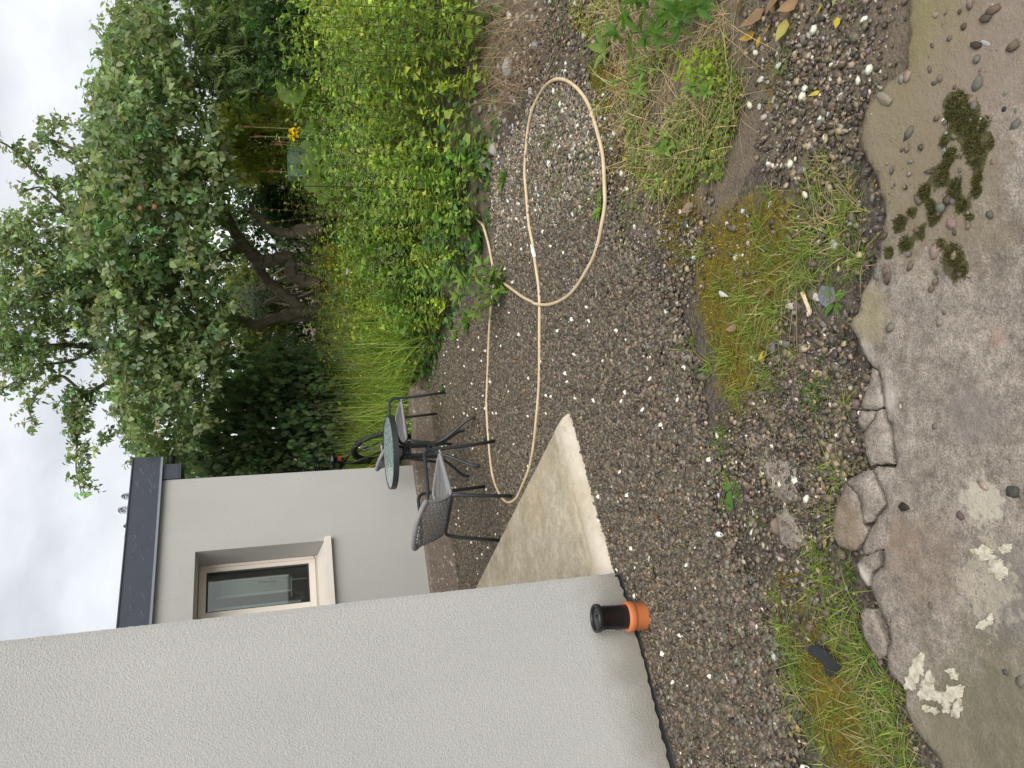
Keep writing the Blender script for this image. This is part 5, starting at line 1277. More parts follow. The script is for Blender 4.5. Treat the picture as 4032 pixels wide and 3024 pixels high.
# ---- the old apple trees
GREEN_APPLE = (.25, .325, .165)
def limb(mb, px, ys, radii, rng, n=7, wob=.018):
    pts = np.array([at(a, b, y) for (a, b), y in zip(px, ys)]); p = spline(pts, n); r = np.interp(np.linspace(0, 1, len(p)), np.linspace(0, 1, len(radii)), radii)
    p = p + rng.normal(0, 1, p.shape) * (r * .10)[:, None]; r = r * (1 + .13 * rng.normal(0, 1, len(r)).clip(-1.2, 1.5))
    mb.tube(p, r, 10); return p
def apple_tree(loc, label, limbs, crowns, seed, fruits=()):
    rng = np.random.default_rng(seed)
    root = empty('apple_tree', loc, 0, label, 'tree', 'old apple trees at the end of the garden'); inv = Matrix.Translation(-Vector(root.location))
    tb = MB(); bb = MB(); paths = []
    for (px, ys, rad, is_trunk) in limbs:
        p = limb(tb if is_trunk else bb, px, ys, rad, rng); paths.append(p)
    o = tb.build('trunk', MAT['bark'], None, True); o.data.transform(inv); o.parent = root
    LP, TP = [], []
    for (poly, ylo, yhi, N, nl, size, Lr) in crowns:
        q = sample_poly(poly, N, rng)
        dens = vnoise(q[:, 0] / 100, q[:, 1] / 100, 1.1, seed) + .5 * vnoise(q[:, 0] / 100, q[:, 1] / 100, 3.1, seed + 1)
        q = q[dens > rng.uniform(-1.3, .35, N)]
        P = back(q, ylo, yhi, rng); D = nrm(rnd_dir(len(P), rng) * np.array([1, 1, .6]) + np.array([0, -.25, .15])); L = rng.uniform(*Lr, len(P))
        LP.append(sprigs(P, D, L, nl, size, GREEN_APPLE, T8A, rng, .30, .75)); TP.append(twig_mesh(P, D, L, .0035, shades(len(P), (.075, .062, .05), .2, .05, rng), rng))
    for (px, ys, rad, is_trunk), p in zip(limbs, paths):     # leaves along the bare limbs too
        if is_trunk: continue
        L_ = np.linalg.norm(np.diff(p, axis=0), axis=1).sum(); n = int(L_ * 26); k = rng.integers(len(p) // 4, len(p), n)
        P = p[k] + rng.normal(0, .03, (n, 3)); D = nrm(rnd_dir(n, rng) + np.array([0, 0, .1])); L = rng.uniform(.10, .22, n)
        LP.append(sprigs(P, D, L, 8, .066, GREEN_APPLE, T8A, rng, .35, .75)); TP.append(twig_mesh(P, D, L, .003, shades(n, (.075, .062, .05), .2, .05, rng), rng))
    o = bb.build('branches', MAT['bark'], root, True); o.data.transform(inv)
    V, F, C = cat(LP); V = V - np.array(root.location)
    leaf_obj('crown', (V, F, C), MAT['leaf'], root)
    V, F, C = cat(TP); V = V - np.array(root.location); leaf_obj('twigs', (V, F, C), MAT['straw'], root)['kind'] = 'stuff'
    b0 = None
    for (ix, iy, y) in fruits:
        p = at(ix, iy, y)
        if b0 is None:
            m_ = MB(); m_.lathe([(0.0, -.021), (.012, -.024), (.024, -.012), (.027, .003), (.021, .018), (.009, .022), (0, .016)], 12); m_.c = [(.36, .17, .10)] * len(m_.v); b0 = m_.build('apple', MAT['stone'], root, True, True); o = b0
        else:
            o = b0.copy(); COL.objects.link(o)
        o.location = tuple(p - np.array(root.location))
LIMBS_A = [
    ([(1262, 905), (1180, 908), (1137, 918), (1070, 906), (1026, 862), (1000, 835), (985, 800)], [9.0] * 7, [0.084, 0.067, 0.058, 0.053, 0.049, 0.035, 0.026], True),
    ([(1262, 1120), (1200, 1105), (1150, 1085), (1137, 1010), (1075, 1028), (1012, 1024), (960, 968), (906, 885), (872, 812), (843, 715), (815, 640)], [9.3] * 11, [0.087, 0.075, 0.070, 0.075, 0.072, 0.078, 0.070, 0.067, 0.058, 0.043, 0.029], True),
    ([(1190, 1215), (1108, 1152), (1040, 1090), (1010, 1030)], [9.6] * 4, [0.075, 0.070, 0.064, 0.058], True),
    ([(906, 885), (870, 860), (820, 830), (760, 760), (700, 690), (640, 640)], [9.3, 9.2, 9, 8.8, 8.6, 8.5], [.07, .06, .045, .035, .025, .015], False),
    ([(872, 812), (860, 700), (850, 600), (800, 480), (760, 380)], [9.3, 9.1, 8.8, 8.5, 8.3], [.06, .05, .04, .03, .015], False),
    ([(843, 715), (760, 640), (700, 560), (600, 480), (500, 300), (470, 290), (440, 200), (375, 110)], [9.2, 9, 8.8, 8.6, 8.5, 8.5, 8.4, 8.4], [.05, .04, .035, .03, .022, .018, .012, .006], False),
    ([(640, 640), (480, 620), (400, 640), (310, 600), (230, 560), (130, 530)], [8.6, 8.5, 8.4, 8.3, 8.3, 8.3], [.035, .03, .022, .018, .012, .006], False),
    ([(400, 760), (290, 740), (180, 715), (110, 650), (40, 580), (-30, 545)], [8.6, 8.5, 8.4, 8.3, 8.3, 8.2], [.03, .025, .018, .014, .010, .006], False),
    ([(640, 640), (560, 560), (520, 440), (430, 400), (390, 330)], [8.6, 8.5, 8.4, 8.4, 8.4], [.03, .025, .018, .012, .006], False),
    ([(960, 968), (880, 1010), (760, 1010), (640, 1000), (480, 985), (325, 988), (180, 1100), (106, 1192), (20, 1210)], [9.3, 9.1, 9, 8.9, 8.7, 8.5, 8.3, 8.2, 8.1], [.07, .06, .05, .042, .034, .028, .02, .014, .008], False),
    ([(700, 1010), (560, 900), (400, 850), (250, 830), (140, 850), (40, 930), (-40, 940)], [9, 8.8, 8.6, 8.5, 8.4, 8.3, 8.2], [.045, .035, .028, .022, .016, .012, .006], False),
    ([(270, 830), (170, 740), (80, 760)], [8.5, 8.4, 8.3], [.014, .010, .005], False),
]
LIMBS_B = [
    ([(1250, 1215), (1150, 1240), (1087, 1252), (1021, 1278), (961, 1268), (900, 1290), (862, 1282)], [9.6] * 7, [0.087, 0.070, 0.061, 0.067, 0.058, 0.046, 0.041], True),
    ([(961, 1268), (900, 1210), (850, 1150), (780, 1120)], [9.6, 9.5, 9.4, 9.3], [0.035, 0.029, 0.023, 0.012], True),
    ([(862, 1282), (740, 1290), (600, 1260), (480, 1200), (320, 1190), (205, 1093), (140, 1000), (90, 960)], [9.6, 9.4, 9.2, 9, 8.8, 8.7, 8.6, 8.5], [.07, .055, .045, .038, .03, .02, .012, .006], False),
    ([(862, 1282), (760, 1330), (620, 1350), (477, 1361), (320, 1361), (200, 1361), (60, 1380), (0, 1400)], [9.6, 9.5, 9.3, 9.1, 8.9, 8.7, 8.6, 8.5], [.06, .05, .042, .036, .03, .022, .014, .008], False),
    ([(700, 1340), (600, 1400), (530, 1431), (430, 1500), (331, 1557), (292, 1577), (296, 1663), (303, 1740), (300, 1850), (320, 1940)], [9.5, 9.4, 9.2, 9, 8.8, 8.7, 8.6, 8.6, 8.6, 8.6], [.045, .04, .034, .028, .02, .016, .013, .010, .008, .004], False),
    ([(331, 1557), (240, 1480), (160, 1540), (110, 1600), (140, 1670)], [8.8, 8.6, 8.5, 8.4, 8.4], [.018, .014, .01, .008, .004], False),
    ([(700, 1340), (680, 1480), (600, 1560), (520, 1680), (560, 1760), (600, 1840)], [9.5, 9.4, 9.3, 9.2, 9.2, 9.2], [.04, .034, .026, .018, .012, .006], False),
    ([(560, 1660), (480, 1690), (430, 1720), (400, 1740)], [9.2, 9.1, 9.0, 9.0], [.014, .010, .008, .004], False),
    ([(400, 1361), (280, 1420), (160, 1440), (60, 1500), (0, 1540)], [9, 8.8, 8.7, 8.6, 8.6], [.02, .016, .012, .008, .004], False),
]
CORE_A = [(640, -80), (480, 60), (405, 150), (400, 300), (375, 420), (350, 520), (350, 660), (330, 760), (300, 860), (290, 1000), (330, 1060), (700, 1090), (830, 1060), (835, 960), (800, 900), (880, 820), (900, 700), (880, 560), (820, 420), (740, 300), (670, 150), (650, -80)]
UP_A = [(330, 640), (200, 780), (120, 840), (30, 880), (-60, 960), (-60, 1120), (330, 1090), (360, 700)]
CORE_B = [(310, 1040), (250, 1120), (280, 1250), (350, 1370), (430, 1450), (450, 1560), (500, 1680), (530, 1800), (560, 1900), (650, 1900), (720, 1820), (790, 1700), (840, 1560), (880, 1420), (920, 1290), (900, 1180), (830, 1050), (800, 1030)]
UP_B = [(-60, 1080), (-60, 1420), (30, 1490), (90, 1500), (200, 1430), (300, 1380), (330, 1250), (330, 1060)]
apple_tree(at(1262, 905, 9.1) * np.array([1, 1, 0]) + np.array([0, 0, .9]), 'right old apple tree, two gnarled trunks bent sideways, crown reaching the photo edge', LIMBS_A,
           [(CORE_A, 7.3, 9.4, 2700, 9, .084, (.14, .30)), (UP_A, 7.9, 8.8, 420, 9, .066, (.12, .26)), ([(110, 480), (110, 600), (250, 610), (270, 500), (190, 470)], 8.2, 8.5, 45, 9, .066, (.1, .2))], 41,
           [(555, 820, 7.4), (610, 815, 7.4), (575, 730, 7.6), (690, 540, 7.6)])
apple_tree(at(1250, 1215, 9.6) * np.array([1, 1, 0]) + np.array([0, 0, .9]), 'left old apple tree with upright trunk, its long branch hanging above the dark fascia', LIMBS_B,
           [(CORE_B, 7.9, 9.7, 2150, 9, .084, (.14, .30)), (UP_B, 8.2, 9.0, 520, 9, .066, (.12, .26)), ([(270, 1600), (280, 1940), (340, 1940), (340, 1600)], 8.5, 8.7, 46, 9, .064, (.08, .18)), ([(240, 1540), (240, 1640), (330, 1650), (330, 1540)], 8.5, 8.8, 26, 9, .064, (.08, .18))], 42,
           [(558, 1262, 8.0), (520, 1300, 8.1), (600, 1745, 9.0)])

# ---- big-leaved dark shrub behind the bicycle
def mass(name, label, cat_, loc, poly, ylo, yhi, N, n, size, base, tmpl, rng, Lr=(.15, .35), droop=.9, spread=.6, mat='leaf', stems=10, kind=None, group=None, dirn=(0, -.5, -.1), var=.22, thr=(-1.4, .2), f=1.3, hue=.12):
    root = empty(name, loc, 0, label, cat_, group, kind)
    q = sample_poly(poly, N, rng); dens = vnoise(q[:, 0] / 100, q[:, 1] / 100, f, int(N)); q = q[dens > rng.uniform(*thr, N)]
    P = back(q, ylo, yhi, rng); D = nrm(rnd_dir(len(P), rng) * .8 + np.array(dirn)); L = rng.uniform(*Lr, len(P))
    V, F, C = sprigs(P, D, L, n, size, base, tmpl, rng, droop, spread, var, hue); leaf_obj('crown', (V - np.array(loc), F, C), MAT[mat], root)
    if stems:
        mb = MB(); c = np.array(loc)
        for k in range(stems):
            e = P[rng.integers(len(P))]; b = c + np.array([rng.normal(0, .25), rng.normal(0, .2), -.15]); m_ = (b + e) / 2 + rng.normal(0, .12, 3); mb.tube(spline([b, m_, e], 5) - c, np.linspace(.03, .008, 11), 6)
        mb.build('trunk', MAT['bark'], root, True)
    return root
rng = np.random.default_rng(60)
mass('lilac_shrub', 'large dark shrub with drooping pointed leaves beside the far wing corner', 'shrub', at(1290, 1640, 10.3) * np.array([1, 1, 0]) + np.array([0, 0, .8]),
     [(700, 1960), (690, 1780), (760, 1620), (830, 1520), (900, 1430), (1000, 1380), (1130, 1370), (1240, 1400), (1280, 1560), (1300, 1960)], 9.5, 10.9, 2100, 7, .115, (.13, .20, .09), T8W, rng, (.15, .4), 1.1, .5, stems=14, var=.25, dirn=(0, -.7, -.2))
# ---- conifers
def conifer_sprays(P, D, L, base, rng, n=26, w=.014):
    """flat hanging sprays: side needles along a drooping axis"""
    N = len(P); t = (np.arange(n)[None] + .5) / n * np.ones((N, 1)); D = nrm(D)
    side = nrm(np.cross(D, UPV) + rng.normal(0, .3, D.shape)); c = P[:, None] + D[:, None] * (L[:, None] * t)[..., None] - UPV * (.5 * L[:, None] * t * t)[..., None]
    sg = np.where(np.arange(n) % 2 == 0, 1., -1.)[None, :, None]
    ld = nrm(D[:, None] * .75 + side[:, None] * sg * .8 - UPV * .5 * t[..., None] + rng.normal(0, .2, (N, n, 3)))
    s = L[:, None] * .38 * (1.05 - t) + .02
    col = np.repeat(shades(N, base, .25, .1, rng), n, 0)
    return scatter(c.reshape(-1, 3), ld.reshape(-1, 3), np.repeat(np.cross(side, D), n, 0), s.ravel(), T5N, col, np.full(N * n, .55))
def conifer(name, label, loc, poly, ylo, yhi, N, base, rng, Lr, grp=None, dirn=(0, -.4, -.6)):
    root = empty(name, loc, 0, label, 'conifer', grp); q = sample_poly(poly, N, rng); P = back(q, ylo, yhi, rng)
    D = nrm(rnd_dir(len(P), rng) * .7 + np.array(dirn)); V, F, C = conifer_sprays(P, D, rng.uniform(*Lr, len(P)), base, rng)
    leaf_obj('crown', (V - np.array(loc), F, C), MAT['leaf'], root)
    top = P[np.argmax(P[:, 2])] - np.array(loc); mb = MB().tube([(0, 0, -.2), tuple(top * .5), tuple(top * .9)], [.09, .06, .02], 8); mb.build('trunk', MAT['bark'], root, True)
conifer('golden_cypress', 'yellow-green feathery cypress under the crown of the right apple tree', at(1200, 560, 10.0) * np.array([1, 1, 0]) + np.array([0, 0, .9]),
        [(820, 420), (840, 560), (880, 720), (1000, 730), (1090, 690), (1140, 600), (1130, 430), (1050, 380), (920, 360)], 9.4, 10.4, 900, (.38, .40, .07), rng, (.14, .34))
conifer('feathery_juniper', 'soft grey-green feathery conifer at the right end of the garden', at(1150, 200, 8.4) * np.array([1, 1, 0]) + np.array([0, 0, .9]),
        [(690, -90), (720, 120), (790, 280), (850, 400), (960, 430), (1060, 380), (1110, 200), (1100, -90)], 7.7, 8.8, 1200, (.19, .265, .10), rng, (.10, .26), dirn=(0, -.5, .1))
for k, (iy, tip) in enumerate(((1955, 478), (2010, 462), (2072, 485), (2112, 490))):
    p = at(tip, iy, 24.0); b = np.array([p[0], p[1], .8]); r_ = np.random.default_rng(90 + k)
    root = empty('fir_tree', b, 0, 'distant dark conifer whose tip shows above the dark fascia', 'conifer', 'distant conifers behind the house wing')
    H = p[2] - b[2]; n = 260; h = H * (1 - r_.uniform(0, 1, n) ** 1.4 * .75); a = r_.uniform(0, 6.28, n); R_ = (H - h) * .22 + .06
    P = np.stack([0 * h, 0 * h, h], 1); D = np.stack([np.cos(a), np.sin(a), -.15 + 0 * a], 1)
    V, F, C = conifer_sprays(P, D, R_ * 1.6, (.022, .034, .024), r_, 12); leaf_obj('crown', (V, F, C), MAT['leaf'], root)
    MB().tube([(0, 0, -.3), (0, 0, H * .96)], [.12, .01], 6).build('trunk', MAT['bark'], root)
# ---- hedge and bushes closing the garden
for k, (nm, lab, poly, y0, y1, N, sz, col) in enumerate((
    ('laurel_hedge', 'dense dark hedge closing the garden behind both apple trees', [(930, 380), (900, 700), (880, 900), (870, 1150), (880, 1450), (940, 1700), (1330, 1750), (1330, -60), (950, -60)], 12.6, 13.6, 2600, .10, (.055, .090, .035)),
    ('golden_bush', 'yellow-green bush seen between the apple trunks', [(880, 1040), (900, 1120), (890, 1260), (950, 1420), (1080, 1400), (1120, 1280), (1080, 1100), (980, 1050)], 11.3, 12.0, 800, .06, (.17, .20, .055)),
    ('willow_bush', 'silvery grey-green bush beside the yellow-green one', [(960, 1130), (940, 1200), (1000, 1260), (1040, 1200), (1020, 1130)], 11.0, 11.2, 220, .045, (.17, .21, .15)),
    ('ivy_shrub', 'dark ivy-leaved shrub filling the right edge below the juniper', [(1000, -90), (1000, 180), (1040, 300), (1140, 330), (1200, 200), (1200, -90)], 7.2, 7.9, 500, .065, (.060, .105, .035)),
    ('undergrowth_shrub', 'dark leafy bush between the right apple trunk and the pale trough', [(1010, 800), (1030, 760), (1150, 740), (1260, 800), (1280, 900), (1150, 880), (1060, 870)], 9.3, 9.9, 420, .075, (.045, .080, .028)))):
    p = at(poly[0][0], np.mean([a[1] for a in poly]), (y0 + y1) / 2); r_ = np.random.default_rng(140 + k)
    mass(nm, lab, 'hedge' if 'hedge' in nm else 'bush', (p[0], p[1], .85), poly, y0, y1, N, 9, sz, col, T5W if sz > .05 else T5N, r_, (.15, .4), .35, .7, stems=8, thr=(-2, -.8))

# ---- bank of weeds: stems with paired leaves; nobody could count them
rng = np.random.default_rng(70)
def weed_bank():
    N = 6600; x = rng.uniform(-.4, 5.2, N); y = rng.uniform(4.6, 10.2, N); s = bed_dist(x, y)
    keep = (s > .04) & (s < 3.6) & (x < y * .62 + .3) & (x > -.15 + .0 * y)
    gap = inpoly(x, y, grs([(1700, 1560), (1300, 1800), (1240, 1830), (1240, 1480), (1650, 1420)])[:, :2])
    gr_ = (x < .55) & (s < 1.7) & (rng.uniform(0, 1, N) < .85)                    # the tall grass grows there
    bare = (s < .22) & (x > 1.75) & (rng.uniform(0, 1, N) < .75)
    wh = np.hypot(x - .52, y - 5.9) < .42                                         # room for the big willowherb
    mound = vnoise(x, y, 3.0, 17) + .5 * vnoise(x, y, 7, 18)
    keep &= ~gr_ & ~bare & ~wh & (mound > rng.uniform(-1.4, .5, N))
    x, y, s, mound = x[keep], y[keep], s[keep], mound[keep]; N = len(x)
    P = np.stack([x, y, ground_z(x, y) - .01], 1)
    H = (.20 + .42 * np.clip(s / .7, 0, 1)) * rng.uniform(.6, 1.2, N) * (1 + .38 * np.clip(mound, -1, 1.2))
    H = H + .36 * np.clip((x - 1.7) / .8, 0, 1) * np.clip(s / .6, 0, 1) * rng.uniform(.5, 1.1, N)
    kind = vnoise(x, y, 1.7, 13) + rng.normal(0, .4, N)
    tilt = rng.normal(0, .16, (N, 2)); tilt[:, 1] -= .12 * np.exp(-s / .4)
    parts, stems = [], []
    base = np.where(kind[:, None] > .35, np.array([[.36, .44, .095]]), np.where(kind[:, None] > -.4, np.array([[.28, .375, .085]]), np.array([[.18, .29, .07]])))
    base = base * np.exp(rng.normal(0, .18, (N, 1))) * (1 + rng.normal(0, .07, (N, 3)))
    for lev in range(9):
        t = .18 + .82 * (lev + rng.uniform(0, 1, N)) / 9
        c = P + np.stack([tilt[:, 0] * H * t * t, tilt[:, 1] * H * t * t, H * t], 1)
        a = lev * 1.57 + rng.uniform(0, 6.28, N)
        for sg in (0, math.pi):
            q = a + sg + rng.normal(0, .35, N); el = rng.normal(.1, .35, N)
            d = np.stack([np.cos(q) * np.cos(el), np.sin(q) * np.cos(el), np.sin(el)], 1); up = nrm(UPV + rng.normal(0, .4, (N, 3)))
            size = rng.uniform(.034, .082, N) * (1.15 - .55 * t) * np.where(kind > -.4, 1, 1.45) * np.where(kind > .7, 1.5, 1)
            parts.append(scatter(c, d, up, size, T5W if lev % 2 else T5N, base * np.exp(rng.normal(0, .15, (N, 1))) * (1 + .32 * t[:, None] * np.array([[1.0, .8, .3]]))))
    D = np.stack([tilt[:, 0], tilt[:, 1], np.ones(N)], 1); stems.append(twig_mesh(P, D, H, .0018, base * .6, rng, 0))
    o = leaf_obj('weeds', parts, MAT['leaf']); set_props(o, 'tall green weeds covering the garden bank', 'weeds', None, 'stuff')
    o = leaf_obj('weed_stems', stems, MAT['straw']); set_props(o, 'thin stems of the weeds on the garden bank', 'weeds', None, 'stuff')
    # low broad leaves at the foot of the bank
    N = 9500; x = rng.uniform(.0, 3.4, N); y = rng.uniform(4.7, 8.2, N); s = bed_dist(x, y); k = (s > -.05) & (s < .55) & (x < 2.9) & ~((x > 1.9) & (rng.uniform(0, 1, N) < .6)); x, y, s = x[k], y[k], s[k]; N = len(x)
    P = np.stack([x, y, ground_z(x, y) + rng.uniform(.01, .18, N) * np.clip(s / .2 + .3, 0, 1)], 1); a = rng.uniform(0, 6.28, N)
    d = np.stack([np.cos(a), np.sin(a) - .3, rng.normal(.05, .25, N)], 1)
    o = leaf_obj('bank_creeper', scatter(P, d, nrm(UPV + np.array([0, -.3, 0]) + rng.normal(0, .35, (N, 3))), rng.uniform(.035, .085, N), T8W, shades(N, (.095, .185, .052), .25, .12, rng)), MAT['leaf_gloss']); set_props(o, 'dark green creeping leaves at the foot of the weed bank', 'creeper', None, 'stuff')
    # seed heads and small yellow flowers
    def tops(N, xr, yr, sr, zr, f):
        x = rng.uniform(*xr, N); y = rng.uniform(*yr, N); s = bed_dist(x, y); k = (s > sr[0]) & (s < sr[1]) & f(x, y); x, y, s = x[k], y[k], s[k]
        return np.stack([x, y, ground_z(x, y) + (.20 + .42 * np.clip(s / .7, 0, 1)) * rng.uniform(*zr, len(x))], 1)
    P = tops(3400, (.2, 4), (5.2, 9.6), (.3, 3.2), (.75, 1.2), lambda x, y: vnoise(x, y, 1.3, 31) > -.1); N = len(P); n = 12
    PP = (P[:, None] + rng.normal(0, 1, (N, n, 3)) * np.array([.010, .010, .030])).reshape(-1, 3)
    o = leaf_obj('seed_heads', scatter(PP, nrm(rnd_dir(N * n, rng) + UPV * .6), rnd_dir(N * n, rng), rng.uniform(.009, .019, N * n), T5, np.repeat(shades(N, (.34, .38, .20), .2, .1, rng), n, 0)), MAT['leaf']); set_props(o, 'pale fuzzy seed heads above the weeds', 'seed heads', None, 'stuff')
    P = np.concatenate([tops(900, (.0, 1.6), (7.4, 9.6), (.7, 3), (.95, 1.4), lambda x, y: vnoise(x, y, 2, 33) > -.3), tops(260, (.8, 3.2), (5.6, 9), (.6, 2.6), (.95, 1.35), lambda x, y: vnoise(x, y, 2, 35) > .1)]); N = len(P); n = 5
    q = np.arange(n)[None] * 1.2566 + rng.uniform(0, 6, (N, 1)); tl = rng.normal(0, .4, (N, 1, 3)); d = np.stack([np.cos(q), np.sin(q), np.full_like(q, .35)], 2) + tl
    o = leaf_obj('yellow_flowers', scatter(np.repeat(P, n, 0), d.reshape(-1, 3), np.repeat(nrm(UPV + tl), n, 1).reshape(-1, 3), rng.uniform(.010, .014, N * n), T5W, np.repeat(shades(N, (.72, .52, .02), .08, .05, rng), n, 0)), MAT['petal']); set_props(o, 'small yellow flowers dotted over the weeds', 'flowers', None, 'stuff')
weed_bank()
def tall_grass():
    N = 5200; x = rng.uniform(-1.6, 1.3, N); y = rng.uniform(7.4, 10.6, N); s = bed_dist(x, y); k = (s > .10) & (s < 2.0) & (x < .75 + .2 * (y - 8)) & ((x - KC[0]) * HA[0] + (y - KC[1]) * HA[1] > .55); x, y, s = x[k], y[k], s[k]; N = len(x)
    P = np.stack([x, y, ground_z(x, y) - .01], 1); H = rng.uniform(.45, .85, N) * (.6 + .4 * np.clip(s / .5, 0, 1))
    V, F, C = blades(P, H, np.abs(rng.normal(.42, .30, N)), rng.uniform(.008, .017, N), shades(N, (.38, .50, .12), .22, .10, rng), rng, 5, .9)
    o = leaf_obj('tall_grass', (V, F, C), MAT['leaf']); set_props(o, 'tall bright grass arching over the low kerb behind the chairs', 'grass', None, 'stuff')
    N = 260; P = P[rng.integers(0, len(P), N)]; V, F, C = blades(P, rng.uniform(.7, 1.05, N), np.abs(rng.normal(.15, .1, N)), np.full(N, .004), shades(N, (.30, .24, .13), .2, .08, rng), rng, 4, .5)
    o = leaf_obj('dry_stalks', (V, F, C), MAT['straw']); set_props(o, 'dry straw stalks standing in the tall grass', 'grass', None, 'stuff')
tall_grass()
# ------------------------------------------------------------------ single plants, each leaf a part
def leaf_variants(key, tmpl, base, n, seed, warm=None):
    out = []; r = np.random.default_rng(seed)
    for k in range(n):
        V, F = tmpl; V = V.copy(); V[:, 2] += r.uniform(-.1, .12) * V[:, 1] ** 2; V[:, 0] += r.uniform(-.08, .08) * V[:, 1] ** 2
        c = shades(1, base if warm is None or k < n - 1 else warm, .16, .08, r)
        me = np_mesh('leaf', V, F, np.repeat(c, len(V), 0), smooth=True); out.append(me)
    return out
def basis(d, u):
    d = d / (np.linalg.norm(d) + 1e-9); x = np.cross(d, u); x /= np.linalg.norm(x) + 1e-9; z = np.cross(x, d); return np.stack([x, d, z], 1)
def put_leaf(me, root, p, d, u, L, mat, w=1.0, name='leaf'):
    o = bpy.data.objects.new(name, me); COL.objects.link(o)
    if not me.materials: me.materials.append(mat)
    B = basis(np.array(d, float), np.array(u, float)) * L; B[:, 0] *= w
    m = Matrix.Identity(4)
    for i in range(3):
        for j in range(3): m[i][j] = B[i, j]
        m[i][3] = p[i]
    o.parent = root; o.matrix_local = m; return o
def leafy_plant(name, label, base, stems, meshes, L, n, rng, catg='plant', group=None, mat='leaf', stemcol=(.10, .14, .04), r=.004, tipcluster=5, start=.12, updir=.35, wid=1.0):
    base = np.array(base, float); root = empty(name, base, 0, label, catg, group); mb = MB()
    for tip in stems:
        tip = np.array(tip, float) - base; m_ = tip * .5 + np.array([rng.normal(0, .02), rng.normal(0, .02), .06 * np.linalg.norm(tip[:2])])
        path = spline([np.array([rng.normal(0, .012), rng.normal(0, .012), 0]), m_, tip], 8); mb.tube(path, np.linspace(r, r * .5, len(path)), 6, col=stemcol)
        seg = nrm(np.diff(path, axis=0))
        for k in range(n + tipcluster):
            t = start + (1 - start) * k / max(1, n - 1) if k < n else rng.uniform(.93, 1.0)
            i = min(int(t * (len(path) - 1)), len(path) - 2); f = t * (len(path) - 1) - i; p = path[i] * (1 - f) + path[i + 1] * f if t < 1 else path[-1]
            ax = seg[i]; q = k * 2.4 + rng.normal(0, .4); s1 = nrm(np.cross(ax, UPV) + np.array([1e-3, 2e-3, 0])); s2 = np.cross(s1, ax); rad = s1 * math.cos(q) + s2 * math.sin(q)
            lift = updir + (.9 if k >= n else .25 * t)
            put_leaf(meshes[rng.integers(len(meshes))], root, p, rad + ax * lift + np.array([0, 0, rng.normal(0, .1)]), ax + UPV * .3 - rad * .2, L * rng.uniform(.7, 1.1) * (1 - .35 * t if k < n else .6), MAT[mat], wid)
    mb.build('stem', MAT['straw'], root, True, True)
    return root
def rosette(name, label, ix, iy, meshes, L, n, rng, el=(.15, .8), group=None, mat='leaf', face=None, wid=1.0, catg='plant', z=None):
    p = gr(ix, iy); zz = float(ground_z(p[0], p[1])) if z is None else z; root = empty(name, (p[0], p[1], zz), 0, label, catg, group)
    for k in range(n):
        a = k * 2.4 + rng.normal(0, .25); e = rng.uniform(*el)
        if face is not None: a = face + (k / max(1, n - 1) - .5) * 2.2 + rng.normal(0, .12)
        d = np.array([math.cos(a) * math.cos(e), math.sin(a) * math.cos(e), math.sin(e)])
        put_leaf(meshes[rng.integers(len(meshes))], root, (d[0] * .006, d[1] * .006, .004), d, UPV + d * -.3, L * rng.uniform(.65, 1.1), MAT[mat], wid)
    return root
rng = np.random.default_rng(300)
LW = leaf_variants('willow', T8, (.215, .32, .07), 5, 1)
LD = leaf_variants('dock', T8, (.13, .22, .05), 5, 2)
LR = leaf_variants('round', T8W, (.105, .19, .05), 5, 3)
LC = leaf_variants('copper', tmpl_leaf8(.26, .05, .15), (.22, .27, .06), 5, 4, (.28, .15, .07))
LS = leaf_variants('spurge', tmpl_leaf8(.42, .03, .1), (.30, .40, .040), 4, 5)
b = gr(1990, 1112)
leafy_plant('willowherb', 'big bright willowherb arching up from the hose where it meets the weed bank', b, [at(1548, 1072, b[1] - .02), at(1735, 1075, b[1]), at(1730, 1128, b[1] - .1), at(1800, 1165, b[1] - .12), at(1870, 1230, b[1] - .15), at(1895, 1040, b[1] - .05), at(1820, 1100, b[1] - .15), at(1680, 1090, b[1] - .08)], LW, .14, 12, rng)
b = gr(1965, 1195)
leafy_plant('willowherb', 'low willowherb shoot creeping over the gravel left of the big willowherb', b, [at(1800, 1300, b[1] + .25), at(1880, 1240, b[1])], LW, .13, 8, rng)
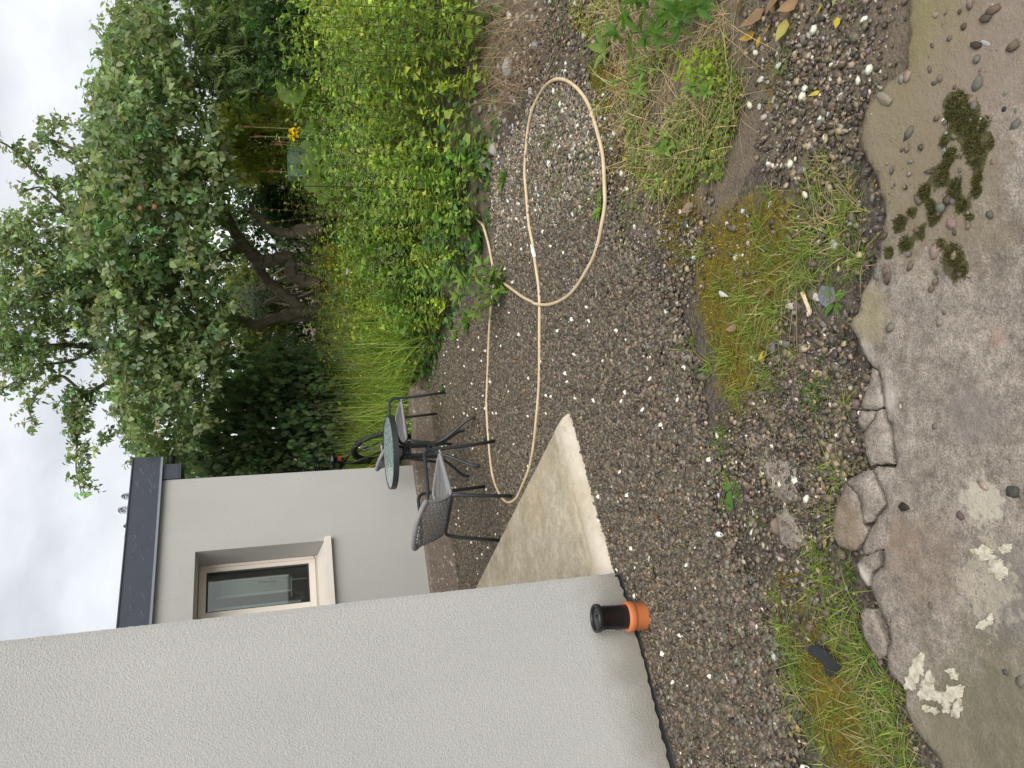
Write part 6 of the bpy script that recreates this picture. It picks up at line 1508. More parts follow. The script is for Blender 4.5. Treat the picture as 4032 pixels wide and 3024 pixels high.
for (ix, iy, L, n, lab, me, el) in ((1850, 1262, .15, 13, 'dock rosette at the weed bank foot left of the big willowherb', LD, (.3, 1.1)), (1900, 965, .16, 12, 'fan of long leaves at the bank foot right of the big willowherb', LD, (.4, 1.2)), (1995, 705, .12, 10, 'small leafy rosette beside the edging stones and the hose', LD, (.3, 1.1)),
                             (2372, 812, .085, 16, 'leafy rosette growing over the near side of the hose', LW, (.1, .9)), (2392, 195, .12, 9, 'fan of narrow bright leaves on the soil by the far hose bend', LW, (.2, .9)), (2880, 1925, .095, 12, 'flat dandelion rosette in the gravel beside the bigger concrete patch', LD, (.0, .25)), (2850, 1985, .075, 8, 'second flat dandelion rosette, left of the larger one in gravel', LD, (.0, .3)),
                             (3290, 1190, .05, 9, 'small leafy seedling growing over the flat grey slate', LD, (.1, .7)), (1752, 1530, .07, 14, 'small leafy weed under the right front leg of the rear chair', LR, (.2, 1.2)), (1712, 1400, .12, 10, 'pale leafy rosette at the kerb end below the tall grass', LD, (.3, 1.2)), (1800, 1330, .10, 9, 'little rosette at the bank foot nearest to the tall grass', LD, (.3, 1.1)),
                             (2330, 690, .05, 8, 'tiny lance-leaved weed inside the hose loop', LW, (.2, .8)), (2700, 690, .07, 10, 'grey-green lance-leaved weed beside the dark mossy round stone', LD, (.2, 1.0)), (3330, 2030, .045, 8, 'reddish small weed on the edge of the broken concrete', LD, (.1, .8))):
    rosette('weed_rosette', lab, ix, iy, me, L, n, rng, el)
for (ix, iy, tips, lab, L) in ((2660, 45, [(2480, 130), (2530, 60), (2600, 160), (2560, 0), (2680, 150), (2720, 60)], 'large leafy weed on bare soil at the right edge of the photo', .13), (2780, -10, [(2700, 60), (2760, 110), (2840, 40)], 'leafy weed cut by the right edge, beside the brown leaves', .12), (2560, 300, [(2500, 330), (2540, 280), (2590, 350)], 'small willowherb on straw-covered soil behind the spurge', .07), (2840, 300, [(2790, 350), (2850, 370), (2800, 290)], 'dark narrow-leaved weed beside the lime green spurge', .07), (2680, 560, [(2640, 590), (2660, 530), (2690, 600)], 'pale lance-leaved weed among straw right of the dark mossy stone', .06)):
    b = gr(ix, iy); leafy_plant('leafy_weed', lab, b, [gr(x, y, 0) * np.array([1, 1, 0]) * .97 + np.array([0, 0, .10 + .05 * rng.random()]) for x, y in tips], LD if L > .1 else LW, L, 8, rng)
b = gr(2825, 258); root = empty('spurge', b, 0, 'lime green spurge cushion on straw-covered soil', 'plant')
for k in range(150):
    q = gr(2740 + 150 * rng.random(), 200 + 150 * rng.random()) - b; q *= .9; h_ = .03 + .07 * rng.random()
    put_leaf(LS[rng.integers(4)], root, (q[0], q[1] , h_), rnd_dir(1, rng)[0] * np.array([1, 1, .3]) + UPV * .2, UPV + rng.normal(0, .2, 3), rng.uniform(.014, .026), MAT['leaf'])
# tall leafy weeds standing in the bank at the right
TALL = [(1225, 405, 5.75), (1120, 60, 5.4), (1165, 175, 5.6), (1245, 255, 5.6), (1310, 105, 5.3), (1400, 165, 5.4), (1090, 330, 6.2), (1055, 120, 6.1), (1290, 330, 5.7), (1180, 20, 5.2), (1360, 20, 5.1), (1480, 250, 5.4), (1300, 470, 6.0), (1440, 60, 5.1), (1250, 620, 6.3), (1330, 760, 6.4), (1290, 1180, 7.4), (1330, 1330, 7.9), (1260, 1400, 8.6), (1215, 1530, 9.2), (1250, 980, 7.6)]
def where(iy): return 'at the right edge of the photo' if iy < 110 else 'left of the rightmost ones' if iy < 280 else 'in front of the big round leaves' if iy < 500 else 'in front of the copper-tipped sapling' if iy < 1000 else 'between the big willowherb and the tall grass' if iy < 1350 else 'above the tall grass'
for k, (ix, iy, y) in enumerate(TALL):
    t_ = at(ix, iy, y); s = bed_dist(t_[0], t_[1]); b = np.array([t_[0] + rng.normal(0, .05), t_[1] + rng.normal(0, .05), float(ground_z(t_[0], t_[1]))])
    tips = [t_] + [t_ + np.array([rng.normal(0, .12), rng.normal(0, .1), -abs(rng.normal(.1, .12))]) for _ in range(2)]
    leafy_plant('tall_weed', 'tall pale green lance-leaved weed on the bank ' + where(iy), b, tips, LW, .105, 13, rng, group='tall lance-leaved weeds on the bank', start=.35)
# dark-stemmed young shrub at the right edge
b = gr(1880, 110); leafy_plant('young_shrub', 'dark-stemmed young shrub with rounded leaves at the right edge of the weed bank', b, [at(1490, 55, b[1] + .25), at(1600, 110, b[1] + .2), at(1560, -20, b[1] + .2), at(1700, 160, b[1] + .1), at(1750, 20, b[1])], LR, .085, 9, rng, stemcol=(.035, .022, .018), r=.005, start=.3, tipcluster=3)
# copper-tipped sapling
b = at(1265, 850, 7.3); b[2] = float(ground_z(b[0], b[1])); leafy_plant('copper_sapling', 'slender copper-tipped sapling shoots in front of the apple trunks', b, [at(1008, 822, 7.2), at(1058, 875, 7.2), at(1125, 800, 7.1), at(1180, 930, 7.2), at(1150, 740, 7.2), at(1200, 700, 7.2), at(1215, 880, 7.0)], LC, .062, 15, rng, stemcol=(.12, .055, .03), r=.0035, start=.35, tipcluster=3)
# dark seed stalk
b = at(1430, 737, 6.0); b[2] = float(ground_z(b[0], b[1])); t_ = at(1195, 733, 6.0); mb = MB(); mb.tube(spline([b, (b + t_) / 2 + [.01, 0, 0], t_], 6), .0045, 6); mb.c = [(.045, .05, .025)] * len(mb.v)
set_props(mb.build('dead_stalk', MAT['straw'], None, True, True), 'thin dark bare stalk standing upright in the weeds', 'stalk')
# big round butterbur leaves
def round_leaf(seed, lobes=9):
    r = np.random.default_rng(seed); V = [(0, 0, 0)]; F = []; n = 40; C = []
    for k, f in enumerate((.25, .5, .75, .92, 1.0)):
        for j in range(n):
            a = -math.pi / 2 + .30 + (2 * math.pi - .60) * j / (n - 1); R = f * (1 + .035 * math.sin(a * lobes * 2) * (f > .8) + .07 * math.sin(a * 2 + seed))
            vein = abs(math.sin(a * lobes / 2 + seed)); z = .10 * f * f + .05 * math.sin(a * 3 + seed) * f * f + .035 * f * vein
            V.append((R * math.cos(a), R * math.sin(a) + .05, z)); C.append(1.0 + .35 * (vein < .12) + r.normal(0, .05))
    for k in range(4):
        for j in range(n - 1): F.append((1 + k * n + j, 1 + (k + 1) * n + j, 1 + (k + 1) * n + j + 1, 1 + k * n + j + 1))
    T = [(0, 1 + j, 1 + j + 1) for j in range(n - 1)]
    base = np.array([[.105, .165, .030]]); C = np.clip(np.array([1.0] + C)[:, None] * base, .01, .6)
    me = bpy.data.meshes.new('leaf'); me.from_pydata(V, [], F + T); me.polygons.foreach_set('use_smooth', np.ones(len(me.polygons), bool))
    a_ = me.attributes.new('tint', 'FLOAT_COLOR', 'POINT'); t = np.ones((len(V), 4), np.float32); t[:, :3] = C; a_.data.foreach_set('color', t.ravel()); me.update(); return me
BB = [round_leaf(k) for k in range(3)]
def butterbur(lab, items):
    b = at(*items[0][:3]); g0 = np.array([b[0], b[1] + .1, float(ground_z(b[0], b[1] + .1))]); root = empty('butterbur', g0, 0, lab, 'plant', 'butterbur plants on the bank'); mb = MB()
    for k, (ix, iy, y, R, d, u) in enumerate(items):
        p = at(ix, iy, y) - g0; put_leaf(BB[k % 3], root, p, d, u, R, MAT['leaf']); mb.tube(spline([(rng.normal(0, .03), .05, 0), p * np.array([.6, .6, .55]) + [0, .05, 0], p], 5), .009, 6, col=(.15, .2, .07))
    mb.build('stem', MAT['straw'], root, True, True)
butterbur('butterbur with the largest upturned round leaf, behind the rightmost tall weeds', [(1165, 315, 7.3, .235, (.1, .75, .65), (.05, -.66, .75)), (1185, 420, 6.8, .12, (-.6, -.4, .1), (0, -.35, 1))])
butterbur('butterbur with drooping round leaves in front of the cattails', [(1225, 600, 7.4, .135, (-.15, -.55, -.8), (.1, -.75, .6)), (1225, 700, 7.4, .125, (-.3, -.6, -.75), (-.25, -.7, .6)), (1220, 510, 7.4, .10, (.6, -.5, -.4), (.2, -.4, .85)), (1280, 650, 7.3, .09, (.3, -.6, -.5), (.1, -.6, .8)), (1275, 760, 7.3, .10, (-.5, -.6, -.5), (-.1, -.6, .8))])
# cattails
for k, (ix, x0, x1, iy, iy1, lab) in enumerate(((0, 957, 998, 500, 502, 'tallest brown cattail head'), (0, 998, 1036, 539, 533, 'second tallest brown cattail head'), (0, 1080, 1118, 568, 580, 'plump cattail head, left one of the crossing pair'), (0, 1086, 1126, 558, 575, 'slanting cattail head crossing the plump one'), (0, 1055, 1106, 676, 677, 'leftmost cattail head, standing apart by the copper-tipped sapling'), (0, 1036, 1048, 475, 476, 'shortest and smallest cattail head, at the right of the clump'))):
    y = 7.9 + .05 * k; b = at(1215, iy1, y); b[2] = float(ground_z(b[0], b[1])); top, bot = at(x0, iy, y), at(x1, iy + (iy1 - iy) * .2, y)
    root = empty('cattail', b, 0, lab, 'cattail', 'cattails behind the butterbur'); mb = MB(); mb.tube([(0, 0, 0), (bot - b) * .5, bot - b], .0045, 6, col=(.26, .27, .13)); mb.tube([top - b, top - b + (top - bot) * .45], .0025, 5, col=(.38, .30, .18)); mb.build('stem', MAT['straw'], root, True, True)
    d = top - bot; mb = MB(); mb.tube([bot - b, bot - b + d * .06, bot - b + d * .94, top - b], [.005, .0125, .0120, .004], 10, col=(.24, .115, .07)); mb.build('seed_head', MAT['straw'], root, True, True)
    N = 9 if k != 5 else 5; P = np.repeat(np.zeros((1, 3)), N, 0) + rng.normal(0, .05, (N, 3)) * [1, 1, 0]; V, F, C = blades(P, rng.uniform(.6, 1.25, N) * (b[2] * 0 + 1), np.abs(rng.normal(.10, .07, N)), np.full(N, .011), shades(N, (.10, .17, .06), .15, .06, rng), rng, 5, .4); leaf_obj('blade', (V, F, C), MAT['leaf'], root)
# iris
b = at(1230, 525, 7.2); b[2] = float(ground_z(b[0], b[1])); root = empty('yellow_iris', b, 0, 'yellow iris in flower below the cattail heads', 'plant')
N = 8; V, F, C = blades(rng.normal(0, .04, (N, 3)) * [1, 1, 0], rng.uniform(.45, .75, N), np.abs(rng.normal(.12, .08, N)), np.full(N, .02), shades(N, (.11, .18, .05), .1, .05, rng), rng, 5, .4); leaf_obj('blade', (V, F, C), MAT['leaf'], root)
for (ix, iy) in ((1150, 540), (1165, 528), (1148, 515), (1170, 512)):
    p = at(ix, iy, 7.15) - b; n = 7; q = np.arange(n) * .9; d = np.stack([np.cos(q), np.sin(q), np.where(np.arange(n) % 2 == 0, -.5, .9)], 1); leaf_obj('flower', scatter(np.repeat(p[None], n, 0), d, np.repeat(UPV[None], n, 0) + rng.normal(0, .3, (n, 3)), np.full(n, .045), T5W, shades(n, (.75, .50, .015), .06, .03, rng)), MAT['petal'], root)
    mb = MB(); mb.tube([(0, 0, 0), p * .6, p], .004, 5, col=(.12, .18, .05)); mb.build('stem', MAT['straw'], root, True, True)
p = at(1370, 1068, 6.7); leaf_obj('bindweed_flower', scatter(np.repeat(p[None], 6, 0), np.stack([np.cos(np.arange(6) * 1.05), np.sin(np.arange(6) * 1.05) - .2, np.full(6, .6)], 1), np.repeat(np.array([[0, -1., .5]]), 6, 0), np.full(6, .028), T5W, shades(6, (.60, .42, .58), .05, .03, rng)), MAT['petal']); set_props(bpy.data.objects['bindweed_flower'], 'single pale pink flower in the weeds above the big willowherb', 'flower')

# ------------------------------------------------------------------ grass tufts
def tuft_mesh(seed, n, H, spread, straw):
    r = np.random.default_rng(seed); P = np.zeros((n, 3)); P[:, :2] = r.normal(0, spread, (n, 2)); col = np.where((r.uniform(0, 1, n) < straw)[:, None], shades(n, (.46, .39, .20), .2, .08, r), shades(n, (.215, .29, .055), .25, .12, r))
    V, F, C = blades(P, H * r.uniform(.45, 1.1, n), np.abs(r.normal(.9, .55, n)), r.uniform(.0018, .0036, n), col, r, 4, .8); return np_mesh('blades', V, F, C)
TUFTS = {'s': [tuft_mesh(k, 26, .032, .010, .2) for k in range(4)], 'm': [tuft_mesh(10 + k, 42, .040, .016, .12) for k in range(4)], 'l': [tuft_mesh(20 + k, 70, .050, .026, .15) for k in range(4)], 'd': [tuft_mesh(30 + k, 60, .048, .034, .55) for k in range(4)]}
WORD = {'s': 'small green grass tuft beside ', 'm': 'medium green grass tuft near ', 'l': 'large spreading grass tuft near ', 'd': 'partly straw-coloured grass tuft near '}
TL = [(3040, 1010, 'l'), (3130, 1060, 'd'), (3250, 640, 'd'), (3330, 900, 'd'), (3200, 850, 'd'), (3380, 1030, 'm'), (3300, 750, 'd'), (2860, 1420, 'l'), (3040, 1510, 'l'), (2680, 1390, 'm'), (2720, 1340, 'm'), (2950, 1300, 'l'), (2900, 1560, 'm'), (3060, 1240, 'm'), (3020, 1200, 'l'), (2830, 1130, 'm'), (3280, 1165, 'm'), (3310, 1860, 'l'), (3230, 1990, 'm'), (3290, 2030, 'd'), (3210, 2150, 'm'), (3330, 2380, 'l'), (3270, 2420, 'm'), (3250, 2280, 'm'), (3190, 2340, 'm'), (3100, 2510, 'l'), (3060, 2440, 'm'), (3130, 2640, 'l'), (3380, 2640, 'l'), (3400, 2560, 'm'), (3450, 2720, 'l'), (3470, 2960, 'l'), (3430, 2900, 'd'), (3500, 2800, 'm'), (3150, 2790, 'l'), (3250, 2930, 's'), (2980, 2050, 's'), (2700, 2030, 's'), (2860, 1880, 's'), (2830, 1770, 'm'), (2720, 2160, 's'), (2570, 2900, 's'), (2620, 2860, 's'), (3330, 1600, 's'), (2690, 1000, 's'), (2760, 980, 'm'), (2330, 800, 's'), (3150, 950, 'l'), (2990, 900, 'm'), (3120, 1160, 'm'), (2920, 1180, 'm'), (2840, 1700, 'm'), (2790, 1440, 'm'), (3340, 2250, 's'), (3060, 2350, 'm'), (3370, 2480, 'm'), (3420, 2800, 'm'), (3540, 2900, 'm'), (3560, 2990, 'l'), (3230, 2210, 'm'), (3310, 1000, 'l'), (3240, 960, 'd'), (3340, 830, 'l'), (3170, 1000, 'm'), (2980, 1420, 'm'), (2600, 960, 's'), (2540, 1060, 's'), (1690, 2030, 's'), (1815, 2090, 's'), (1905, 1640, 's'), (3040, 760, 's'), (3200, 730, 'm'), (3190, 1100, 'l'), (3300, 2520, 'm'), (3200, 2700, 's'), (3560, 2760, 's'), (3500, 2700, 'm'), (3520, 2850, 'd'), (3350, 2560, 's'), (3280, 1520, 's'), (3210, 1560, 's'), (3130, 1400, 's')]
for k, (ix, iy, c) in enumerate(TL):
    p = gr(ix, iy); o = link_mesh('grass_tuft', TUFTS[c][k % 4], MAT['leaf']); o.location = (p[0], p[1], float(ground_z(p[0], p[1])) - .002); o.rotation_euler = (0, 0, rng.uniform(0, 6.28)); s = rng.uniform(.8, 1.15); o.scale = (s, s, s)
    set_props(o, WORD[c] + (near(ix, iy) if ix > 1950 else {1690: 'the plinth left of the chairs', 1815: 'the plinth behind the front chair', 1905: 'the hose in front of the table'}[ix]), 'grass', 'grass tufts in the yard')

# ------------------------------------------------------------------ low growth nobody could count
def inz(polys, N):
    A = [];
    for pz in polys: w = grs(pz)[:, :2]; A.append((w, abs(.5 * np.sum(w[:, 0] * np.roll(w[:, 1], -1) - np.roll(w[:, 0], -1) * w[:, 1]))))
    tot = sum(a for _, a in A); return np.concatenate([sample_poly(w, max(1, int(N * a / tot)), rng) for w, a in A])
q = inz(Z_MOSS, 15000); d = vnoise(q[:, 0], q[:, 1], 22, 3) + .5 * vnoise(q[:, 0], q[:, 1], 60, 4); q = q[d > rng.uniform(-1.3, .5, len(q))]; N = len(q)
P = np.column_stack([q, ground_z(q[:, 0], q[:, 1])]); o = leaf_obj('moss', blades(P, rng.uniform(.004, .013, N), np.abs(rng.normal(.7, .4, N)), rng.uniform(.0018, .0032, N), shades(N, (.165, .135, .022), .4, .12, rng), rng, 2, .6), MAT['straw']); set_props(o, 'olive brown moss carpet between gravel and concrete', 'moss', None, 'stuff')
q = np.concatenate([sample_poly(grs([(sx - 60, sy - 60), (sx + 60, sy - 60), (sx + 60, sy + 60), (sx - 60, sy + 60)], SLAB_Z)[:, :2], 420, rng) for sx, sy, _ in MOSS_SPOTS]); dm = np.min([np.hypot(q[:, 0] - gr(sx, sy, SLAB_Z)[0], q[:, 1] - gr(sx, sy, SLAB_Z)[1]) / (sr * .95) for sx, sy, sr in MOSS_SPOTS], 0); q = q[dm + .35 * vnoise(q[:, 0], q[:, 1], 70, 9) < .62]; N = len(q)
P = np.column_stack([q, np.full(N, SLAB_Z)]); o = leaf_obj('slab_moss', blades(P, rng.uniform(.004, .009, N), np.abs(rng.normal(.6, .4, N)), rng.uniform(.0018, .003, N), shades(N, (.060, .058, .016), .35, .1, rng), rng, 2, .6), MAT['straw']); set_props(o, 'dark green moss growing on the concrete apron', 'moss', None, 'stuff')
# thin grass over the strip by the concrete
GZ = [[(2960, 1650), (3120, 1200), (3380, 1100), (3370, 800), (3220, 600), (3120, 850), (2900, 1000), (2780, 1250), (2850, 1560)], [(3000, 2420), (3130, 2420), (3230, 2200), (3330, 1980), (3380, 2380), (3480, 2700), (3650, 3040), (3200, 3040), (3120, 2700)]]
q = inz(GZ, 2300); d = vnoise(q[:, 0], q[:, 1], 9, 13) + .6 * vnoise(q[:, 0], q[:, 1], 27, 14); q = q[d > rng.uniform(-.5, .9, len(q))]; N = len(q); P = np.column_stack([q, ground_z(q[:, 0], q[:, 1])])
col = np.where((rng.uniform(0, 1, N) < .2)[:, None], shades(N, (.42, .36, .19), .2, .08, rng), shades(N, (.20, .265, .055), .25, .12, rng)); o = leaf_obj('short_grass', blades(P, rng.uniform(.012, .045, N), np.abs(rng.normal(.9, .5, N)), rng.uniform(.002, .0036, N), col, rng, 3, .8), MAT['leaf']); set_props(o, 'thin short grass straggling over the moss strip', 'grass', None, 'stuff')
# straw, creeping weeds and litter on the soil at the right
SZ = [[(2420, 180), (2400, 600), (2620, 760), (2880, 640), (2960, 300), (2860, -60), (2350, -60)]]
q = inz(SZ, 2600); d = vnoise(q[:, 0], q[:, 1], 7, 23); q = q[d > rng.uniform(-1.0, .7, len(q))]; N = len(q); P = np.column_stack([q, ground_z(q[:, 0], q[:, 1]) + rng.uniform(0, .02, N)])
o = leaf_obj('dry_straw', blades(P, rng.uniform(.03, .10, N), np.abs(rng.normal(1.5, .6, N)), rng.uniform(.0013, .0026, N), shades(N, (.42, .34, .18), .3, .1, rng), rng, 3, .5), MAT['straw']); set_props(o, 'fine dry straw tangled over the soil at the right', 'straw', None, 'stuff')
HL = [(2080, 640), (2080, 500), (2150, 345), (2280, 355), (2370, 600), (2380, 800), (2280, 900), (2120, 900)]
def creeping(name, lab, polys, N, size, col, hz, thr, f, tm=T5W, mat='leaf'):
    q = inz(polys, N); d = vnoise(q[:, 0], q[:, 1], f, N) + .5 * vnoise(q[:, 0], q[:, 1], f * 3, N + 1); q = q[d > rng.uniform(*thr, len(q))]; M_ = len(q); P = np.column_stack([q, ground_z(q[:, 0], q[:, 1]) + rng.uniform(.002, hz, M_)]); a = rng.uniform(0, 6.28, M_)
    o = leaf_obj(name, scatter(P, np.stack([np.cos(a), np.sin(a), rng.normal(.1, .3, M_)], 1), nrm(UPV + rng.normal(0, .35, (M_, 3))), rng.uniform(size * .5, size * 1.2, M_), tm, shades(M_, col, .3, .15, rng)), MAT[mat]); set_props(o, lab, 'ground cover', None, 'stuff')
creeping('creeping_weeds', 'low yellow-green creeping weeds over the soil at the right', [[(2500, 230), (2480, 650), (2600, 800), (2860, 700), (2930, 350), (2860, 150)]], 14000, .020, (.22, .275, .065), .045, (-.6, .9), 6)
creeping('loop_weeds', 'sparse small weeds in the pale gravel around the hose loop', [HL, [(2380, 300), (2360, 900), (2480, 1000), (2560, 800), (2500, 300)], [(2250, 280), (2320, 350), (2480, 350), (2480, 100), (2260, 120)]], 7500, .015, (.19, .235, .06), .03, (-.2, 1.1), 9)
creeping('ochre_stonecrop', 'yellowish stonecrop on the soil beside the leafy weed', [[(2270, -60), (2260, 100), (2340, 170), (2440, 150), (2480, -60)], [(2330, 420), (2360, 470), (2420, 440), (2380, 380)]], 2300, .014, (.34, .33, .08), .04, (-.9, .4), 12)
creeping('bare_weeds', 'small mixed weeds on the stony soil at the far right', [[(2150, 300), (2330, 250), (2500, 150), (2480, -60), (2150, -60)], [(2900, -60), (2920, 300), (3100, 300), (3300, 150), (3450, -60)]], 3200, .018, (.16, .225, .065), .035, (.0, 1.2), 9)
creeping('red_weeds', 'reddish dying weed leaves scattered by the hose', [[(2050, 560), (2060, 760), (2000, 900), (1980, 760), (2000, 600)], [(2100, 120), (2200, 60), (2500, 200), (2500, 500), (2420, 300)], [(1960, 1080), (2010, 1120), (2000, 1010)]], 1100, .020, (.26, .075, .05), .03, (.2, 1.3), 8)
creeping('gravel_seedlings', 'scattered tiny green seedlings in the gravel', [[(2500, 1900), (2750, 2200), (2800, 3020), (3050, 3020), (3000, 2500), (2900, 2200), (2850, 1700), (2700, 1500)]], 5200, .012, (.105, .17, .045), .018, (.35, 1.3), 14)
creeping('edge_seedlings', 'tiny weeds in the dark grit beside the broken concrete', [[(3150, 1350), (3330, 1300), (3380, 1480), (3370, 1780), (3250, 1900), (3150, 1700)], [(3350, 2250), (3300, 2180), (3440, 2640), (3500, 2640), (3440, 2340)]], 3600, .012, (.09, .15, .04), .018, (.1, 1.2), 14)
# dead grass and roots along the foot of the bank at the right
N = 900; q = sample_poly(grs([(1880, 20), (1900, 380), (2010, 470), (2150, 330), (2180, 60), (2000, -60)])[:, :2], N, rng); P = np.column_stack([q, ground_z(q[:, 0], q[:, 1]) + rng.uniform(0, .05, N)])
o = leaf_obj('dead_grass', blades(P, rng.uniform(.06, .24, N), np.abs(rng.normal(1.1, .6, N)), rng.uniform(.0018, .004, N), shades(N, (.30, .22, .14), .3, .08, rng), rng, 5, .9), MAT['straw']); set_props(o, 'tangle of dead grass over rubble at the foot of the bank', 'dead grass', None, 'stuff')
N = 260; q = sample_poly(grs([(1890, 0), (1900, 420), (1960, 900), (2010, 880), (2010, 470), (2130, 330), (2160, 0)])[:, :2], N, rng)
V = []; F = []; T = []
for k, p in enumerate(q):
    s = rng.uniform(.008, .032); v = stone_mesh(900 + k % 40, .2) * np.array([s, s * rng.uniform(.5, .9), s * .55]); a = rng.uniform(0, 6.28); v[:, :2] = v[:, :2] @ np.array([[math.cos(a), -math.sin(a)], [math.sin(a), math.cos(a)]]); v += [p[0], p[1], float(ground_z(p[0], p[1])) + s * .2]
    F.append(ICO2_F + len(ICO2_V) * k); V.append(v); T.append(np.repeat(shades(1, [(.30, .26, .21), (.16, .14, .12), (.42, .39, .35), (.20, .14, .11)][k % 4], .2, .05, rng), len(v), 0))
set_props(link_mesh('rubble', np_mesh('rubble', np.concatenate(V), np.concatenate(F), np.concatenate(T)), MAT['stone']), 'stony rubble among dead grass at the foot of the bank', 'rubble', None, 'stuff')
# a few dry twigs
for k, (px, r_, lab) in enumerate((([(1880, 480), (1920, 400), (1985, 310)], .006, 'longest dry twig leaning out of the weeds over pale stones'), ([(2150, 340), (2200, 250), (2220, 190)], .004, 'pale dry twig between the rubble and the far hose bend'), ([(2085, 330), (2082, 240), (2080, 170)], .004, 'reddish upright twig beside the grey rounded stone'), ([(2560, 850), (2600, 960), (2680, 1100)], .0022, 'thin dark twig near the dark mossy round stone'), ([(3150, 1130), (3160, 1260), (3152, 1390)], .0022, 'thin dark twig between the wooden lath and the yellow leaf'), ([(3300, 690), (3380, 780), (3400, 800)], .0022, 'short twig in the pale dry tuft by the concrete'))):
    P = [gr(*p) + np.array([0, 0, float(max(ground_z(*gr(*p)[:2]), 0)) + .012 + .01 * (i == 1)]) for i, p in enumerate(px)]; mb = MB(); mb.tube(spline(P, 5), r_, 6); mb.c = [(.20, .15, .10)] * len(mb.v); set_props(mb.build('twig', MAT['straw'], None, True, True), lab, 'twig')
# fallen leaves
def fallen(ix, iy, px, col, turn, lab, w=.33, curl=.25):
    p = gr(ix, iy, SLAB_Z if ix > 3440 else 0); L = px * p[1] / FPX; V, F = tmpl_leaf8(w, .05, -curl); r_ = np.random.default_rng(int(ix)); V = V + r_.normal(0, .02, V.shape); V[:, 1] -= .5
    me = np_mesh('fallen_leaf', V * L, F, shades(len(V), col, .12, .05, r_), smooth=True); o = link_mesh('fallen_leaf', me, MAT['leaf']); o.location = (p[0], p[1], float(ground_z(p[0], p[1])) + .012); o.rotation_euler = (r_.uniform(-.25, .25), r_.uniform(-.25, .25), turn); set_props(o, lab, 'leaf')
YEL, OCH, TAN = (.62, .50, .07), (.50, .34, .06), (.34, .22, .12)
for a in ((3018, 1400, 62, YEL, .9, 'clean yellow leaf lying on gravel left of the moss'), (3256, 2140, 48, YEL, 1.5, 'small oval yellow leaf by the broken concrete'), (3100, 122, 100, (.52, .50, .14), 1.2, 'large crumpled yellow-green leaf on soil near the right edge', .45, .4), (3308, 92, 55, YEL, 1.5, 'yellow leaf among loose pebbles at the right edge'), (3222, 370, 50, YEL, .2, 'small curled yellow leaf on soil beside pebbles', .22, .5), (3240, 40, 50, YEL, 1.0, 'narrow yellow leaf nearest to the right edge of the photo', .2, .4),
          (2960, 150, 70, OCH, .4, 'ochre leaf at the edge of the leafy weeds', .4, .5), (3005, 168, 60, OCH, 2.0, 'second ochre leaf, lying between the crumpled yellow leaf and the weeds', .35, .5), (3040, 120, 60, OCH, 1.4, 'ochre leaf touching the crumpled yellow leaf', .3, .5), (2990, 80, 110, TAN, .6, 'large brown dry leaf beside the leafy weeds', .35, .6), (3070, 20, 120, TAN, 1.6, 'largest curled brown leaf at the right edge', .4, .6), (3130, 30, 90, TAN, .3, 'brown dry leaf above the narrow yellow leaf', .4, .6), (2930, 20, 100, TAN, 2.2, 'brown dry leaf under the leafy weed cut by the edge', .35, .6),
          (2895, 1295, 50, TAN, .3, 'tan dry leaf lying in the moss strip', .35, .4), (1932, 572, 46, OCH, .2, 'yellowed heart-shaped leaf at the foot of the weed bank', .5, .2), (2000, 1555, 22, YEL, .8, 'tiny yellow leaf on the open gravel', .4, .2), (2436, 1115, 28, TAN, .8, 'tiny buff leaf on gravel below the hose crossing', .4, .2), (3040, 1150, 60, TAN, 1.3, 'curled buff leaf in the grass of the moss strip', .35, .5), (2160, 400, 44, (.45, .30, .2), 1.4, 'pinkish dry leaf by the far hose bend', .35, .4), (2720, 820, 60, (.36, .25, .17), .5, 'crumpled brown leaf between the hose and the mossy stone', .4, .5)):
    fallen(*a)
# ------------------------------------------------------------------ things at the end of the garden
p = at(1152, 645, 8.7); g0 = np.array([p[0], p[1], 0.0]); b0 = float(ground_z(p[0], p[1])); root = empty('water_trough', (p[0], p[1], b0), 0, 'pale mint green trough behind the cattails', 'trough'); H = p[2] + .045 - b0
mb = MB(); w, l = .17, .11
mb.add([(-w * .85, -l * .8, 0), (w * .85, -l * .8, 0), (w * .85, l * .8, 0), (-w * .85, l * .8, 0), (-w, -l, H), (w, -l, H), (w, l, H), (-w, l, H), (-w * .8, -l * .72, .05), (w * .8, -l * .72, .05), (w * .8, l * .72, .05), (-w * .8, l * .72, .05), (-w * .92, -l * .9, H), (w * .92, -l * .9, H), (w * .92, l * .9, H), (-w * .92, l * .9, H)],
       [(0, 1, 5, 4), (1, 2, 6, 5), (2, 3, 7, 6), (3, 0, 4, 7), (4, 5, 13, 12), (5, 6, 14, 13), (6, 7, 15, 14), (7, 4, 12, 15), (12, 13, 9, 8), (13, 14, 10, 9), (14, 15, 11, 10), (15, 12, 8, 11), (8, 9, 10, 11)]); mb.build('tub', MAT['mint'], root)
mb = MB(); mb.tube([(-w, -l, H), (w, -l, H), (w, l, H), (-w, l, H)], .012, 6, True); mb.build('rim', MAT['mint'], root, True)
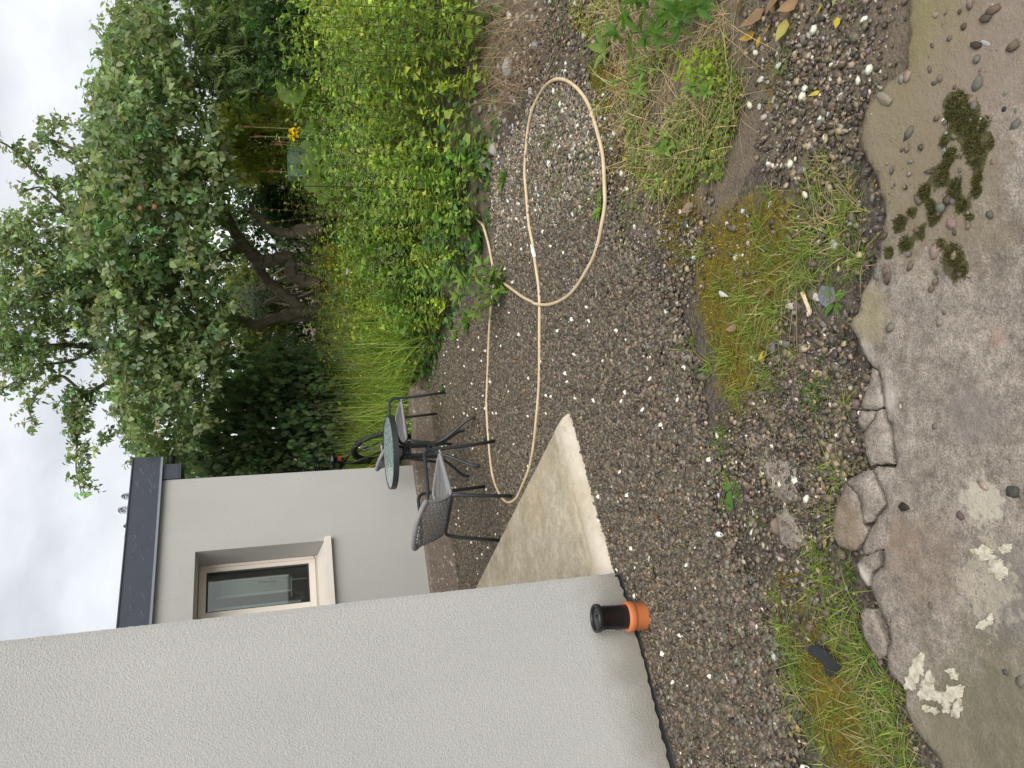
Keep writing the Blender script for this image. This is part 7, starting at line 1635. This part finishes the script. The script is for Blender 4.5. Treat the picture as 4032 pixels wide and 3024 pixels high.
p = at(1085, 735, 11.2); b0 = float(ground_z(p[0], p[1])); z0, z1 = at(1112, 735, 11.2)[2] - b0, at(1052, 735, 11.2)[2] - b0; root = empty('garden_shed', (p[0], p[1] + .3, b0), 0, 'little weathered shed with a pale sheet, glimpsed beyond the apple trunks', 'shed')
mb = MB()
for k in range(5): mb.box((-.25 + .1 * k, -.3, z1 * .5), (.094, .02, z1), None)
mb.box((-.295, .0, z1 * .5), (.02, .58, z1)); mb.box((.20, 0, z1 * .5), (.02, .58, z1)); mb.build('wall', MAT['shedwood'], root)
mb = MB(); mb.box((-.05, -.02, z1 + .015), (.62, .72, .02)); mb.build('roof', MAT['shedwood'], root)
mb = MB(); mb.box((.02, -.322, (z0 + z1) * .5 - .06), (.24, .012, (z1 - z0) * .75)); mb.build('sheet', MAT['shedpale'], root)
# street lamp
y = 22.0; hp_ = at(465, 10, y); root = empty('street_lamp', (at(500, 150, y)[0], y, .8), 0, 'grey street lamp arm rising from behind the right apple tree', 'street lamp'); b = np.array(root.location)
A = [at(500, 165, y) - b, at(490, 120, y) - b, at(482, 80, y) - b, at(474, 40, y) - b]
mb = MB(); mb.tube([(0, 0, -.2), (0, 0, A[0][2] - .3), A[0]] + A[1:], [.09, .06, .05, .045, .042, .04], 10); mb.build('pole', MAT['lampgrey'], root, True)
d = nrm(A[3] - A[2]); s_ = np.array([0, 1., 0]); u_ = np.cross(d, s_)
mb = MB(); V = []
prof = [(-.02, .045, .04), (.06, .09, .07), (.25, .13, .085), (.50, .12, .07), (.62, .07, .03)]
for (t, w_, h_) in prof:
    for q in np.linspace(0, 6.2832, 12, endpoint=False): V.append(A[3] + d * t + s_ * w_ * math.cos(q) + u_ * h_ * math.sin(q))
F = [(i * 12 + j, i * 12 + (j + 1) % 12, (i + 1) * 12 + (j + 1) % 12, (i + 1) * 12 + j) for i in range(4) for j in range(12)] + [tuple(range(12))[::-1], tuple(range(48, 60))]
mb.add(V, F); mb.build('lamp_head', MAT['lampgrey'], root, True)
